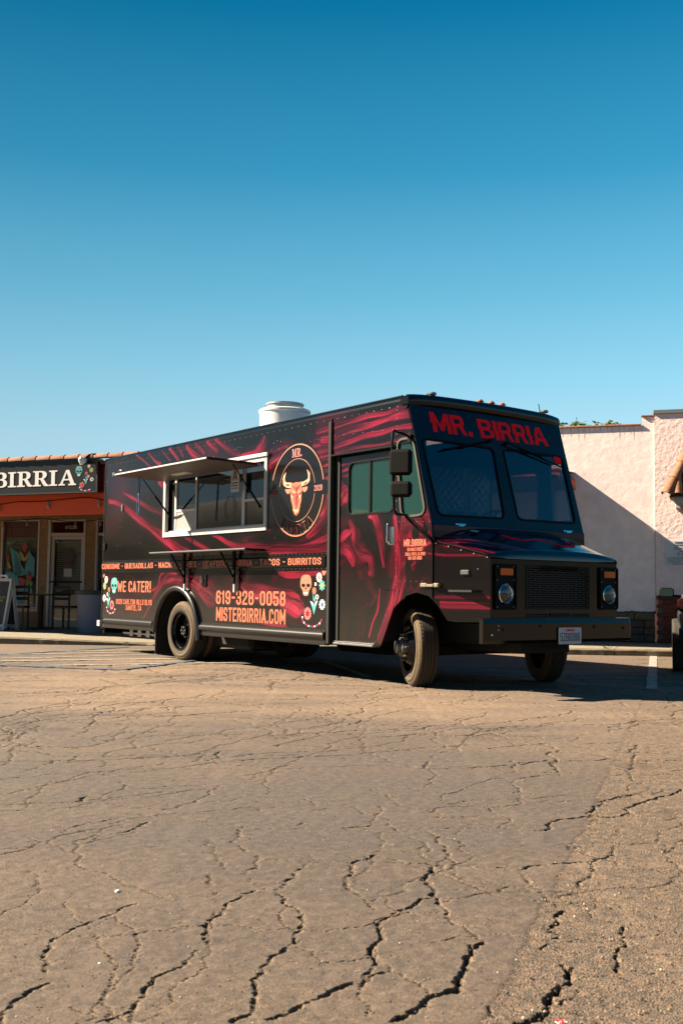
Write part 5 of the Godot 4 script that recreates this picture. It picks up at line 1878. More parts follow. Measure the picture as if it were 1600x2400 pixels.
func make_restaurant() -> void:
	clay = clay_mats()
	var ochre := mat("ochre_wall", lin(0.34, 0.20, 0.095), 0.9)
	var rust := mat("rust_fascia", lin(0.75, 0.085, 0.018), 0.8)
	var wf := mat("shop_frame", lin(0.42, 0.38, 0.36), 0.5)
	var blind := mat("blind_grey", lin(0.30, 0.28, 0.26), 0.8)
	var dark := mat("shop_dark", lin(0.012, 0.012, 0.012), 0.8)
	world_tex(ochre, grain(97, 256, 0.02, 0.1, 0.75, 1.0), 0.8, 0.1)
	var r := thing("restaurant_building", "ochre shop front under a rust red fascia and clay tile eave", "building", sat(0, 0, 0))
	# facade wall with openings
	var open := [V2([-13.24, 0.45, -12.262, 0.45, -12.262, 2.434, -13.24, 2.434]), V2([-12.045, 0.05, -11.115, 0.05, -11.115, 2.434, -12.045, 2.434]), V2([-10.865, 0.35, -9.3, 0.35, -9.3, 2.434, -10.865, 2.434]), V2([-15.2, 0.45, -13.6, 0.45, -13.6, 2.434, -15.2, 2.434]), V2([-2.5, 0.05, -1.45, 0.05, -1.45, 2.85, -2.5, 2.85])]
	var mb := MB.new()
	for p in cut(V2([-17, 0, -1.2, 0, -1.2, 3.15, -17, 3.15]), open): mb.prism(p, -0.18, 0.0)
	part("wall", mb, ochre, r)
	mb = MB.new()
	mb.box(Vector3(-9.1, 1.6, -5.0), Vector3(15.8, 3.1, 0.1))
	mb.box(Vector3(-9.1, 3.10, -2.6), Vector3(15.8, 0.1, 4.8))
	for x in [-16.9, -1.3]: mb.box(Vector3(x, 1.6, -2.6), Vector3(0.1, 3.0, 4.7))
	part("shell", mb, ochre, r)
	# canopy
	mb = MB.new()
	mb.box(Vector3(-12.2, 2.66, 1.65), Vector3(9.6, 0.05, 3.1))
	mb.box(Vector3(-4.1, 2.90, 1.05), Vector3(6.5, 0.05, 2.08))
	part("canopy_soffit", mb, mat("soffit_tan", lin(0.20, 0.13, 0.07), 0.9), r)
	mb = MB.new()
	mb.xf = Transform3D(Basis(Vector3.BACK, 0.008), Vector3(-12.2, 2.47, 3.27))
	mb.cbox(Vector3.ZERO, Vector3(9.65, 0.42, 0.06), 0.006)
	part("fascia", mb, rust, r, "rust red fascia board under the sign")
	mb = MB.new()
	mb.box(Vector3(-7.40, 2.87, 2.7), Vector3(0.06, 0.8, 1.5))
	mb.box(Vector3(-12.2, 2.94, 3.22), Vector3(9.6, 0.50, 0.05))
	mb.box(Vector3(-4.1, 2.98, 2.1), Vector3(6.5, 0.12, 0.05))
	part("canopy_front", mb, rust, r)
	mb = MB.new()
	mb.quad(Vector3(-17, 3.19, 3.5), Vector3(-7.4, 3.19, 3.5), Vector3(-7.4, 3.22, -5), Vector3(-17, 3.22, -5))
	mb.quad(Vector3(-7.4, 3.02, 2.14), Vector3(-0.86, 3.02, 2.14), Vector3(-0.86, 3.20, -0.0), Vector3(-7.4, 3.20, -0.0))
	part("roof", mb, mat("roof_felt", lin(0.1, 0.07, 0.05), 0.9), r)
	# clay tiles: barrel ends over the sign, ridge tiles along the top
	var end_tile := barrel(0.082, 0.42, 0.07)
	for i in 44:
		var s := -15.6 + i * 0.187
		same("roof_tile", end_tile, clay[i * 7 % 4], r, Transform3D(Basis(Vector3.RIGHT, 0.10), Vector3(s, 3.172 + 0.011 * (s + 10.0), 3.10)))
	var ridge := barrel(0.085, 0.34, 0.075)
	for i in 28:
		var s := -15.6 + i * 0.295
		same("ridge_tile", ridge, clay[i * 5 % 4], r, Transform3D(Basis(Vector3.UP, PI / 2) * Basis(Vector3.RIGHT, -0.03), Vector3(s, 3.243 + 0.011 * (s + 10.0), 3.50)))
	# clay roof end that shows beside the windscreen
	for k in 7:
		same("roof_tile", barrel(0.09, 0.42, 0.075), clay[k % 4], r, Transform3D(Basis(Vector3.RIGHT, 0.085), Vector3(-0.93, 3.05 - (k * 0.028), 0.02 + k * 0.3)))
	mb = MB.new()
	mb.box(Vector3(-0.94, 2.96, 1.05), Vector3(0.17, 0.15, 2.08))
	part("roof_end_board", mb, rust, r)
	# painted window with blinds
	var w := Node3D.new()
	w.name = "window"
	r.add_child(w, true)
	mb = MB.new()
	mb.frame(open[0], grown(open[0], -0.045), -0.12, 0.012)
	part("window_frame", mb, wf, w)
	mb = MB.new()
	mb.prism(grown(open[0], -0.045), -0.05, -0.045)
	part("pane", mb, M.shop_glass, w)
	for i in 46:
		mb = MB.new()
		mb.xf = Transform3D(Basis(Vector3.RIGHT, 0.5), Vector3(-12.75, 0.5 + i * 0.042, -0.09))
		mb.box(Vector3.ZERO, Vector3(0.90, 0.036, 0.002))
		part("blind_slat", mb, blind, w)
	# mural on the glass: stained-glass flowers
	var cols := {"mural_teal": [0.05, 0.22, 0.26], "mural_red": [0.32, 0.035, 0.03], "mural_yellow": [0.32, 0.22, 0.04], "mural_green": [0.10, 0.17, 0.05]}
	for k in cols: mat(k, lin(cols[k][0], cols[k][1], cols[k][2]), 0.7)
	var mu := [["mural_teal", [-13.05, 1.85, -12.9, 1.2, -12.72, 1.25, -12.78, 1.7]], ["mural_teal", [-12.9, 1.7, -12.72, 1.45, -12.6, 1.25, -12.9, 1.2]], ["mural_teal", [-12.55, 1.75, -12.4, 1.6, -12.4, 1.2, -12.68, 1.25]], ["mural_teal", [-13.15, 1.32, -12.85, 1.28, -12.75, 1.0, -13.05, 0.98]], ["mural_red", [-12.66, 1.98, -12.74, 1.85, -12.66, 1.72, -12.58, 1.85]],
		["mural_yellow", [-12.80, 1.78, -12.70, 1.70, -12.66, 1.60, -12.58, 1.72, -12.52, 1.80, -12.62, 1.55, -12.74, 1.55]], ["mural_red", [-12.52, 1.36, -12.42, 1.22, -12.50, 1.10, -12.62, 1.18]], ["mural_red", [-12.78, 1.2, -12.60, 1.14, -12.66, 1.0, -12.80, 1.02]], ["mural_yellow", [-13.12, 1.62, -13.05, 1.50, -12.98, 1.40, -13.08, 1.38]], ["mural_red", [-13.10, 1.72, -13.04, 1.62, -13.08, 1.52, -13.14, 1.6]],
		["mural_green", [-12.60, 1.16, -12.42, 1.10, -12.45, 0.98, -12.62, 1.0]], ["mural_teal", [-12.62, 0.98, -12.45, 0.96, -12.42, 0.84, -12.60, 0.80]], ["mural_yellow", [-12.60, 0.82, -12.42, 0.86, -12.40, 0.66, -12.58, 0.62]], ["mural_teal", [-12.80, 0.98, -12.64, 0.96, -12.64, 0.62, -12.82, 0.62]], ["mural_red", [-12.92, 0.98, -12.82, 0.95, -12.82, 0.78, -12.92, 0.80]]]
	for q in mu:
		mb = MB.new()
		mb.prism(round_poly(V2(q[1]), 0.03, 3), -0.043, -0.041, false)
		part("mural_petal", mb, M[q[0]], w)
	# glazed door with transom
	var d := Node3D.new()
	d.name = "door"
	r.add_child(d, true)
	mb = MB.new()
	mb.frame(open[1], V2([-11.985, 0.09, -11.165, 0.09, -11.165, 2.39, -11.985, 2.39]), -0.12, 0.012)
	mb.box(Vector3(-11.575, 2.115, -0.05), Vector3(0.82, 0.07, 0.10))
	part("door_frame", mb, wf, d)
	var leaf := V2([-11.98, 0.11, -11.17, 0.11, -11.17, 2.075, -11.98, 2.075])
	var lite := V2([-11.905, 0.28, -11.235, 0.28, -11.235, 2.01, -11.905, 2.01])
	mb = MB.new()
	mb.frame(leaf, lite, -0.075, -0.03)
	part("door_leaf", mb, wf, d)
	mb = MB.new()
	mb.prism(lite, -0.055, -0.05)
	mb.box(Vector3(-11.575, 2.27, -0.05), Vector3(0.82, 0.235, 0.005))
	part("pane", mb, M.shop_glass, d)
	mb = MB.new()
	mb.tube([Vector3(-11.95, 1.10, -0.028), Vector3(-11.93, 1.10, 0.03), Vector3(-11.22, 1.10, 0.03), Vector3(-11.20, 1.10, -0.028)], 0.018, 6)
	part("push_bar", mb, M.black_trim, d)
	for i in 40:
		mb = MB.new()
		mb.xf = Transform3D(Basis(Vector3.RIGHT, 0.6), Vector3(-11.57, 0.32 + i * 0.042, -0.10))
		mb.box(Vector3.ZERO, Vector3(0.64, 0.036, 0.002))
		part("blind_slat", mb, mat("door_blind", lin(0.45, 0.43, 0.36), 0.8) if i == 0 else M.door_blind, d)
	text(d, "lettering", "8926", "Droid Serif", Rect2(-11.66, 2.235, 0.30, 0.075), at(0, 0, -0.044), mat("number_grey", lin(0.30, 0.29, 0.27), 0.6))
	text(d, "lettering", "EVERYDAY", "Droid Sans", Rect2(-11.69, 0.895, 0.33, 0.035), at(0, 0, -0.046), M.black_trim)
	text(d, "lettering", "9:00 - 2PM", "Droid Sans", Rect2(-11.65, 0.838, 0.26, 0.035), at(0, 0, -0.046), M.black_trim)
	mb = MB.new()
	mb.prism(oval(-11.548, 1.67, 0.163, 0.163, 28), -0.049, -0.044)
	part("door_sticker", mb, mat("maroon_sticker", lin(0.03, 0.010, 0.012), 0.6), d, "round maroon sticker")
	mb = MB.new()
	mb.prism(V2([-11.66, 1.39, -11.46, 1.39, -11.46, 1.50, -11.66, 1.50]), -0.049, -0.044)
	part("door_sticker", mb, M.maroon_sticker, d)
	mb = MB.new()
	mb.prism(V2([-11.66, 1.21, -11.46, 1.21, -11.46, 1.385, -11.66, 1.385]), -0.049, -0.044)
	part("door_sticker", mb, mat("poster_pale", lin(0.40, 0.38, 0.37), 0.7), d)
	for q in [[-11.27, 1.58, 0.11], [-11.27, 1.44, 0.10], [-11.29, 1.33, 0.13]]:
		mb = MB.new()
		mb.prism(rrect(q[0] - q[2] / 2, q[1] - 0.05, q[0] + q[2] / 2, q[1] + 0.05, 0.01), -0.049, -0.044)
		part("door_sticker", mb, mat("sticker_grey", lin(0.07, 0.08, 0.09), 0.6), d)
	mb = MB.new()
	mb.prism(V2([-11.195, 1.20, -11.17, 1.20, -11.17, 1.62, -11.195, 1.62]), -0.03, -0.026)
	part("door_sticker", mb, M.poster_pale, d)
	# next window, dark, and the number further along
	for k in [2, 3]:
		var v := Node3D.new()
		v.name = "window"
		r.add_child(v, true)
		mb = MB.new()
		mb.frame(open[k], grown(open[k], -0.05), -0.12, 0.012)
		mb.box(Vector3((open[k][0].x + open[k][1].x) / 2, 2.12, -0.05), Vector3(open[k][1].x - open[k][0].x - 0.09, 0.06, 0.08))
		part("window_frame", mb, wf, v)
		mb = MB.new()
		mb.prism(grown(open[k], -0.05), -0.06, -0.055)
		part("pane", mb, M.shop_glass, v)
	mb = MB.new()
	mb.box(Vector3(-1.975, 1.45, -0.10), Vector3(1.04, 2.78, 0.02))
	part("side_door", mb, dark, r)
	text(r, "lettering", "8928", "Droid Serif", Rect2(-2.045, 2.61, 0.50, 0.15), at(0, 0, -0.08), mat("number_white", lin(0.7, 0.7, 0.7), 0.6), 0.006)
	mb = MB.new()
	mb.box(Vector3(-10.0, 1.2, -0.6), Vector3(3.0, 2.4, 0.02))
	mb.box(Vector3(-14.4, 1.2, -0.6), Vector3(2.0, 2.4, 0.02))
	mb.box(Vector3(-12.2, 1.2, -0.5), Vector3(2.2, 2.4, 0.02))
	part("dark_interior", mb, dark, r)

	# sign box
	var sg := thing("shop_sign", "black sign box with white slab letters, skull and flowers", "sign", sat(-10.9, 2.93, 3.45) * Transform3D(Basis(Vector3.BACK, 0.011), Vector3.ZERO))
	mb = MB.new()
	mb.cbox(Vector3(0, 0, 0.0), Vector3(4.46, 0.60, 0.20), 0.008)
	part("sign_box", mb, mat("sign_black", lin(0.006, 0.006, 0.008), 0.35), sg)
	mb = MB.new()
	mb.frame(V2([-2.235, -0.305, 2.235, -0.305, 2.235, 0.305, -2.235, 0.305]), V2([-2.205, -0.28, 2.205, -0.28, 2.205, 0.28, -2.205, 0.28]), 0.09, 0.108)
	part("sign_frame", mb, mat("sign_edge", lin(0.03, 0.03, 0.03), 0.4), sg)
	var sx := 10.9
	text(sg, "lettering", "BIRRIA", "Droid Serif", Rect2(-10.83 + sx, -0.165, 1.735, 0.275), at(0, 0, 0.103), M.white_vinyl, 0.006)
	text(sg, "lettering", "MR.", "Droid Serif", Rect2(-11.95 + sx, -0.165, 0.85, 0.275), at(0, 0, 0.103), M.white_vinyl, 0.006)
	var sk := Node3D.new()
	sk.name = "folk_print"
	sk.position = Vector3(0, 0, 0.1)
	sg.add_child(sk, true)
	skull(sk, 1.79, 1.925, -0.015, 0.17, "teal_vinyl")
	for f in [[2.06, 0.16, 0.03, 8, "white_vinyl", "pink_vinyl"], [2.11, 0.09, 0.045, 9, "yellow_vinyl", "teal_vinyl"], [2.01, 0.035, 0.032, 9, "orange_vinyl", "red_vinyl"], [2.05, -0.02, 0.025, 7, "white_vinyl", "red_vinyl"], [2.12, -0.075, 0.038, 10, "white_vinyl", "blue_vinyl"], [1.925, -0.165, 0.055, 14, "pink_vinyl", "red_vinyl"]]:
		flower(sk, Vector2(f[0], f[1]), f[2], f[3], f[4], f[5])
	bird(sk, Vector2(2.0, -0.08), 0.17)
	var arc := []
	for i in 11: arc.append(Vector2(2.0 + 0.12 * cos(PI + i * 0.25), -0.21 + 0.06 * sin(PI + i * 0.25)))
	chain(sk, arc)

	# flood lamp on the sign's end
	var fl := thing("flood_lamp", "white dome flood lamp on the sign's top corner", "lamp", sat(-8.90, 3.25, 3.57))
	mb = MB.new()
	mb.xf = Transform3D(Basis(Vector3.RIGHT, 0.9) * Basis(Vector3.BACK, 0.3), Vector3(0, -0.07, 0.08))
	mb.lathe([Vector2(0.0, 0.10), Vector2(0.03, 0.10), Vector2(0.055, 0.06), Vector2(0.075, 0.0), Vector2(0.07, -0.01), Vector2(0.055, 0.02), Vector2(0.0, 0.04)], 20, 0.0, TAU)
	part("lamp_shade", mb, M.white_paint, fl)
	mb = MB.new()
	mb.tube([Vector3(0.0, -0.02, 0.05), Vector3(0.06, 0.06, 0.0), Vector3(0.16, 0.06, -0.06)], 0.018, 8)
	mb.cbox(Vector3(0.13, 0.05, -0.04), Vector3(0.1, 0.08, 0.06), 0.01)
	part("lamp_arm", mb, M.black_trim, fl)

	# string lights: a cable with bulbs
	for k in 2:
		var st := thing("string_lights", ["black light string drooping along the rust red fascia", "black light string hung above the shop door"][k], "string lights", sat(0, 0, 0))
		var zz := 3.34 if k == 0 else 0.35
		var pts := []
		var y0 := 2.60 if k == 0 else 2.46
		for i in 33:
			var s := -13.4 + i * 0.15
			pts.append(Vector3(s, y0 - 0.05 * absf(sin(s * 2.1)) - (0.08 if k == 0 else 0.05) * pow(sin(s * 1.05 + 0.4), 2.0), zz))
		mb = MB.new()
		mb.tube(pts, 0.008, 5)
		part("cable", mb, M.black_trim, st)
		for i in range(3, 33, 7 if k == 0 else 4):
			mb = MB.new()
			mb.xf = Transform3D(Basis.IDENTITY, pts[i] + Vector3(0, -0.07, 0))
			mb.lathe([Vector2(0.0, -0.075), Vector2(0.025, -0.06), Vector2(0.03, -0.03), Vector2(0.018, 0.0), Vector2(0.018, 0.05), Vector2(0.0, 0.07)], 10, 0.0, TAU, true)
			part("bulb", mb, mat("bulb_glass", lin(0.3, 0.25, 0.2), 0.1) if i == 3 and k == 0 else M.bulb_glass, st)

func make_pink() -> void:
	var pink := mat("pink_stucco", lin(1.14, 0.935, 0.895), 0.92)
	var relief := grain(101, 512, 0.010, 0.03, 0.88, 1.0, 0.0)
	pink.albedo_texture = relief
	pink.uv1_triplanar = true
	pink.uv1_scale = Vector3.ONE * 0.55
	pink.heightmap_enabled = true
	var hb := noise(103, 0.02, FastNoiseLite.TYPE_SIMPLEX_SMOOTH, 4).get_seamless_image(512, 512)
	pink.heightmap_texture = ImageTexture.create_from_image(hb)
	pink.heightmap_scale = 0.22
	var pink2 := mat("rough_pink_stucco", lin(1.03, 0.80, 0.76), 0.95)
	pink2.albedo_texture = relief
	pink2.uv1_triplanar = true
	pink2.uv1_scale = Vector3.ONE * 0.9
	pink2.heightmap_enabled = true
	pink2.heightmap_texture = pink.heightmap_texture
	pink2.heightmap_scale = 0.5
	var cap := mat("clay_coping", lin(0.34, 0.14, 0.085), 0.85)
	var b := thing("pink_stucco_building", "pale pink stucco wall with clay coping behind the truck's front", "building", sat(0, 0, 0))
	var mb := MB.new()
	mb.prism(V2([-5.0, 0.66, 0.545, 0.66, 0.545, 4.175, 0.335, 4.175, 0.335, 4.02, -5.0, 4.02]), -0.25, 0.0)
	mb.box(Vector3(-2.2, 2.0, -3.2), Vector3(5.4, 4.0, 0.2))
	part("wall", mb, pink, b)
	mb = MB.new()
	mb.cbox(Vector3(-2.35, 4.038, -0.115), Vector3(5.33, 0.03, 0.30), 0.006)
	mb.cbox(Vector3(0.435, 4.192, -0.115), Vector3(0.235, 0.03, 0.30), 0.006)
	part("coping", mb, cap, b)
	mb = MB.new()
	rng.seed = 77
	for i in 16:
		var x := -1.15 + i * 0.105 + rng.randf_range(-0.04, 0.04)
		var l := rng.randf_range(0.05, 0.32)
		var w := rng.randf_range(0.006, 0.018)
		var top := 4.018 if x < 0.33 else 4.17
		mb.tri(Vector3(x - w, top, 0.0025), Vector3(x + w * 0.2, top - l, 0.0025), Vector3(x + w, top, 0.0025))
	part("drip_stain", mb, mat("drip_grime", lin(0.80, 0.62, 0.56), 0.95), b).set_meta("kind", "stuff")
	# stone base course: separate blocks
	var stone := []
	var st := grain(105, 256, 0.02, 0.08, 0.55, 1.0, 0.3, 0.08)
	for c in [[0.26, 0.17, 0.10], [0.22, 0.15, 0.10], [0.30, 0.20, 0.12]]:
		var m := StandardMaterial3D.new()
		m.albedo_color = lin(c[0], c[1], c[2])
		m.roughness = 0.95
		world_tex(m, st, 1.6, 0.3)
		stone.append(m)
	rng.seed = 501
	for row in 4:
		var x := -5.0 + (0.0 if row % 2 == 0 else -0.18)
		while x < 0.5:
			var wdt := rng.randf_range(0.30, 0.48)
			var x1 := minf(x + wdt, 0.52)
			mb = MB.new()
			mb.cbox(Vector3((x + x1) / 2, 0.205 + row * 0.13, 0.0 + rng.randf_range(-0.008, 0.01)), Vector3(x1 - x - 0.012, 0.118, 0.10), 0.012)
			part("stone", mb, stone[rng.randi() % 3], b)
			x = x1
	mb = MB.new()
	mb.box(Vector3(-2.24, 0.40, -0.06), Vector3(5.52, 0.54, 0.08))
	part("mortar_bed", mb, stone[1], b)
	# ragged plaster edge over the stones
	mb = MB.new()
	for i in 40:
		var s := -1.0 + i * 0.039
		mb.cbox(Vector3(s, 0.668 + rng.randf_range(-0.012, 0.006), 0.012), Vector3(0.045, 0.03 + rng.randf() * 0.02, 0.03), 0.008)
	part("plaster_edge", mb, stone[1], b).set_meta("kind", "stuff")

	# right-hand building
	var q := thing("corner_shop_building", "taller rough pink stucco shop with brick base and grey flashing", "building", sat(0, 0, 0))
	mb = MB.new()
	mb.prism(V2([0.55, 0.98, 7.0, 0.98, 7.0, 4.215, 0.55, 4.215]), -0.25, 0.03)
	mb.box(Vector3(0.66, 2.1, -1.8), Vector3(0.2, 4.2, 3.1))
	part("wall", mb, pink2, q)
	mb = MB.new()
	mb.cbox(Vector3(3.8, 4.25, -0.09), Vector3(6.55, 0.075, 0.30), 0.008)
	part("flashing", mb, mat("grey_flashing", lin(0.20, 0.21, 0.22), 0.5, 0.4), q)
	var brick := []
	for c in [[0.42, 0.07, 0.035], [0.36, 0.06, 0.035], [0.48, 0.09, 0.045], [0.30, 0.055, 0.035]]:
		var m := StandardMaterial3D.new()
		m.albedo_color = lin(c[0], c[1], c[2])
		m.roughness = 0.9
		world_tex(m, st, 3.0, 0.15)
		brick.append(m)
	mb = MB.new()
	mb.box(Vector3(3.78, 0.55, -0.03), Vector3(6.4, 0.85, 0.12))
	part("mortar_bed", mb, mat("mortar_grey", lin(0.16, 0.13, 0.11), 0.95), q)
	var bm := MB.new()
	bm.cbox(Vector3.ZERO, Vector3(0.20, 0.062, 0.09), 0.005)
	var bmesh := bm.mesh()
	for row in 11:
		for k in 12:
			same("brick", bmesh, brick[rng.randi() % 4], q, Transform3D(Basis.IDENTITY, Vector3(0.66 + k * 0.212 + (0.106 if row % 2 else 0.0), 0.175 + row * 0.076, 0.0 + rng.randf_range(-0.003, 0.003) + 0.015)))
	# tiled pent roof with a hip on its left
	var pr := Node3D.new()
	pr.name = "pent_roof"
	q.add_child(pr, true)
	var A := Vector3(0.79, 2.72, 0.62)
	var B := Vector3(1.30, 3.85, 0.12)
	var dirh := (B - A).normalized()
	mb = MB.new()
	mb.tri(A + Vector3(0.02, -0.05, 0), A + Vector3(5.5, -0.05, 0), B + Vector3(4.99, -0.06, 0)); mb.tri(A + Vector3(0.02, -0.05, 0), B + Vector3(4.99, -0.06, 0), B + Vector3(0, -0.06, 0))
	mb.tri(A + Vector3(0.02, -0.05, 0), B + Vector3(0, -0.06, 0), Vector3(A.x + 0.02, A.y - 0.05, 0.0))
	part("roof_deck", mb, mat("deck_brown", lin(0.08, 0.04, 0.03), 0.9), pr)
	var hipb := Basis(dirh.cross(Vector3(0, 0, 1)).normalized() * -1.0, Vector3.UP, dirh)
	var up := (Vector3(-0.5, 0.35, 0.8) - dirh * Vector3(-0.5, 0.35, 0.8).dot(dirh)).normalized()
	hipb = Basis(up.cross(-dirh).normalized(), up, -dirh)
	for k in 4:
		same("hip_tile", barrel(0.10, 0.40, 0.085), clay[[0, 3, 1, 2][k]], pr, Transform3D(hipb, A + dirh * (0.37 + k * 0.33) + up * 0.02))
	var slope := (Vector3(A.x, A.y, A.z) - Vector3(A.x, B.y, B.z)).normalized()
	var sup := Vector3(0, 0.45, 0.9)
	sup = (sup - slope * sup.dot(slope)).normalized()
	for col in 14:
		for row in 3:
			var s := A.x + 0.16 + col * 0.19
			var o := Vector3(s, A.y, A.z) - slope * (0.36 + row * 0.33)
			if s < lerpf(A.x, B.x, (o.y - A.y) / (B.y - A.y)) - 0.02: continue
			same("roof_tile", barrel(0.08, 0.38, 0.068), clay[rng.randi() % 4], pr, Transform3D(Basis(sup.cross(slope).normalized(), sup, slope), o + sup * 0.005))
	mb = MB.new()
	mb.cbox(Vector3(3.4, 2.62, 0.50), Vector3(5.0, 0.13, 0.12), 0.006)
	mb.cbox(Vector3(3.4, 2.66, 0.26), Vector3(5.0, 0.02, 0.5), 0.004)
	mb.cbox(Vector3(0.95, 2.56, 0.28), Vector3(0.08, 0.16, 0.5), 0.006)
	part("eave_beam", mb, mat("eave_white", lin(0.45, 0.42, 0.40), 0.8), pr)

	# parking notice
	var sg := thing("parking_notice", "white parking notice with red and black lettering on stucco", "sign", sat(1.06, 1.72, 0.04))
	mb = MB.new()
	mb.box(Vector3.ZERO, Vector3(0.67, 0.44, 0.006))
	part("notice_board", mb, mat("notice_white", lin(0.62, 0.63, 0.66), 0.5), sg)
	var ink := mat("notice_ink", lin(0.02, 0.02, 0.035), 0.6)
	var rows := [["PARKING RESERVED", 0.17, 0.030, 0.36], ["CUSTOMERS ONLY", 0.125, 0.030, 0.38], ["IMPROPERLY PARKED VEHICLES WILL", 0.085, 0.018, 0.40], ["BE TOWED AWAY AT VEHICLE", 0.055, 0.018, 0.38], ["OWNERS EXPENSE", 0.022, 0.018, 0.22], ["CVC 22658", -0.06, 0.014, 0.12], ["AUTHORIZED FOR TOWING AND STORAGE", -0.095, 0.020, 0.62], ["TOWED VEHICLES MAY BE RECOVERED", -0.13, 0.020, 0.62], ["24 HOURS - 7 DAYS A WEEK", -0.165, 0.020, 0.60], ["OPEN PUBLIC PARKING", -0.20, 0.018, 0.45]]
	for l in rows:
		text(sg, "lettering", l[0], "Droid Sans", Rect2(-l[3] / 2, l[1], l[3], l[2]), at(0, 0, 0.0045), ink, 0.002)
	text(sg, "lettering", "Road One", "Droid Serif", Rect2(-0.07, -0.035, 0.25, 0.035), at(0, 0, 0.0045), M.red_vinyl, 0.002)
	mb = MB.new()
	mb.frame(oval(-0.12, -0.015, 0.028, 0.028, 16), oval(-0.12, -0.015, 0.022, 0.022, 16), 0.003, 0.005)
	mb.box(Vector3(-0.12, -0.015, 0.004), Vector3(0.008, 0.03, 0.002))
	part("notice_emblem", mb, ink, sg)

func make_props() -> void:
	var mb: MB
	# rubbish bin
	var bin := thing("rubbish_bin", "grey round plastic rubbish bin beside the shop door", "rubbish bin", sat(-9.80, 0.13, 1.80))
	mb = MB.new()
	mb.lathe([Vector2(0.0, 0.0), Vector2(0.24, 0.0), Vector2(0.285, 0.80), Vector2(0.27, 0.80), Vector2(0.23, 0.05), Vector2(0.0, 0.05)], 32)
	part("bin_body", mb, mat("bin_grey", lin(0.15, 0.165, 0.24), 0.6), bin)
	mb = MB.new()
	mb.lathe([Vector2(0.29, 0.72), Vector2(0.315, 0.73), Vector2(0.315, 0.79), Vector2(0.29, 0.80), Vector2(0.27, 0.78)], 32)
	part("liner_bag", mb, mat("bag_black", lin(0.012, 0.012, 0.014), 0.45), bin)
	# A-frame board
	var af := thing("sandwich_board", "white framed black sandwich board with menu lettering on walkway", "sandwich board", sat(-11.78, 0.13, 1.95, deg_to_rad(-14)))
	var aw := mat("board_white", lin(0.55, 0.55, 0.56), 0.5)
	for side in 2:
		var tx := Transform3D(Basis(Vector3.UP, PI * side) * Basis(Vector3.RIGHT, -0.17), Vector3(0, 0, 0.19 if side == 0 else -0.19))
		mb = MB.new()
		mb.xf = tx
		mb.frame(V2([-0.36, 0.06, 0.36, 0.06, 0.36, 1.02, -0.36, 1.02]), V2([-0.31, 0.12, 0.31, 0.12, 0.31, 0.97, -0.31, 0.97]), -0.03, 0.012)
		for x in [-0.31, 0.31]: mb.cbox(Vector3(x, 0.03, -0.01), Vector3(0.09, 0.07, 0.035), 0.006)
		mb.frame(V2([-0.24, 1.0, 0.24, 1.0, 0.20, 1.10, -0.20, 1.10]), V2([-0.16, 1.03, 0.16, 1.03, 0.14, 1.07, -0.14, 1.07]), -0.03, 0.008)
		mb.box(Vector3(0.345, 0.53, -0.035), Vector3(0.03, 0.96, 0.05)); mb.box(Vector3(-0.345, 0.53, -0.035), Vector3(0.03, 0.96, 0.05))
		part("board_frame", mb, aw, af)
		mb = MB.new()
		mb.xf = tx
		mb.box(Vector3(0, 0.545, -0.01), Vector3(0.63, 0.86, 0.01))
		part("board_panel", mb, mat("board_black", lin(0.012, 0.014, 0.018), 0.5), af)
		if side == 0:
			mb = MB.new()
			mb.xf = tx
			mb.frame(V2([-0.31, 0.12, 0.31, 0.12, 0.31, 0.97, -0.31, 0.97]), V2([-0.298, 0.132, 0.298, 0.132, 0.298, 0.958, -0.298, 0.958]), -0.006, -0.001)
			mb.frame(oval(0.0, 0.83, 0.10, 0.10, 24), oval(0.0, 0.83, 0.088, 0.088, 24), -0.006, -0.002)
			part("red_border", mb, M.crimson_vinyl, af)
			text(af, "lettering", "SCAN", "Droid Sans", Rect2(0.07, 0.63, 0.17, 0.045), tx * at(0, 0, -0.002), M.yellow_vinyl)
			text(af, "lettering", "MENU", "Droid Sans", Rect2(0.03, 0.565, 0.16, 0.045), tx * at(0, 0, -0.002), M.yellow_vinyl)
			text(af, "lettering", "CATERING", "Droid Sans", Rect2(-0.02, 0.27, 0.22, 0.03), tx * at(0, 0, -0.002), M.crimson_vinyl)
			text(af, "lettering", "AVAILABLE", "Droid Sans", Rect2(0.0, 0.225, 0.24, 0.03), tx * at(0, 0, -0.002), M.crimson_vinyl)
			text(af, "lettering", "ORDER", "Droid Sans", Rect2(0.06, 0.16, 0.20, 0.035), tx * at(0, 0, -0.002), M.crimson_vinyl)
	# tall table and chairs in the shade
	var wood := mat("dark_wood", lin(0.030, 0.012, 0.009), 0.5)
	var tb := thing("bistro_table", "dark bistro table in the shade before the painted window", "table", sat(-11.28, 0.13, 1.30))
	mb = MB.new()
	mb.cbox(Vector3(0, 0.70, 0), Vector3(0.95, 0.03, 0.7), 0.006)
	part("tabletop", mb, wood, tb)
	mb = MB.new()
	mb.cbox(Vector3(0, 0.35, 0), Vector3(0.08, 0.68, 0.08), 0.006)
	part("pedestal", mb, wood, tb)
	mb = MB.new()
	mb.cbox(Vector3(0, 0.02, 0), Vector3(0.5, 0.03, 0.07), 0.006)
	mb.cbox(Vector3(0, 0.022, 0), Vector3(0.07, 0.03, 0.5), 0.006)
	part("table_foot", mb, wood, tb)
	var chair0: Node3D = null
	var seats := [[-11.55, 1.75, 0.35, "dark wooden chair left of the bistro table"], [-11.05, 0.75, PI, "dark wooden chair behind the bistro table towards the door"]]
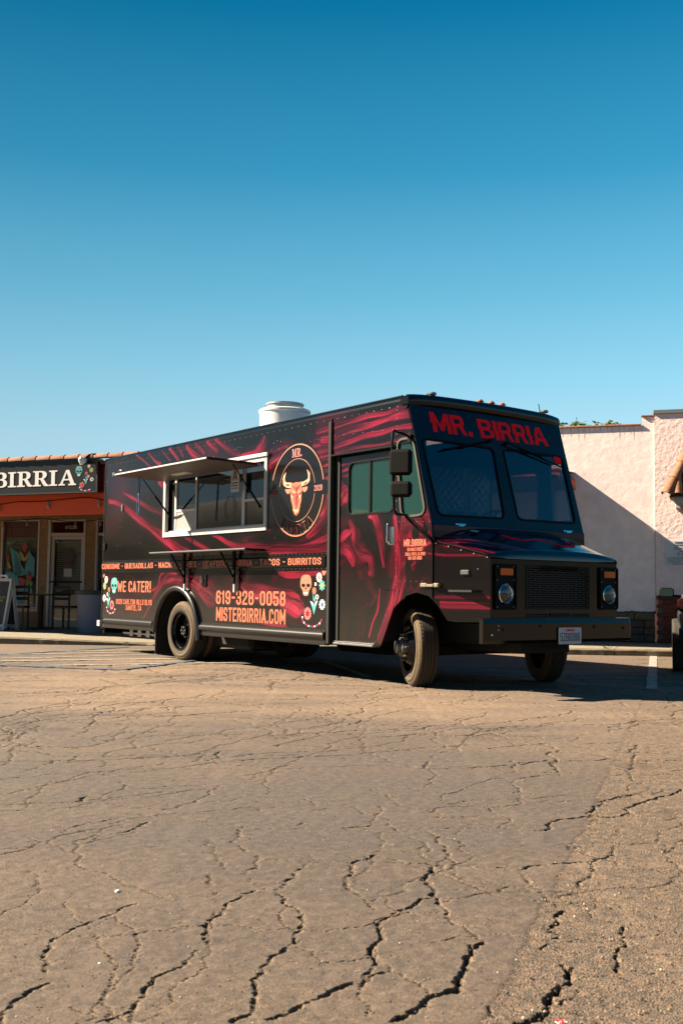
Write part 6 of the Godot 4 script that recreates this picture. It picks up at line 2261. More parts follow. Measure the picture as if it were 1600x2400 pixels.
	for c in seats:
		var ch: Node3D
		if chair0 == null:
			ch = thing("chair", c[3], "chair", sat(c[0], 0.13, c[1], c[2]), "chairs at the bistro table")
			chair0 = ch
			for q in [[-0.19, -0.19, 0.9], [0.19, -0.19, 0.9], [-0.19, 0.19, 0.44], [0.19, 0.19, 0.44]]:
				mb = MB.new()
				mb.cbox(Vector3(q[0], q[2] / 2, q[1]), Vector3(0.035, q[2], 0.035), 0.004)
				part("leg", mb, wood, ch)
			mb = MB.new()
			mb.cbox(Vector3(0, 0.455, 0), Vector3(0.44, 0.04, 0.44), 0.01)
			part("seat", mb, mat("red_seat", lin(0.06, 0.010, 0.010), 0.5), ch)
			for y in [0.62, 0.73, 0.85]:
				mb = MB.new()
				mb.cbox(Vector3(0, y, -0.195), Vector3(0.37, 0.055, 0.02), 0.004)
				part("back_slat", mb, wood, ch)
		else:
			ch = chair0.duplicate()
			ch.name = numbered("chair")
			add_child(ch, true)
			ch.transform = sat(c[0], 0.13, c[1], c[2])
			ch.set_meta("label", c[3])
	# concrete wheel stop
	var ws := thing("wheel_stop", "pale concrete wheel stop at the end of the right-hand bay", "wheel stop", Transform3D(Basis(Vector3.UP, -SITE_YAW), Vector3(6.2, 0.0, -17.25)))
	mb = MB.new()
	mb.xf = Transform3D(Basis(Vector3.UP, PI / 2), Vector3(-0.9, 0, 0))
	mb.prism(round_poly(V2([-0.10, 0, 0.10, 0, 0.07, 0.13, -0.07, 0.13]), 0.02), 0.0, 1.8)
	part("stop_block", mb, M.walk_concrete, ws)
	make_car()
	make_plants()
	# loose grit on the asphalt
	var gm := MB.new()
	gm.cbox(Vector3.ZERO, Vector3(1.0, 0.7, 0.85), 0.25)
	var stone := gm.mesh()
	rng.seed = 1234
	var tones := [[0.30, 0.22, 0.14, 3200], [0.09, 0.07, 0.055, 2600], [0.55, 0.50, 0.42, 260]]
	for q in tones:
		var mm := MultiMesh.new()
		mm.transform_format = MultiMesh.TRANSFORM_3D
		mm.mesh = stone
		mm.instance_count = q[3]
		for i in q[3]:
			var z := -2.1 - 6.5 * pow(rng.randf(), 1.5)
			var x := rng.randf_range(-0.42, 0.42) * -z
			var k := rng.randf_range(0.0022, 0.0058) * (1.25 if x > seam_x(z) else 0.9)
			mm.set_instance_transform(i, Transform3D(Basis.from_euler(Vector3(rng.randf() * 6.0, rng.randf() * 6.0, rng.randf() * 6.0)).scaled(Vector3.ONE * k), Vector3(x, 0.003 + k * 0.2, z)))
		var go := MultiMeshInstance3D.new()
		go.name = numbered("grit")
		go.multimesh = mm
		go.material_override = mat("grit_%d" % q[3], lin(q[0], q[1], q[2]), 0.95)
		go.set_meta("kind", "stuff")
		tag(go, ["loose tan grit strewn over the cracked asphalt", "loose dark grit strewn over the cracked asphalt", "sparse pale stone chips strewn over the cracked asphalt"][tones.find(q)], "grit")
		add_child(go, true)
	# litter
	var wr := thing("crumpled_wrapper", "red and white wrapper scrap on the coarse asphalt", "litter", Transform3D(Basis(Vector3.UP, 0.3), Vector3(0.508, 0.008, -2.49)))
	mb = MB.new()
	mb.surf(func(a: float, b: float) -> Vector3: return Vector3((a - 0.5) * 0.026, 0.004 + 0.004 * sin(a * 9.0) * cos(b * 7.0), (b - 0.5) * 0.015), 8, 6, true)
	part("foil", mb, M.white_vinyl, wr)
	mb = MB.new()
	mb.surf(func(a: float, b: float) -> Vector3: return Vector3((a - 0.7) * 0.017 - 0.003, 0.0085 + 0.004 * sin(a * 7.0), (b - 0.5) * 0.011 + 0.004), 6, 4, true)
	part("red_print", mb, M.red_vinyl, wr)
	var pebs := [[-0.70, -3.52, 0.0075, "white pebble on the asphalt left of the middle", "pebble"], [-0.61, -2.86, 0.004, "tiny pale shard of glass on the asphalt near the front", "shard"]]
	for p in pebs:
		var pb := MB.new()
		pb.xf = Transform3D(Basis.from_euler(Vector3(0.4, 0.7, 0.2)), Vector3(0, p[2] * 0.6, 0))
		pb.cbox(Vector3.ZERO, Vector3(p[2] * 2.0, p[2] * 1.3, p[2] * 1.6), p[2] * 0.4)
		var o := part(numbered("pebble"), pb, M.white_vinyl, self)
		o.position = Vector3(p[0], 0.0, p[1])
		tag(o, p[3], p[4])

func make_car() -> void:
	# long axis along the bay; only its tail corner reaches into the picture
	var yaw := deg_to_rad(90.0 - 17.0)
	var c := thing("parked_car", "black car parked nose-in at the right edge, tail towards us", "car", Transform3D(Basis(Vector3.UP, yaw), Vector3(4.40, 0, -14.10)))
	# local: x forward (nose), y up, z out of its right side; left flank at z = 0 turned outward, body spans z 0..1.8
	var paint := mat("car_black", lin(0.012, 0.012, 0.014), 0.15)
	paint.clearcoat_enabled = true
	var sec := [[-0.75, 0.55, 0.86, 0.10], [-0.62, 0.36, 0.98, 0.02], [-0.2, 0.30, 1.02, 0.0], [1.2, 0.28, 0.98, 0.0], [2.6, 0.28, 0.95, 0.02], [3.5, 0.34, 0.80, 0.12], [3.75, 0.45, 0.66, 0.3]]
	var mb := MB.new()
	var ringf := func(q: Array) -> Array:
		var y0: float = q[1]
		var y1: float = q[2]
		var z: float = q[3]
		return [Vector3(q[0], y0, z + 0.12), Vector3(q[0], y0 + 0.12, z + 0.02), Vector3(q[0], lerpf(y0, y1, 0.6), z), Vector3(q[0], y1 - 0.04, z + 0.05), Vector3(q[0], y1, z + 0.14), Vector3(q[0], y1, 1.8 - z - 0.14), Vector3(q[0], y1 - 0.04, 1.8 - z - 0.05), Vector3(q[0], lerpf(y0, y1, 0.6), 1.8 - z), Vector3(q[0], y0 + 0.12, 1.8 - z - 0.02), Vector3(q[0], y0, 1.8 - z - 0.12)]
	for i in sec.size() - 1:
		var a: Array = ringf.call(sec[i])
		var b: Array = ringf.call(sec[i + 1])
		for k in 10:
			var k2 := (k + 1) % 10
			mb.quad(a[k2], a[k], b[k], b[k2])
	for e in [0, sec.size() - 1]:
		var a: Array = ringf.call(sec[e])
		for k in range(1, 9):
			if e == 0: mb.tri(a[0], a[k], a[k + 1])
			else: mb.tri(a[0], a[k + 1], a[k])
	part("body", mb, paint, c)
	mb = MB.new()
	var lo := [Vector3(-0.45, 0.99, 0.08), Vector3(2.55, 0.94, 0.08), Vector3(2.55, 0.94, 1.72), Vector3(-0.45, 0.99, 1.72)]
	var hi := [Vector3(0.1, 1.42, 0.26), Vector3(1.5, 1.44, 0.26), Vector3(1.5, 1.44, 1.54), Vector3(0.1, 1.42, 1.54)]
	mb.quad(hi[3], hi[2], hi[1], hi[0])
	for k in 4: mb.quad(lo[(k + 1) % 4], lo[k], hi[k], hi[(k + 1) % 4])
	part("cabin", mb, paint, c)
	mb = MB.new()
	for k in 4:
		var a: Vector3 = lo[k].lerp(hi[k], 0.12)
		var b: Vector3 = lo[(k + 1) % 4].lerp(hi[(k + 1) % 4], 0.12)
		var d: Vector3 = lo[k].lerp(hi[k], 0.88)
		var e: Vector3 = lo[(k + 1) % 4].lerp(hi[(k + 1) % 4], 0.88)
		var n := (b - a).cross(d - a).normalized() * -0.004
		mb.quad(b.lerp(a, 0.05) + n * -1.0, a.lerp(b, 0.05) + n * -1.0, d.lerp(e, 0.05) + n * -1.0, e.lerp(d, 0.05) + n * -1.0)
		mb.quad(b.lerp(a, 0.05) + n, a.lerp(b, 0.05) + n, d.lerp(e, 0.05) + n, e.lerp(d, 0.05) + n)
	part("window", mb, M.tint_glass, c)
	for z in [0.09, 1.71]:
		mb = MB.new()
		mb.cbox(Vector3(-0.63, 0.86, z), Vector3(0.16, 0.16, 0.20), 0.03)
		part("tail_lamp", mb, mat("lamp_red", lin(0.03, 0.004, 0.004), 0.15), c)
	mb = MB.new()
	mb.cbox(Vector3(-0.72, 0.50, 0.9), Vector3(0.22, 0.24, 1.78), 0.06)
	part("rear_bumper", mb, paint, c)
	mb = MB.new()
	mb.tube([Vector3(-0.80, 0.56, 0.12), Vector3(-0.83, 0.56, 0.5), Vector3(-0.83, 0.56, 1.3), Vector3(-0.80, 0.56, 1.68)], 0.014, 6)
	part("bumper_trim", mb, M.chrome, c)
	for z in [-0.14, 1.94]:
		mb = MB.new()
		mb.cbox(Vector3(2.02, 1.02, z), Vector3(0.08, 0.14, 0.21), 0.03)
		mb.tube([Vector3(2.05, 0.98, z), Vector3(2.08, 0.96, 0.1 if z < 0 else 1.7)], 0.02, 6)
		part("door_mirror", mb, M.black_trim, c)
		mb = MB.new()
		mb.prism(rrect(-0.09, -0.055, 0.09, 0.055, 0.03), 0.0, 0.004)
		var o := part("mirror_glass", mb, mat("mirror_tint", lin(0.05, 0.10, 0.09), 0.08, 0.6), c)
		o.transform = Transform3D(Basis(Vector3.UP, -PI / 2), Vector3(1.975, 1.02, z))
	for q in [[0.0, 0.03], [0.0, 1.77], [2.75, 0.03], [2.75, 1.77]]:
		mb = MB.new()
		mb.xf = Transform3D(Basis(Vector3.RIGHT, PI / 2), Vector3(q[0], 0.31, q[1]))
		mb.lathe([Vector2(0.0, -0.1), Vector2(0.20, -0.1), Vector2(0.29, -0.10), Vector2(0.31, -0.07), Vector2(0.31, 0.07), Vector2(0.29, 0.10), Vector2(0.20, 0.09), Vector2(0.0, 0.07)], 28)
		part("wheel", mb, M.tread_rubber, c)

func leaf_mesh() -> ArrayMesh:
	var mb := MB.new()
	mb.tri(Vector3(0, 0, 0), Vector3(0.5, 0.12, 0.25), Vector3(1, 0, 0))
	mb.tri(Vector3(0, 0, 0), Vector3(1, 0, 0), Vector3(0.5, 0.12, -0.25))
	return mb.mesh()

func leaves(parent: Node, called: String, spots: Array, size: float, m: Material, lm: Mesh) -> void:
	var mm := MultiMesh.new()
	mm.transform_format = MultiMesh.TRANSFORM_3D
	mm.mesh = lm
	mm.instance_count = spots.size()
	for i in spots.size():
		var b := Basis.from_euler(Vector3(rng.randf_range(-1.2, 1.2), rng.randf() * TAU, rng.randf_range(-1.0, 1.0))).scaled(Vector3.ONE * size * rng.randf_range(0.6, 1.3))
		mm.set_instance_transform(i, Transform3D(b, spots[i]))
	var o := MultiMeshInstance3D.new()
	o.name = called
	o.multimesh = mm
	o.material_override = m
	o.set_meta("kind", "stuff")
	parent.add_child(o, true)

func make_plants() -> void:
	var lm := leaf_mesh()
	var green := mat("leaf_green", lin(0.055, 0.085, 0.022), 0.6)
	green.backlight_enabled = true
	green.backlight = lin(0.06, 0.09, 0.01)
	var yellow := mat("leaf_yellow", lin(0.12, 0.11, 0.03), 0.6)
	yellow.backlight_enabled = true
	yellow.backlight = lin(0.08, 0.08, 0.01)
	var bark := mat("bark_brown", lin(0.07, 0.05, 0.035), 0.95)
	rng.seed = 909
	for q in [[-1.95, 5.20, 0.6, "leaf_green", "dark green treetop over the coping next to the truck roof"], [-1.22, 5.09, 0.6, "leaf_yellow", "yellow-green treetop over the middle of the coping"]]:
		var t := thing("tree", q[4], "tree", sat(q[0], 0, -6.0))
		var mb := MB.new()
		for i in 6:
			var a := lerpf(0.11, 0.035, i / 6.0)
			var b := lerpf(0.11, 0.035, (i + 1) / 6.0)
			mb.xf = Transform3D(Basis.IDENTITY, Vector3(0.04 * sin(i * 1.3), i * 0.68, 0))
			mb.lathe([Vector2(a, 0), Vector2(b, 0.70)], 8, 0.0, TAU, true)
		mb.xf = Transform3D.IDENTITY
		var tips := []
		for i in 14:
			var a := i * 2.4
			var s := Vector3(0, 3.2 + i * 0.07, 0)
			var e := s + Vector3(cos(a) * q[2] * 0.8, 0.35 + 0.03 * i, sin(a) * q[2] * 0.8)
			e.y = minf(e.y, q[1] - 0.12)
			mb.tube([s, s.lerp(e, 0.5) + Vector3(0, 0.08, 0), e], 0.02, 5)
			tips.append(e)
		part("trunk", mb, bark, t)
		var spots := []
		for i in 3500:
			var e: Vector3 = tips[rng.randi() % tips.size()]
			var d := Vector3(rng.randfn(0, 0.14), rng.randfn(0, 0.11), rng.randfn(0, 0.14))
			var p := e + d
			if p.y < q[1]: spots.append(p)
		leaves(t, "crown", spots, 0.13, M[q[3]], lm)
	# unseen trees and hills added to darken what the paint and glass mirror
	var tr0: Node3D = null
	for q in [[-33, -46, 1.0], [-36, -38, 1.2], [-31, -31, 0.9], [-35, -25, 1.15], [-32, -18, 1.0], [-37, -12, 1.25], [-33, -4, 1.0], [-30, 3, 1.1], [-34, 12, 1.2], [18, 34, 1.1], [27, 30, 1.0], [33, 24, 1.2], [37, 15, 1.0], [40, 6, 1.15], [34, -2, 0.9], [8, 38, 1.0], [-4, 40, 1.2]]:
		var t: Node3D
		var place := Transform3D(Basis(Vector3.UP, q[0] * 1.7).scaled(Vector3.ONE * q[2] * 0.5), Vector3(q[0], 0, q[1]))
		if tr0 == null:
			t = thing("reflection_tree", "unseen dark evergreen tree added to darken reflections", "tree", place, "unseen trees added for reflections")
			tr0 = t
			var mb := MB.new()
			mb.lathe([Vector2(0.26, 0), Vector2(0.18, 1.5), Vector2(0.12, 4.0), Vector2(0.03, 6.0)], 10, 0.0, TAU, true)
			part("trunk", mb, bark, t)
			var spots := []
			for i in 2600:
				var d := Vector3(rng.randfn(), rng.randfn(), rng.randfn()).normalized() * pow(rng.randf(), 0.4)
				spots.append(Vector3(d.x * 3.6, 4.6 + d.y * 3.0, d.z * 3.6))
			leaves(t, "crown", spots, 0.75, green, lm)
		else:
			t = tr0.duplicate()
			t.name = numbered("reflection_tree")
			add_child(t, true)
			t.transform = place
	var hm := MB.new()
	var hn := noise(707, 0.9, FastNoiseLite.TYPE_SIMPLEX_SMOOTH, 4)
	hm.surf(func(a: float, b: float) -> Vector3:
		var az := a * TAU
		var r := lerpf(300.0, 440.0, b)
		var d := Vector3(sin(az), 0, -cos(az))
		var behind := smoothstep(0.90, 0.55, cos(az))
		return d * r + Vector3(0, -1.0 + sin(PI * minf(b, 0.6)) * (9.0 + behind * (20.0 + 8.0 * hn.get_noise_2d(d.x * 1.6, d.z * 1.6) + 3.0 * hn.get_noise_2d(d.x * 9.0, d.z * 9.0))), 0), 180, 8, true)
	var hl := part("hills", hm, mat("hill_scrub", lin(0.022, 0.022, 0.013), 0.95), self, "low scrubby hills out of view, shaped for reflections")
	hl.set_meta("kind", "structure")
	# weeds along the kerb
	var weeds := [[-0.12, 1.98, 0.085, "small green weed at the kerb right of the truck's bumper"], [-7.95, 3.62, 0.045, "low weed in the gutter left of the rear wheel"], [-5.4, 3.33, 0.06, "tuft of weeds in the gutter seen under the truck body"], [-4.9, 3.22, 0.05, "second tuft of weeds seen under the truck body"]]
	for w in weeds:
		var o := thing("weed", w[3], "weed", sat(w[0], 0.0, w[1] + 0.04), "weeds along the kerb")
		var mb := MB.new()
		for i in 7: mb.tube([Vector3.ZERO, Vector3(rng.randfn(0, 0.5) * w[2], w[2] * rng.randf_range(0.7, 1.4), rng.randfn(0, 0.5) * w[2])], 0.0025, 4)
		part("stem", mb, M.leaf_green, o)
		var spots := []
		for i in 60: spots.append(Vector3(rng.randfn(0, 0.6) * w[2], rng.randf_range(0.1, 1.5) * w[2], rng.randfn(0, 0.5) * w[2]))
		leaves(o, "leaf", spots, w[2] * 0.55, M.leaf_green, lm)

func _ready() -> void:
	rng.seed = 4711
	make_light()
	var f := Vector3(sin(TRUCK_YAW), 0, cos(TRUCK_YAW))
	var n := Vector3(-cos(TRUCK_YAW), 0, sin(TRUCK_YAW))
	truck_xf = Transform3D(Basis(f, Vector3.UP, n), Vector3(-2.281, 0, -14.886))
	site_xf = Transform3D(Basis(Vector3(cos(SITE_YAW), 0, sin(SITE_YAW)), Vector3.UP, Vector3(-sin(SITE_YAW), 0, cos(SITE_YAW))), Vector3(5.07, 0, -19.3))
	make_ground()
	make_materials()
	make_wrap()
	make_sidewalk()
	make_restaurant()
	make_pink()
	make_truck()
	make_props()
func ribbons() -> Array:
	var r := []
	r.append([-227,232,2.7,-197,229,2.7,-162,217,3.2,-127,203,4.1,-89,188,4.5,-52,174,5,-17,160,5.9,18,148,6.3,55,136,5.4])
	r.append([-175,243,0.9,-146,234,1.6,-118,225,2,-85,214,2.3,-34,202,2.5,25,186,1.8])
	r.append([-59,252,1.8,-46,245,2.9,-33,239,3.6])
	r.append([-139,299,0.7,-111,287,0.9,-86,275,0.9,-62,265,0.7])
	r.append([-95,297,1.1,-68,281,1.8,-52,275,1.8])
	r.append([-51,296,0.7,-23,277,1.1])
	r.append([-29,297,1.6,2,276,2.3])
	r.append([-4,296,0.9,16,279,1.4])
	r.append([22,295,2.7,44,280,3.2,67,272,2.3])
	r.append([47,295,1.8,75,278,2.3])
	r.append([79,295,2.3,110,278,2.9])
	r.append([101,295,2.3,139,277,2.9,168,267,2.3])
	r.append([225,286,3.2,216,272,5,201,264,5.4,168,265,3.2])
	r.append([230,249,5.4,244,256,6.8,272,261,5.9,297,262,3.2])
	r.append([326,265,4.5,358,264,5])
	r.append([327,254,2.3,358,256,2.7])
	r.append([340,245,1.4,358,247,1.8])
	r.append([348,239,1.1,358,240,1.4])
	r.append([350,233,0.9,358,233,0.9])
	r.append([352,224,1.4,358,224,1.6])
	r.append([359,206,2.3,355,194,5,348,181,6.3,332,169,5,316,158,1.8])
	r.append([89,171,0.9,115,165,1.8,144,156,2.5,172,152,2.9,211,150,2.9,248,148,3.2,283,147,3.2,316,148,3.2,360,157,2.7])
	r.append([276,142,2.3,317,142,3.2,343,141,4.5,360,142,5.4])
	r.append([16,172,1.8,54,160,2.3,90,149,1.8,116,140,0.9])
	r.append([235,215,1.4,240,204,1.6,237,195,1.8])
	r.append([232,185,0.9,247,176,1.1,232,169,1.8])
	r.append([-94,277,0.7,-67,263,0.9,-36,251,0.9])
	r.append([-97,53,0.9,-77,72,1.4,-58,91,2.3,-33,108,4.5,0,114,7.2,38,110,7.2,70,102,7.7,101,94,8.1,118,84,5])
	r.append([168,105,2.3,198,96,5.9,235,92,6.8,278,86,9,302,78,9.5,315,78,3.6])
	r.append([237,142,3.2,266,143,3.2,317,141,3.2,360,141,4.1])
	r.append([241,137,1.8,256,123,3.2,284,116,3.6,324,118,2.7,361,120,3.2])
	r.append([206,61,1.4,243,58,2.7,279,54,2.3])
	r.append([-81,93,0.9,-53,101,1.8,-44,117,1.4,-24,124,3.2,9,121,4.5,28,125,2.3])
	r.append([66,95,2.3,93,82,4.1,110,79,2.7])
	r.append([372,192,3,377,201,9,386,207,10.5,389,210,4.5])
	r.append([391,176,1.8,398,163,3.3,402,147,3.9,413,138,5.1,428,133,3.9,431,122,3,429,114,3])
	r.append([374,153,2.7,385,159,3.9,395,164,2.1])
	r.append([373,143,3,387,142,5.1,397,133,3.9,400,124,1.8])
	r.append([425,179,2.4,435,176,3.9,443,164,3.6,448,146,2.7,452,122,1.5])
	r.append([470,178,3,475,162,4.5,477,143,6.6,474,126,7.8,472,111,8.1])
	r.append([485,162,9,505,162,13.5,523,160,12,534,155,7.5])
	r.append([486,143,9,500,143,10.5,513,144,6,533,148,2.1])
	r.append([486,127,7.5,498,127,6,507,120,2.1])
	r.append([341,268,3,362,268,3.6,392,272,3.6,422,274,3.3,452,277,2.7,477,280,3.6,503,279,3])
	r.append([324,253,1.5,341,255,2.1,366,257,2.1,391,260,2.1,422,264,2.1,452,265,2.1,477,267,2.1,503,266,2.1])
	r.append([369,251,1.1,413,253,1.2,450,252,0.9,477,254,1.2,500,259,0.9])
	r.append([332,278,1.5,362,280,2.4,392,282,2.1,425,285,2.1,459,284,1.8,482,287,1.8,500,287,1.5])
	r.append([329,248,1.2,346,249,1.4,358,250,1.4])
	r.append([329,238,1.1,346,238,1.2,357,239,1.2])
	r.append([348,231,0.8,358,232,0.9])
	r.append([376,237,1.2,389,239,1.5,426,239,1.2,467,240,1.1])
	r.append([376,230,1.1,390,232,1.2])
	r.append([376,225,0.9,390,225,1.1])
	r.append([467,222,1.4,478,222,1.8])
	r.append([467,211,1.2,481,214,1.2])
	r.append([509,256,1.2,522,229,0.9,529,196,0.8])
	r.append([476,149,4.5,478,124,5.4,476,107,6,470,86,6,461,66,5.1,450,45,3.9])
	r.append([510,128,1.2,499,119,1.5,491,108,1.8,486,95,1.5,481,84,1.2])
	r.append([495,126,0.9,487,110,1.2,483,99,1.2])
	r.append([445,152,1.5,449,133,1.2,453,123,0.8])
	r.append([446,101,0.8,443,79,1.2,435,65,0.9,428,48,0.9])
	r.append([525,136,0.6,545,134,0.8,568,132,1.1,591,137,0.8,607,141,0.8])
	r.append([535,93,1.2,568,93,1.2,591,94,1.1,614,96,0.8])
	r.append([543,85,2.4,561,84,2.7,576,82,3.9,585,77,4.5,597,71,3.6])
	r.append([543,88,0.9,568,87,0.6,600,86,0.6])
	r.append([541,149,2.1,560,145,4.5,576,148,3,588,151,1.5])
	r.append([559,139,1.2,576,140,1.5,592,138,1.2])
	return r
func bull_shapes() -> Dictionary:
	return {
		"horn": [[2661,2240,2654,2292,2672,2333,2699,2357,2727,2375,2709,2335,2701,2299,2707,2268,2730,2250,2786,2246,2833,2237,2836,2181,2788,2181,2732,2193,2690,2212],[3050,2232,3095,2236,3148,2250,3182,2262,3186,2297,3176,2333,3155,2375,3189,2347,3221,2310,3228,2269,3210,2230,3175,2207,3123,2191,3056,2183]],
		"head": [[2834,2245,2879,2229,2915,2237,2969,2238,3006,2230,3046,2242,3051,2191,3067,2129,3059,2069,3056,2018,3035,1969,3019,1909,3007,1874,2962,1845,2917,1863,2888,1905,2868,1978,2844,2021,2833,2083,2817,2135,2830,2186]],
		"ear": [[2705,2172,2816,2166,2826,2145,2790,2111,2762,2111,2729,2136],[3061,2167,3176,2174,3172,2142,3142,2116,3107,2111,3071,2139]],
		"mark": [[2861,2215,2916,2190,2945,2147,2980,2191,3033,2207,3007,2163,2950,2127,2890,2167],[2826,2135,2864,2112,2919,2098,2950,2106,2982,2094,3036,2111,3062,2124,3054,2094,3001,2082,2951,2091,2901,2084,2850,2097],[2902,2063,2951,2075,2992,2063,2998,2011,2956,1922,2912,2017]],
		"cream": [[2867,2148,2918,2129,2932,2115,2891,2123],[2982,2114,2999,2128,3035,2141,3022,2117],[2837,2093,2874,2085,2888,2054,2866,2050],[3010,2082,3054,2087,3042,2047,3015,2046],[2892,1926,2956,1912,3005,1925,2997,1894,2966,1886,2962,1861,2939,1872,2943,1897,2906,1899]],
	}
func crack_lines() -> Array:
	var c := []
	c.append([12,-74,-247,-75,-255,-75,-260,-73,-267,-70,-272])
	c.append([10,-73,-278,-74,-285,-77,-293,-78,-302,-76,-309,-75,-314,-72,-318,-69,-324,-66,-329,-65,-335,-61,-339])
	c.append([12,-53,-248,-49,-252,-46,-255,-46,-261,-46,-266,-45,-272,-45,-277,-42,-281,-39,-285,-38,-291,-38,-294,-37,-298])
	c.append([12,-35,-303,-37,-310,-37,-315,-37,-322,-35,-328,-34,-339,-32,-344,-30,-349,-28,-353,-23,-358])
	c.append([6,-45,-248,-46,-254,-46,-258])
	c.append([14,-23,-249,-21,-252,-19,-255,-19,-263,-19,-268,-21,-276,-19,-284,-17,-293,-14,-298,-11,-304,-12,-311,-10,-315,-10,-320,-11,-327,-10,-331])
	c.append([7,-12,-315,-16,-322,-17,-332,-15,-340])
	c.append([10,-11,-331,-16,-341,-19,-352,-18,-361,-17,-368,-14,-372,-13,-383,-11,-392])
	c.append([16,-15,-251,-10,-255,-8,-260,-5,-263,-1,-269,2,-271])
	c.append([6,-11,-304,-6,-297,-4,-291,-1,-289,2,-290])
	c.append([15,-118,-498,-116,-499,-117,-512])
	c.append([6,-154,-512,-150,-524,-146,-530,-143,-546,-138,-552])
	c.append([6,-109,-435,-108,-439,-104,-450,-98,-456,-92,-463])
	c.append([10,-84,-437,-81,-447,-78,-457])
	c.append([4,-103,-440,-92,-434,-84,-437])
	c.append([5,-94,-418,-93,-425,-92,-434])
	c.append([8,-42,-421,-39,-424,-38,-432,-40,-443,-38,-449])
	c.append([6,-37,-416,-34,-407])
	c.append([6,-49,-424,-46,-410,-43,-395,-40,-385,-38,-381])
	c.append([10,-43,-376,-42,-369,-41,-362,-42,-358])
	c.append([4,-40,-355,-36,-347])
	c.append([6,-29,-401,-29,-391,-28,-384,-32,-375])
	c.append([4,-29,-398,-23,-396,-16,-394,-8,-393,2,-395])
	c.append([5,-29,-370,-26,-362])
	c.append([6,-183,-592,-183,-611,-194,-642,-197,-664,-194,-679])
	c.append([5,-219,-745,-221,-769,-223,-794])
	c.append([5,-221,-712,-213,-723,-215,-740])
	c.append([4,-238,-789,-234,-821,-235,-858,-229,-861])
	c.append([6,-168,-579,-161,-587,-159,-601,-161,-614,-150,-615,-150,-631])
	c.append([5,-161,-659,-150,-673,-144,-698,-145,-730,-146,-764])
	c.append([3,-145,-730,-127,-737,-122,-747])
	c.append([5,-129,-593,-129,-607,-132,-615])
	c.append([5,-165,-794,-150,-816,-145,-845,-130,-862])
	c.append([7,-103,-493,-91,-484,-77,-481,-72,-484,-68,-495,-65,-500,-62,-527,-59,-539,-58,-545])
	c.append([5,-65,-500,-49,-502,-46,-509,-43,-517])
	c.append([10,-68,-632,-70,-653])
	c.append([4,-74,-618,-68,-632])
	c.append([7,-45,-558,-43,-575])
	c.append([6,-109,-550,-103,-531,-106,-527])
	c.append([4,-16,-511,-11,-494])
	c.append([10,-16,-453,-14,-458])
	c.append([4,-18,-481,-10,-485,-5,-489,2,-489])
	c.append([4,-43,-497,-36,-487,-30,-476])
	c.append([15,2,-271,4,-274,7,-274,9,-283,11,-290,10,-295,11,-305,12,-319,13,-325,17,-331,22,-338,25,-344,31,-351,31,-363,31,-377,34,-389])
	c.append([10,7,-274,13,-282,15,-283])
	c.append([10,31,-351,32,-341,33,-330,36,-322,39,-314,41,-306])
	c.append([26,41,-306,37,-301,35,-295,34,-289,32,-281,30,-272,27,-269])
	c.append([22,27,-269,23,-266,21,-262,17,-256,15,-253,12,-250])
	c.append([7,11,-290,14,-283,18,-277,22,-271,24,-266])
	c.append([6,7,-273,6,-268,8,-258,8,-253])
	c.append([5,2,-290,7,-292,10,-293])
	c.append([7,2,-357,4,-357,8,-351,10,-342,12,-335])
	c.append([13,4,-358,3,-373,5,-390,12,-400,14,-405])
	c.append([4,2,-395,6,-396])
	c.append([8,14,-405,19,-400,27,-393,35,-390,42,-392,52,-389,59,-389,65,-387])
	c.append([10,65,-387,70,-392,77,-395,85,-398,92,-399,96,-404,101,-408,105,-418,109,-431])
	c.append([8,65,-387,64,-378,64,-367,67,-353,69,-342])
	c.append([7,34,-346,40,-350,48,-356,56,-363,64,-366])
	c.append([10,92,-398,89,-385,84,-374,81,-364])
	c.append([5,70,-352,75,-356,79,-359])
	c.append([10,37,-444,39,-427,41,-415,40,-401,42,-394])
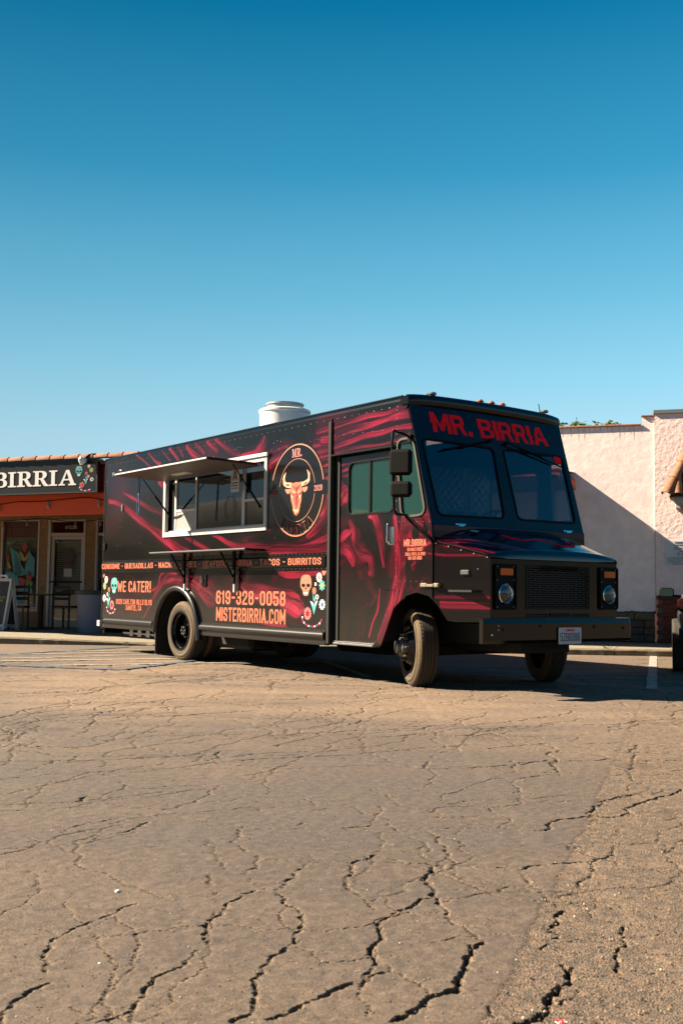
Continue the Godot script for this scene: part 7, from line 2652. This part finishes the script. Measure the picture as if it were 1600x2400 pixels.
	c.append([8,2,-448,11,-451,15,-457,18,-472,19,-496])
	c.append([5,11,-448,17,-435,19,-426,17,-415,13,-408,10,-411])
	c.append([4,30,-393,40,-400])
	c.append([6,23,-449,35,-451,52,-452,67,-452,85,-450])
	c.append([7,67,-454,71,-462,72,-478,69,-484,69,-494])
	c.append([5,41,-473,49,-473,58,-475,68,-477])
	c.append([6,41,-483,44,-492,53,-497,63,-499,73,-497,85,-505])
	c.append([8,85,-505,87,-521,85,-532,89,-556,92,-568,103,-579,115,-587])
	c.append([5,48,-439,51,-447])
	c.append([14,85,-449,88,-459,93,-468,101,-474,111,-480])
	c.append([12,110,-485,117,-502,124,-515,133,-524,144,-533])
	c.append([14,112,-482,116,-479,124,-481,131,-488,138,-508,146,-517,158,-531,173,-549])
	c.append([6,49,-513,52,-527,62,-542,69,-554,80,-571,89,-575])
	c.append([7,43,-543,46,-553,50,-599,52,-630])
	c.append([10,119,-594,121,-624,128,-666,132,-672])
	c.append([5,120,-591,122,-574])
	c.append([7,90,-588,98,-603,101,-622,101,-634])
	c.append([4,132,-571,135,-560])
	c.append([8,157,-564,162,-608,171,-632,181,-675,195,-709])
	c.append([6,144,-544,156,-564])
	c.append([6,89,-426,88,-417,92,-430])
	c.append([5,110,-442,117,-456])
	c.append([6,125,-416,133,-430,138,-438])
	c.append([5,141,-473,151,-480])
	c.append([14,70,-339,66,-327,62,-311])
	c.append([10,56,-302,59,-308])
	c.append([11,84,-323,81,-312,78,-304,75,-294,74,-282])
	c.append([22,42,-251,47,-255,50,-261,54,-270,60,-279,60,-285,59,-291])
	c.append([8,61,-274,57,-267,53,-261])
	c.append([10,35,-262,36,-256,37,-254])
	c.append([7,62,-280,70,-283])
	c.append([8,80,-284,84,-286])
	c.append([6,83,-355,80,-341])
	c.append([5,152,-721,164,-743])
	c.append([5,99,-759,121,-786,146,-801])
	c.append([5,73,-1013,92,-995,110,-964])
	c.append([6,89,-821,97,-843])
	c.append([4,25,-939,37,-1008])
	return c
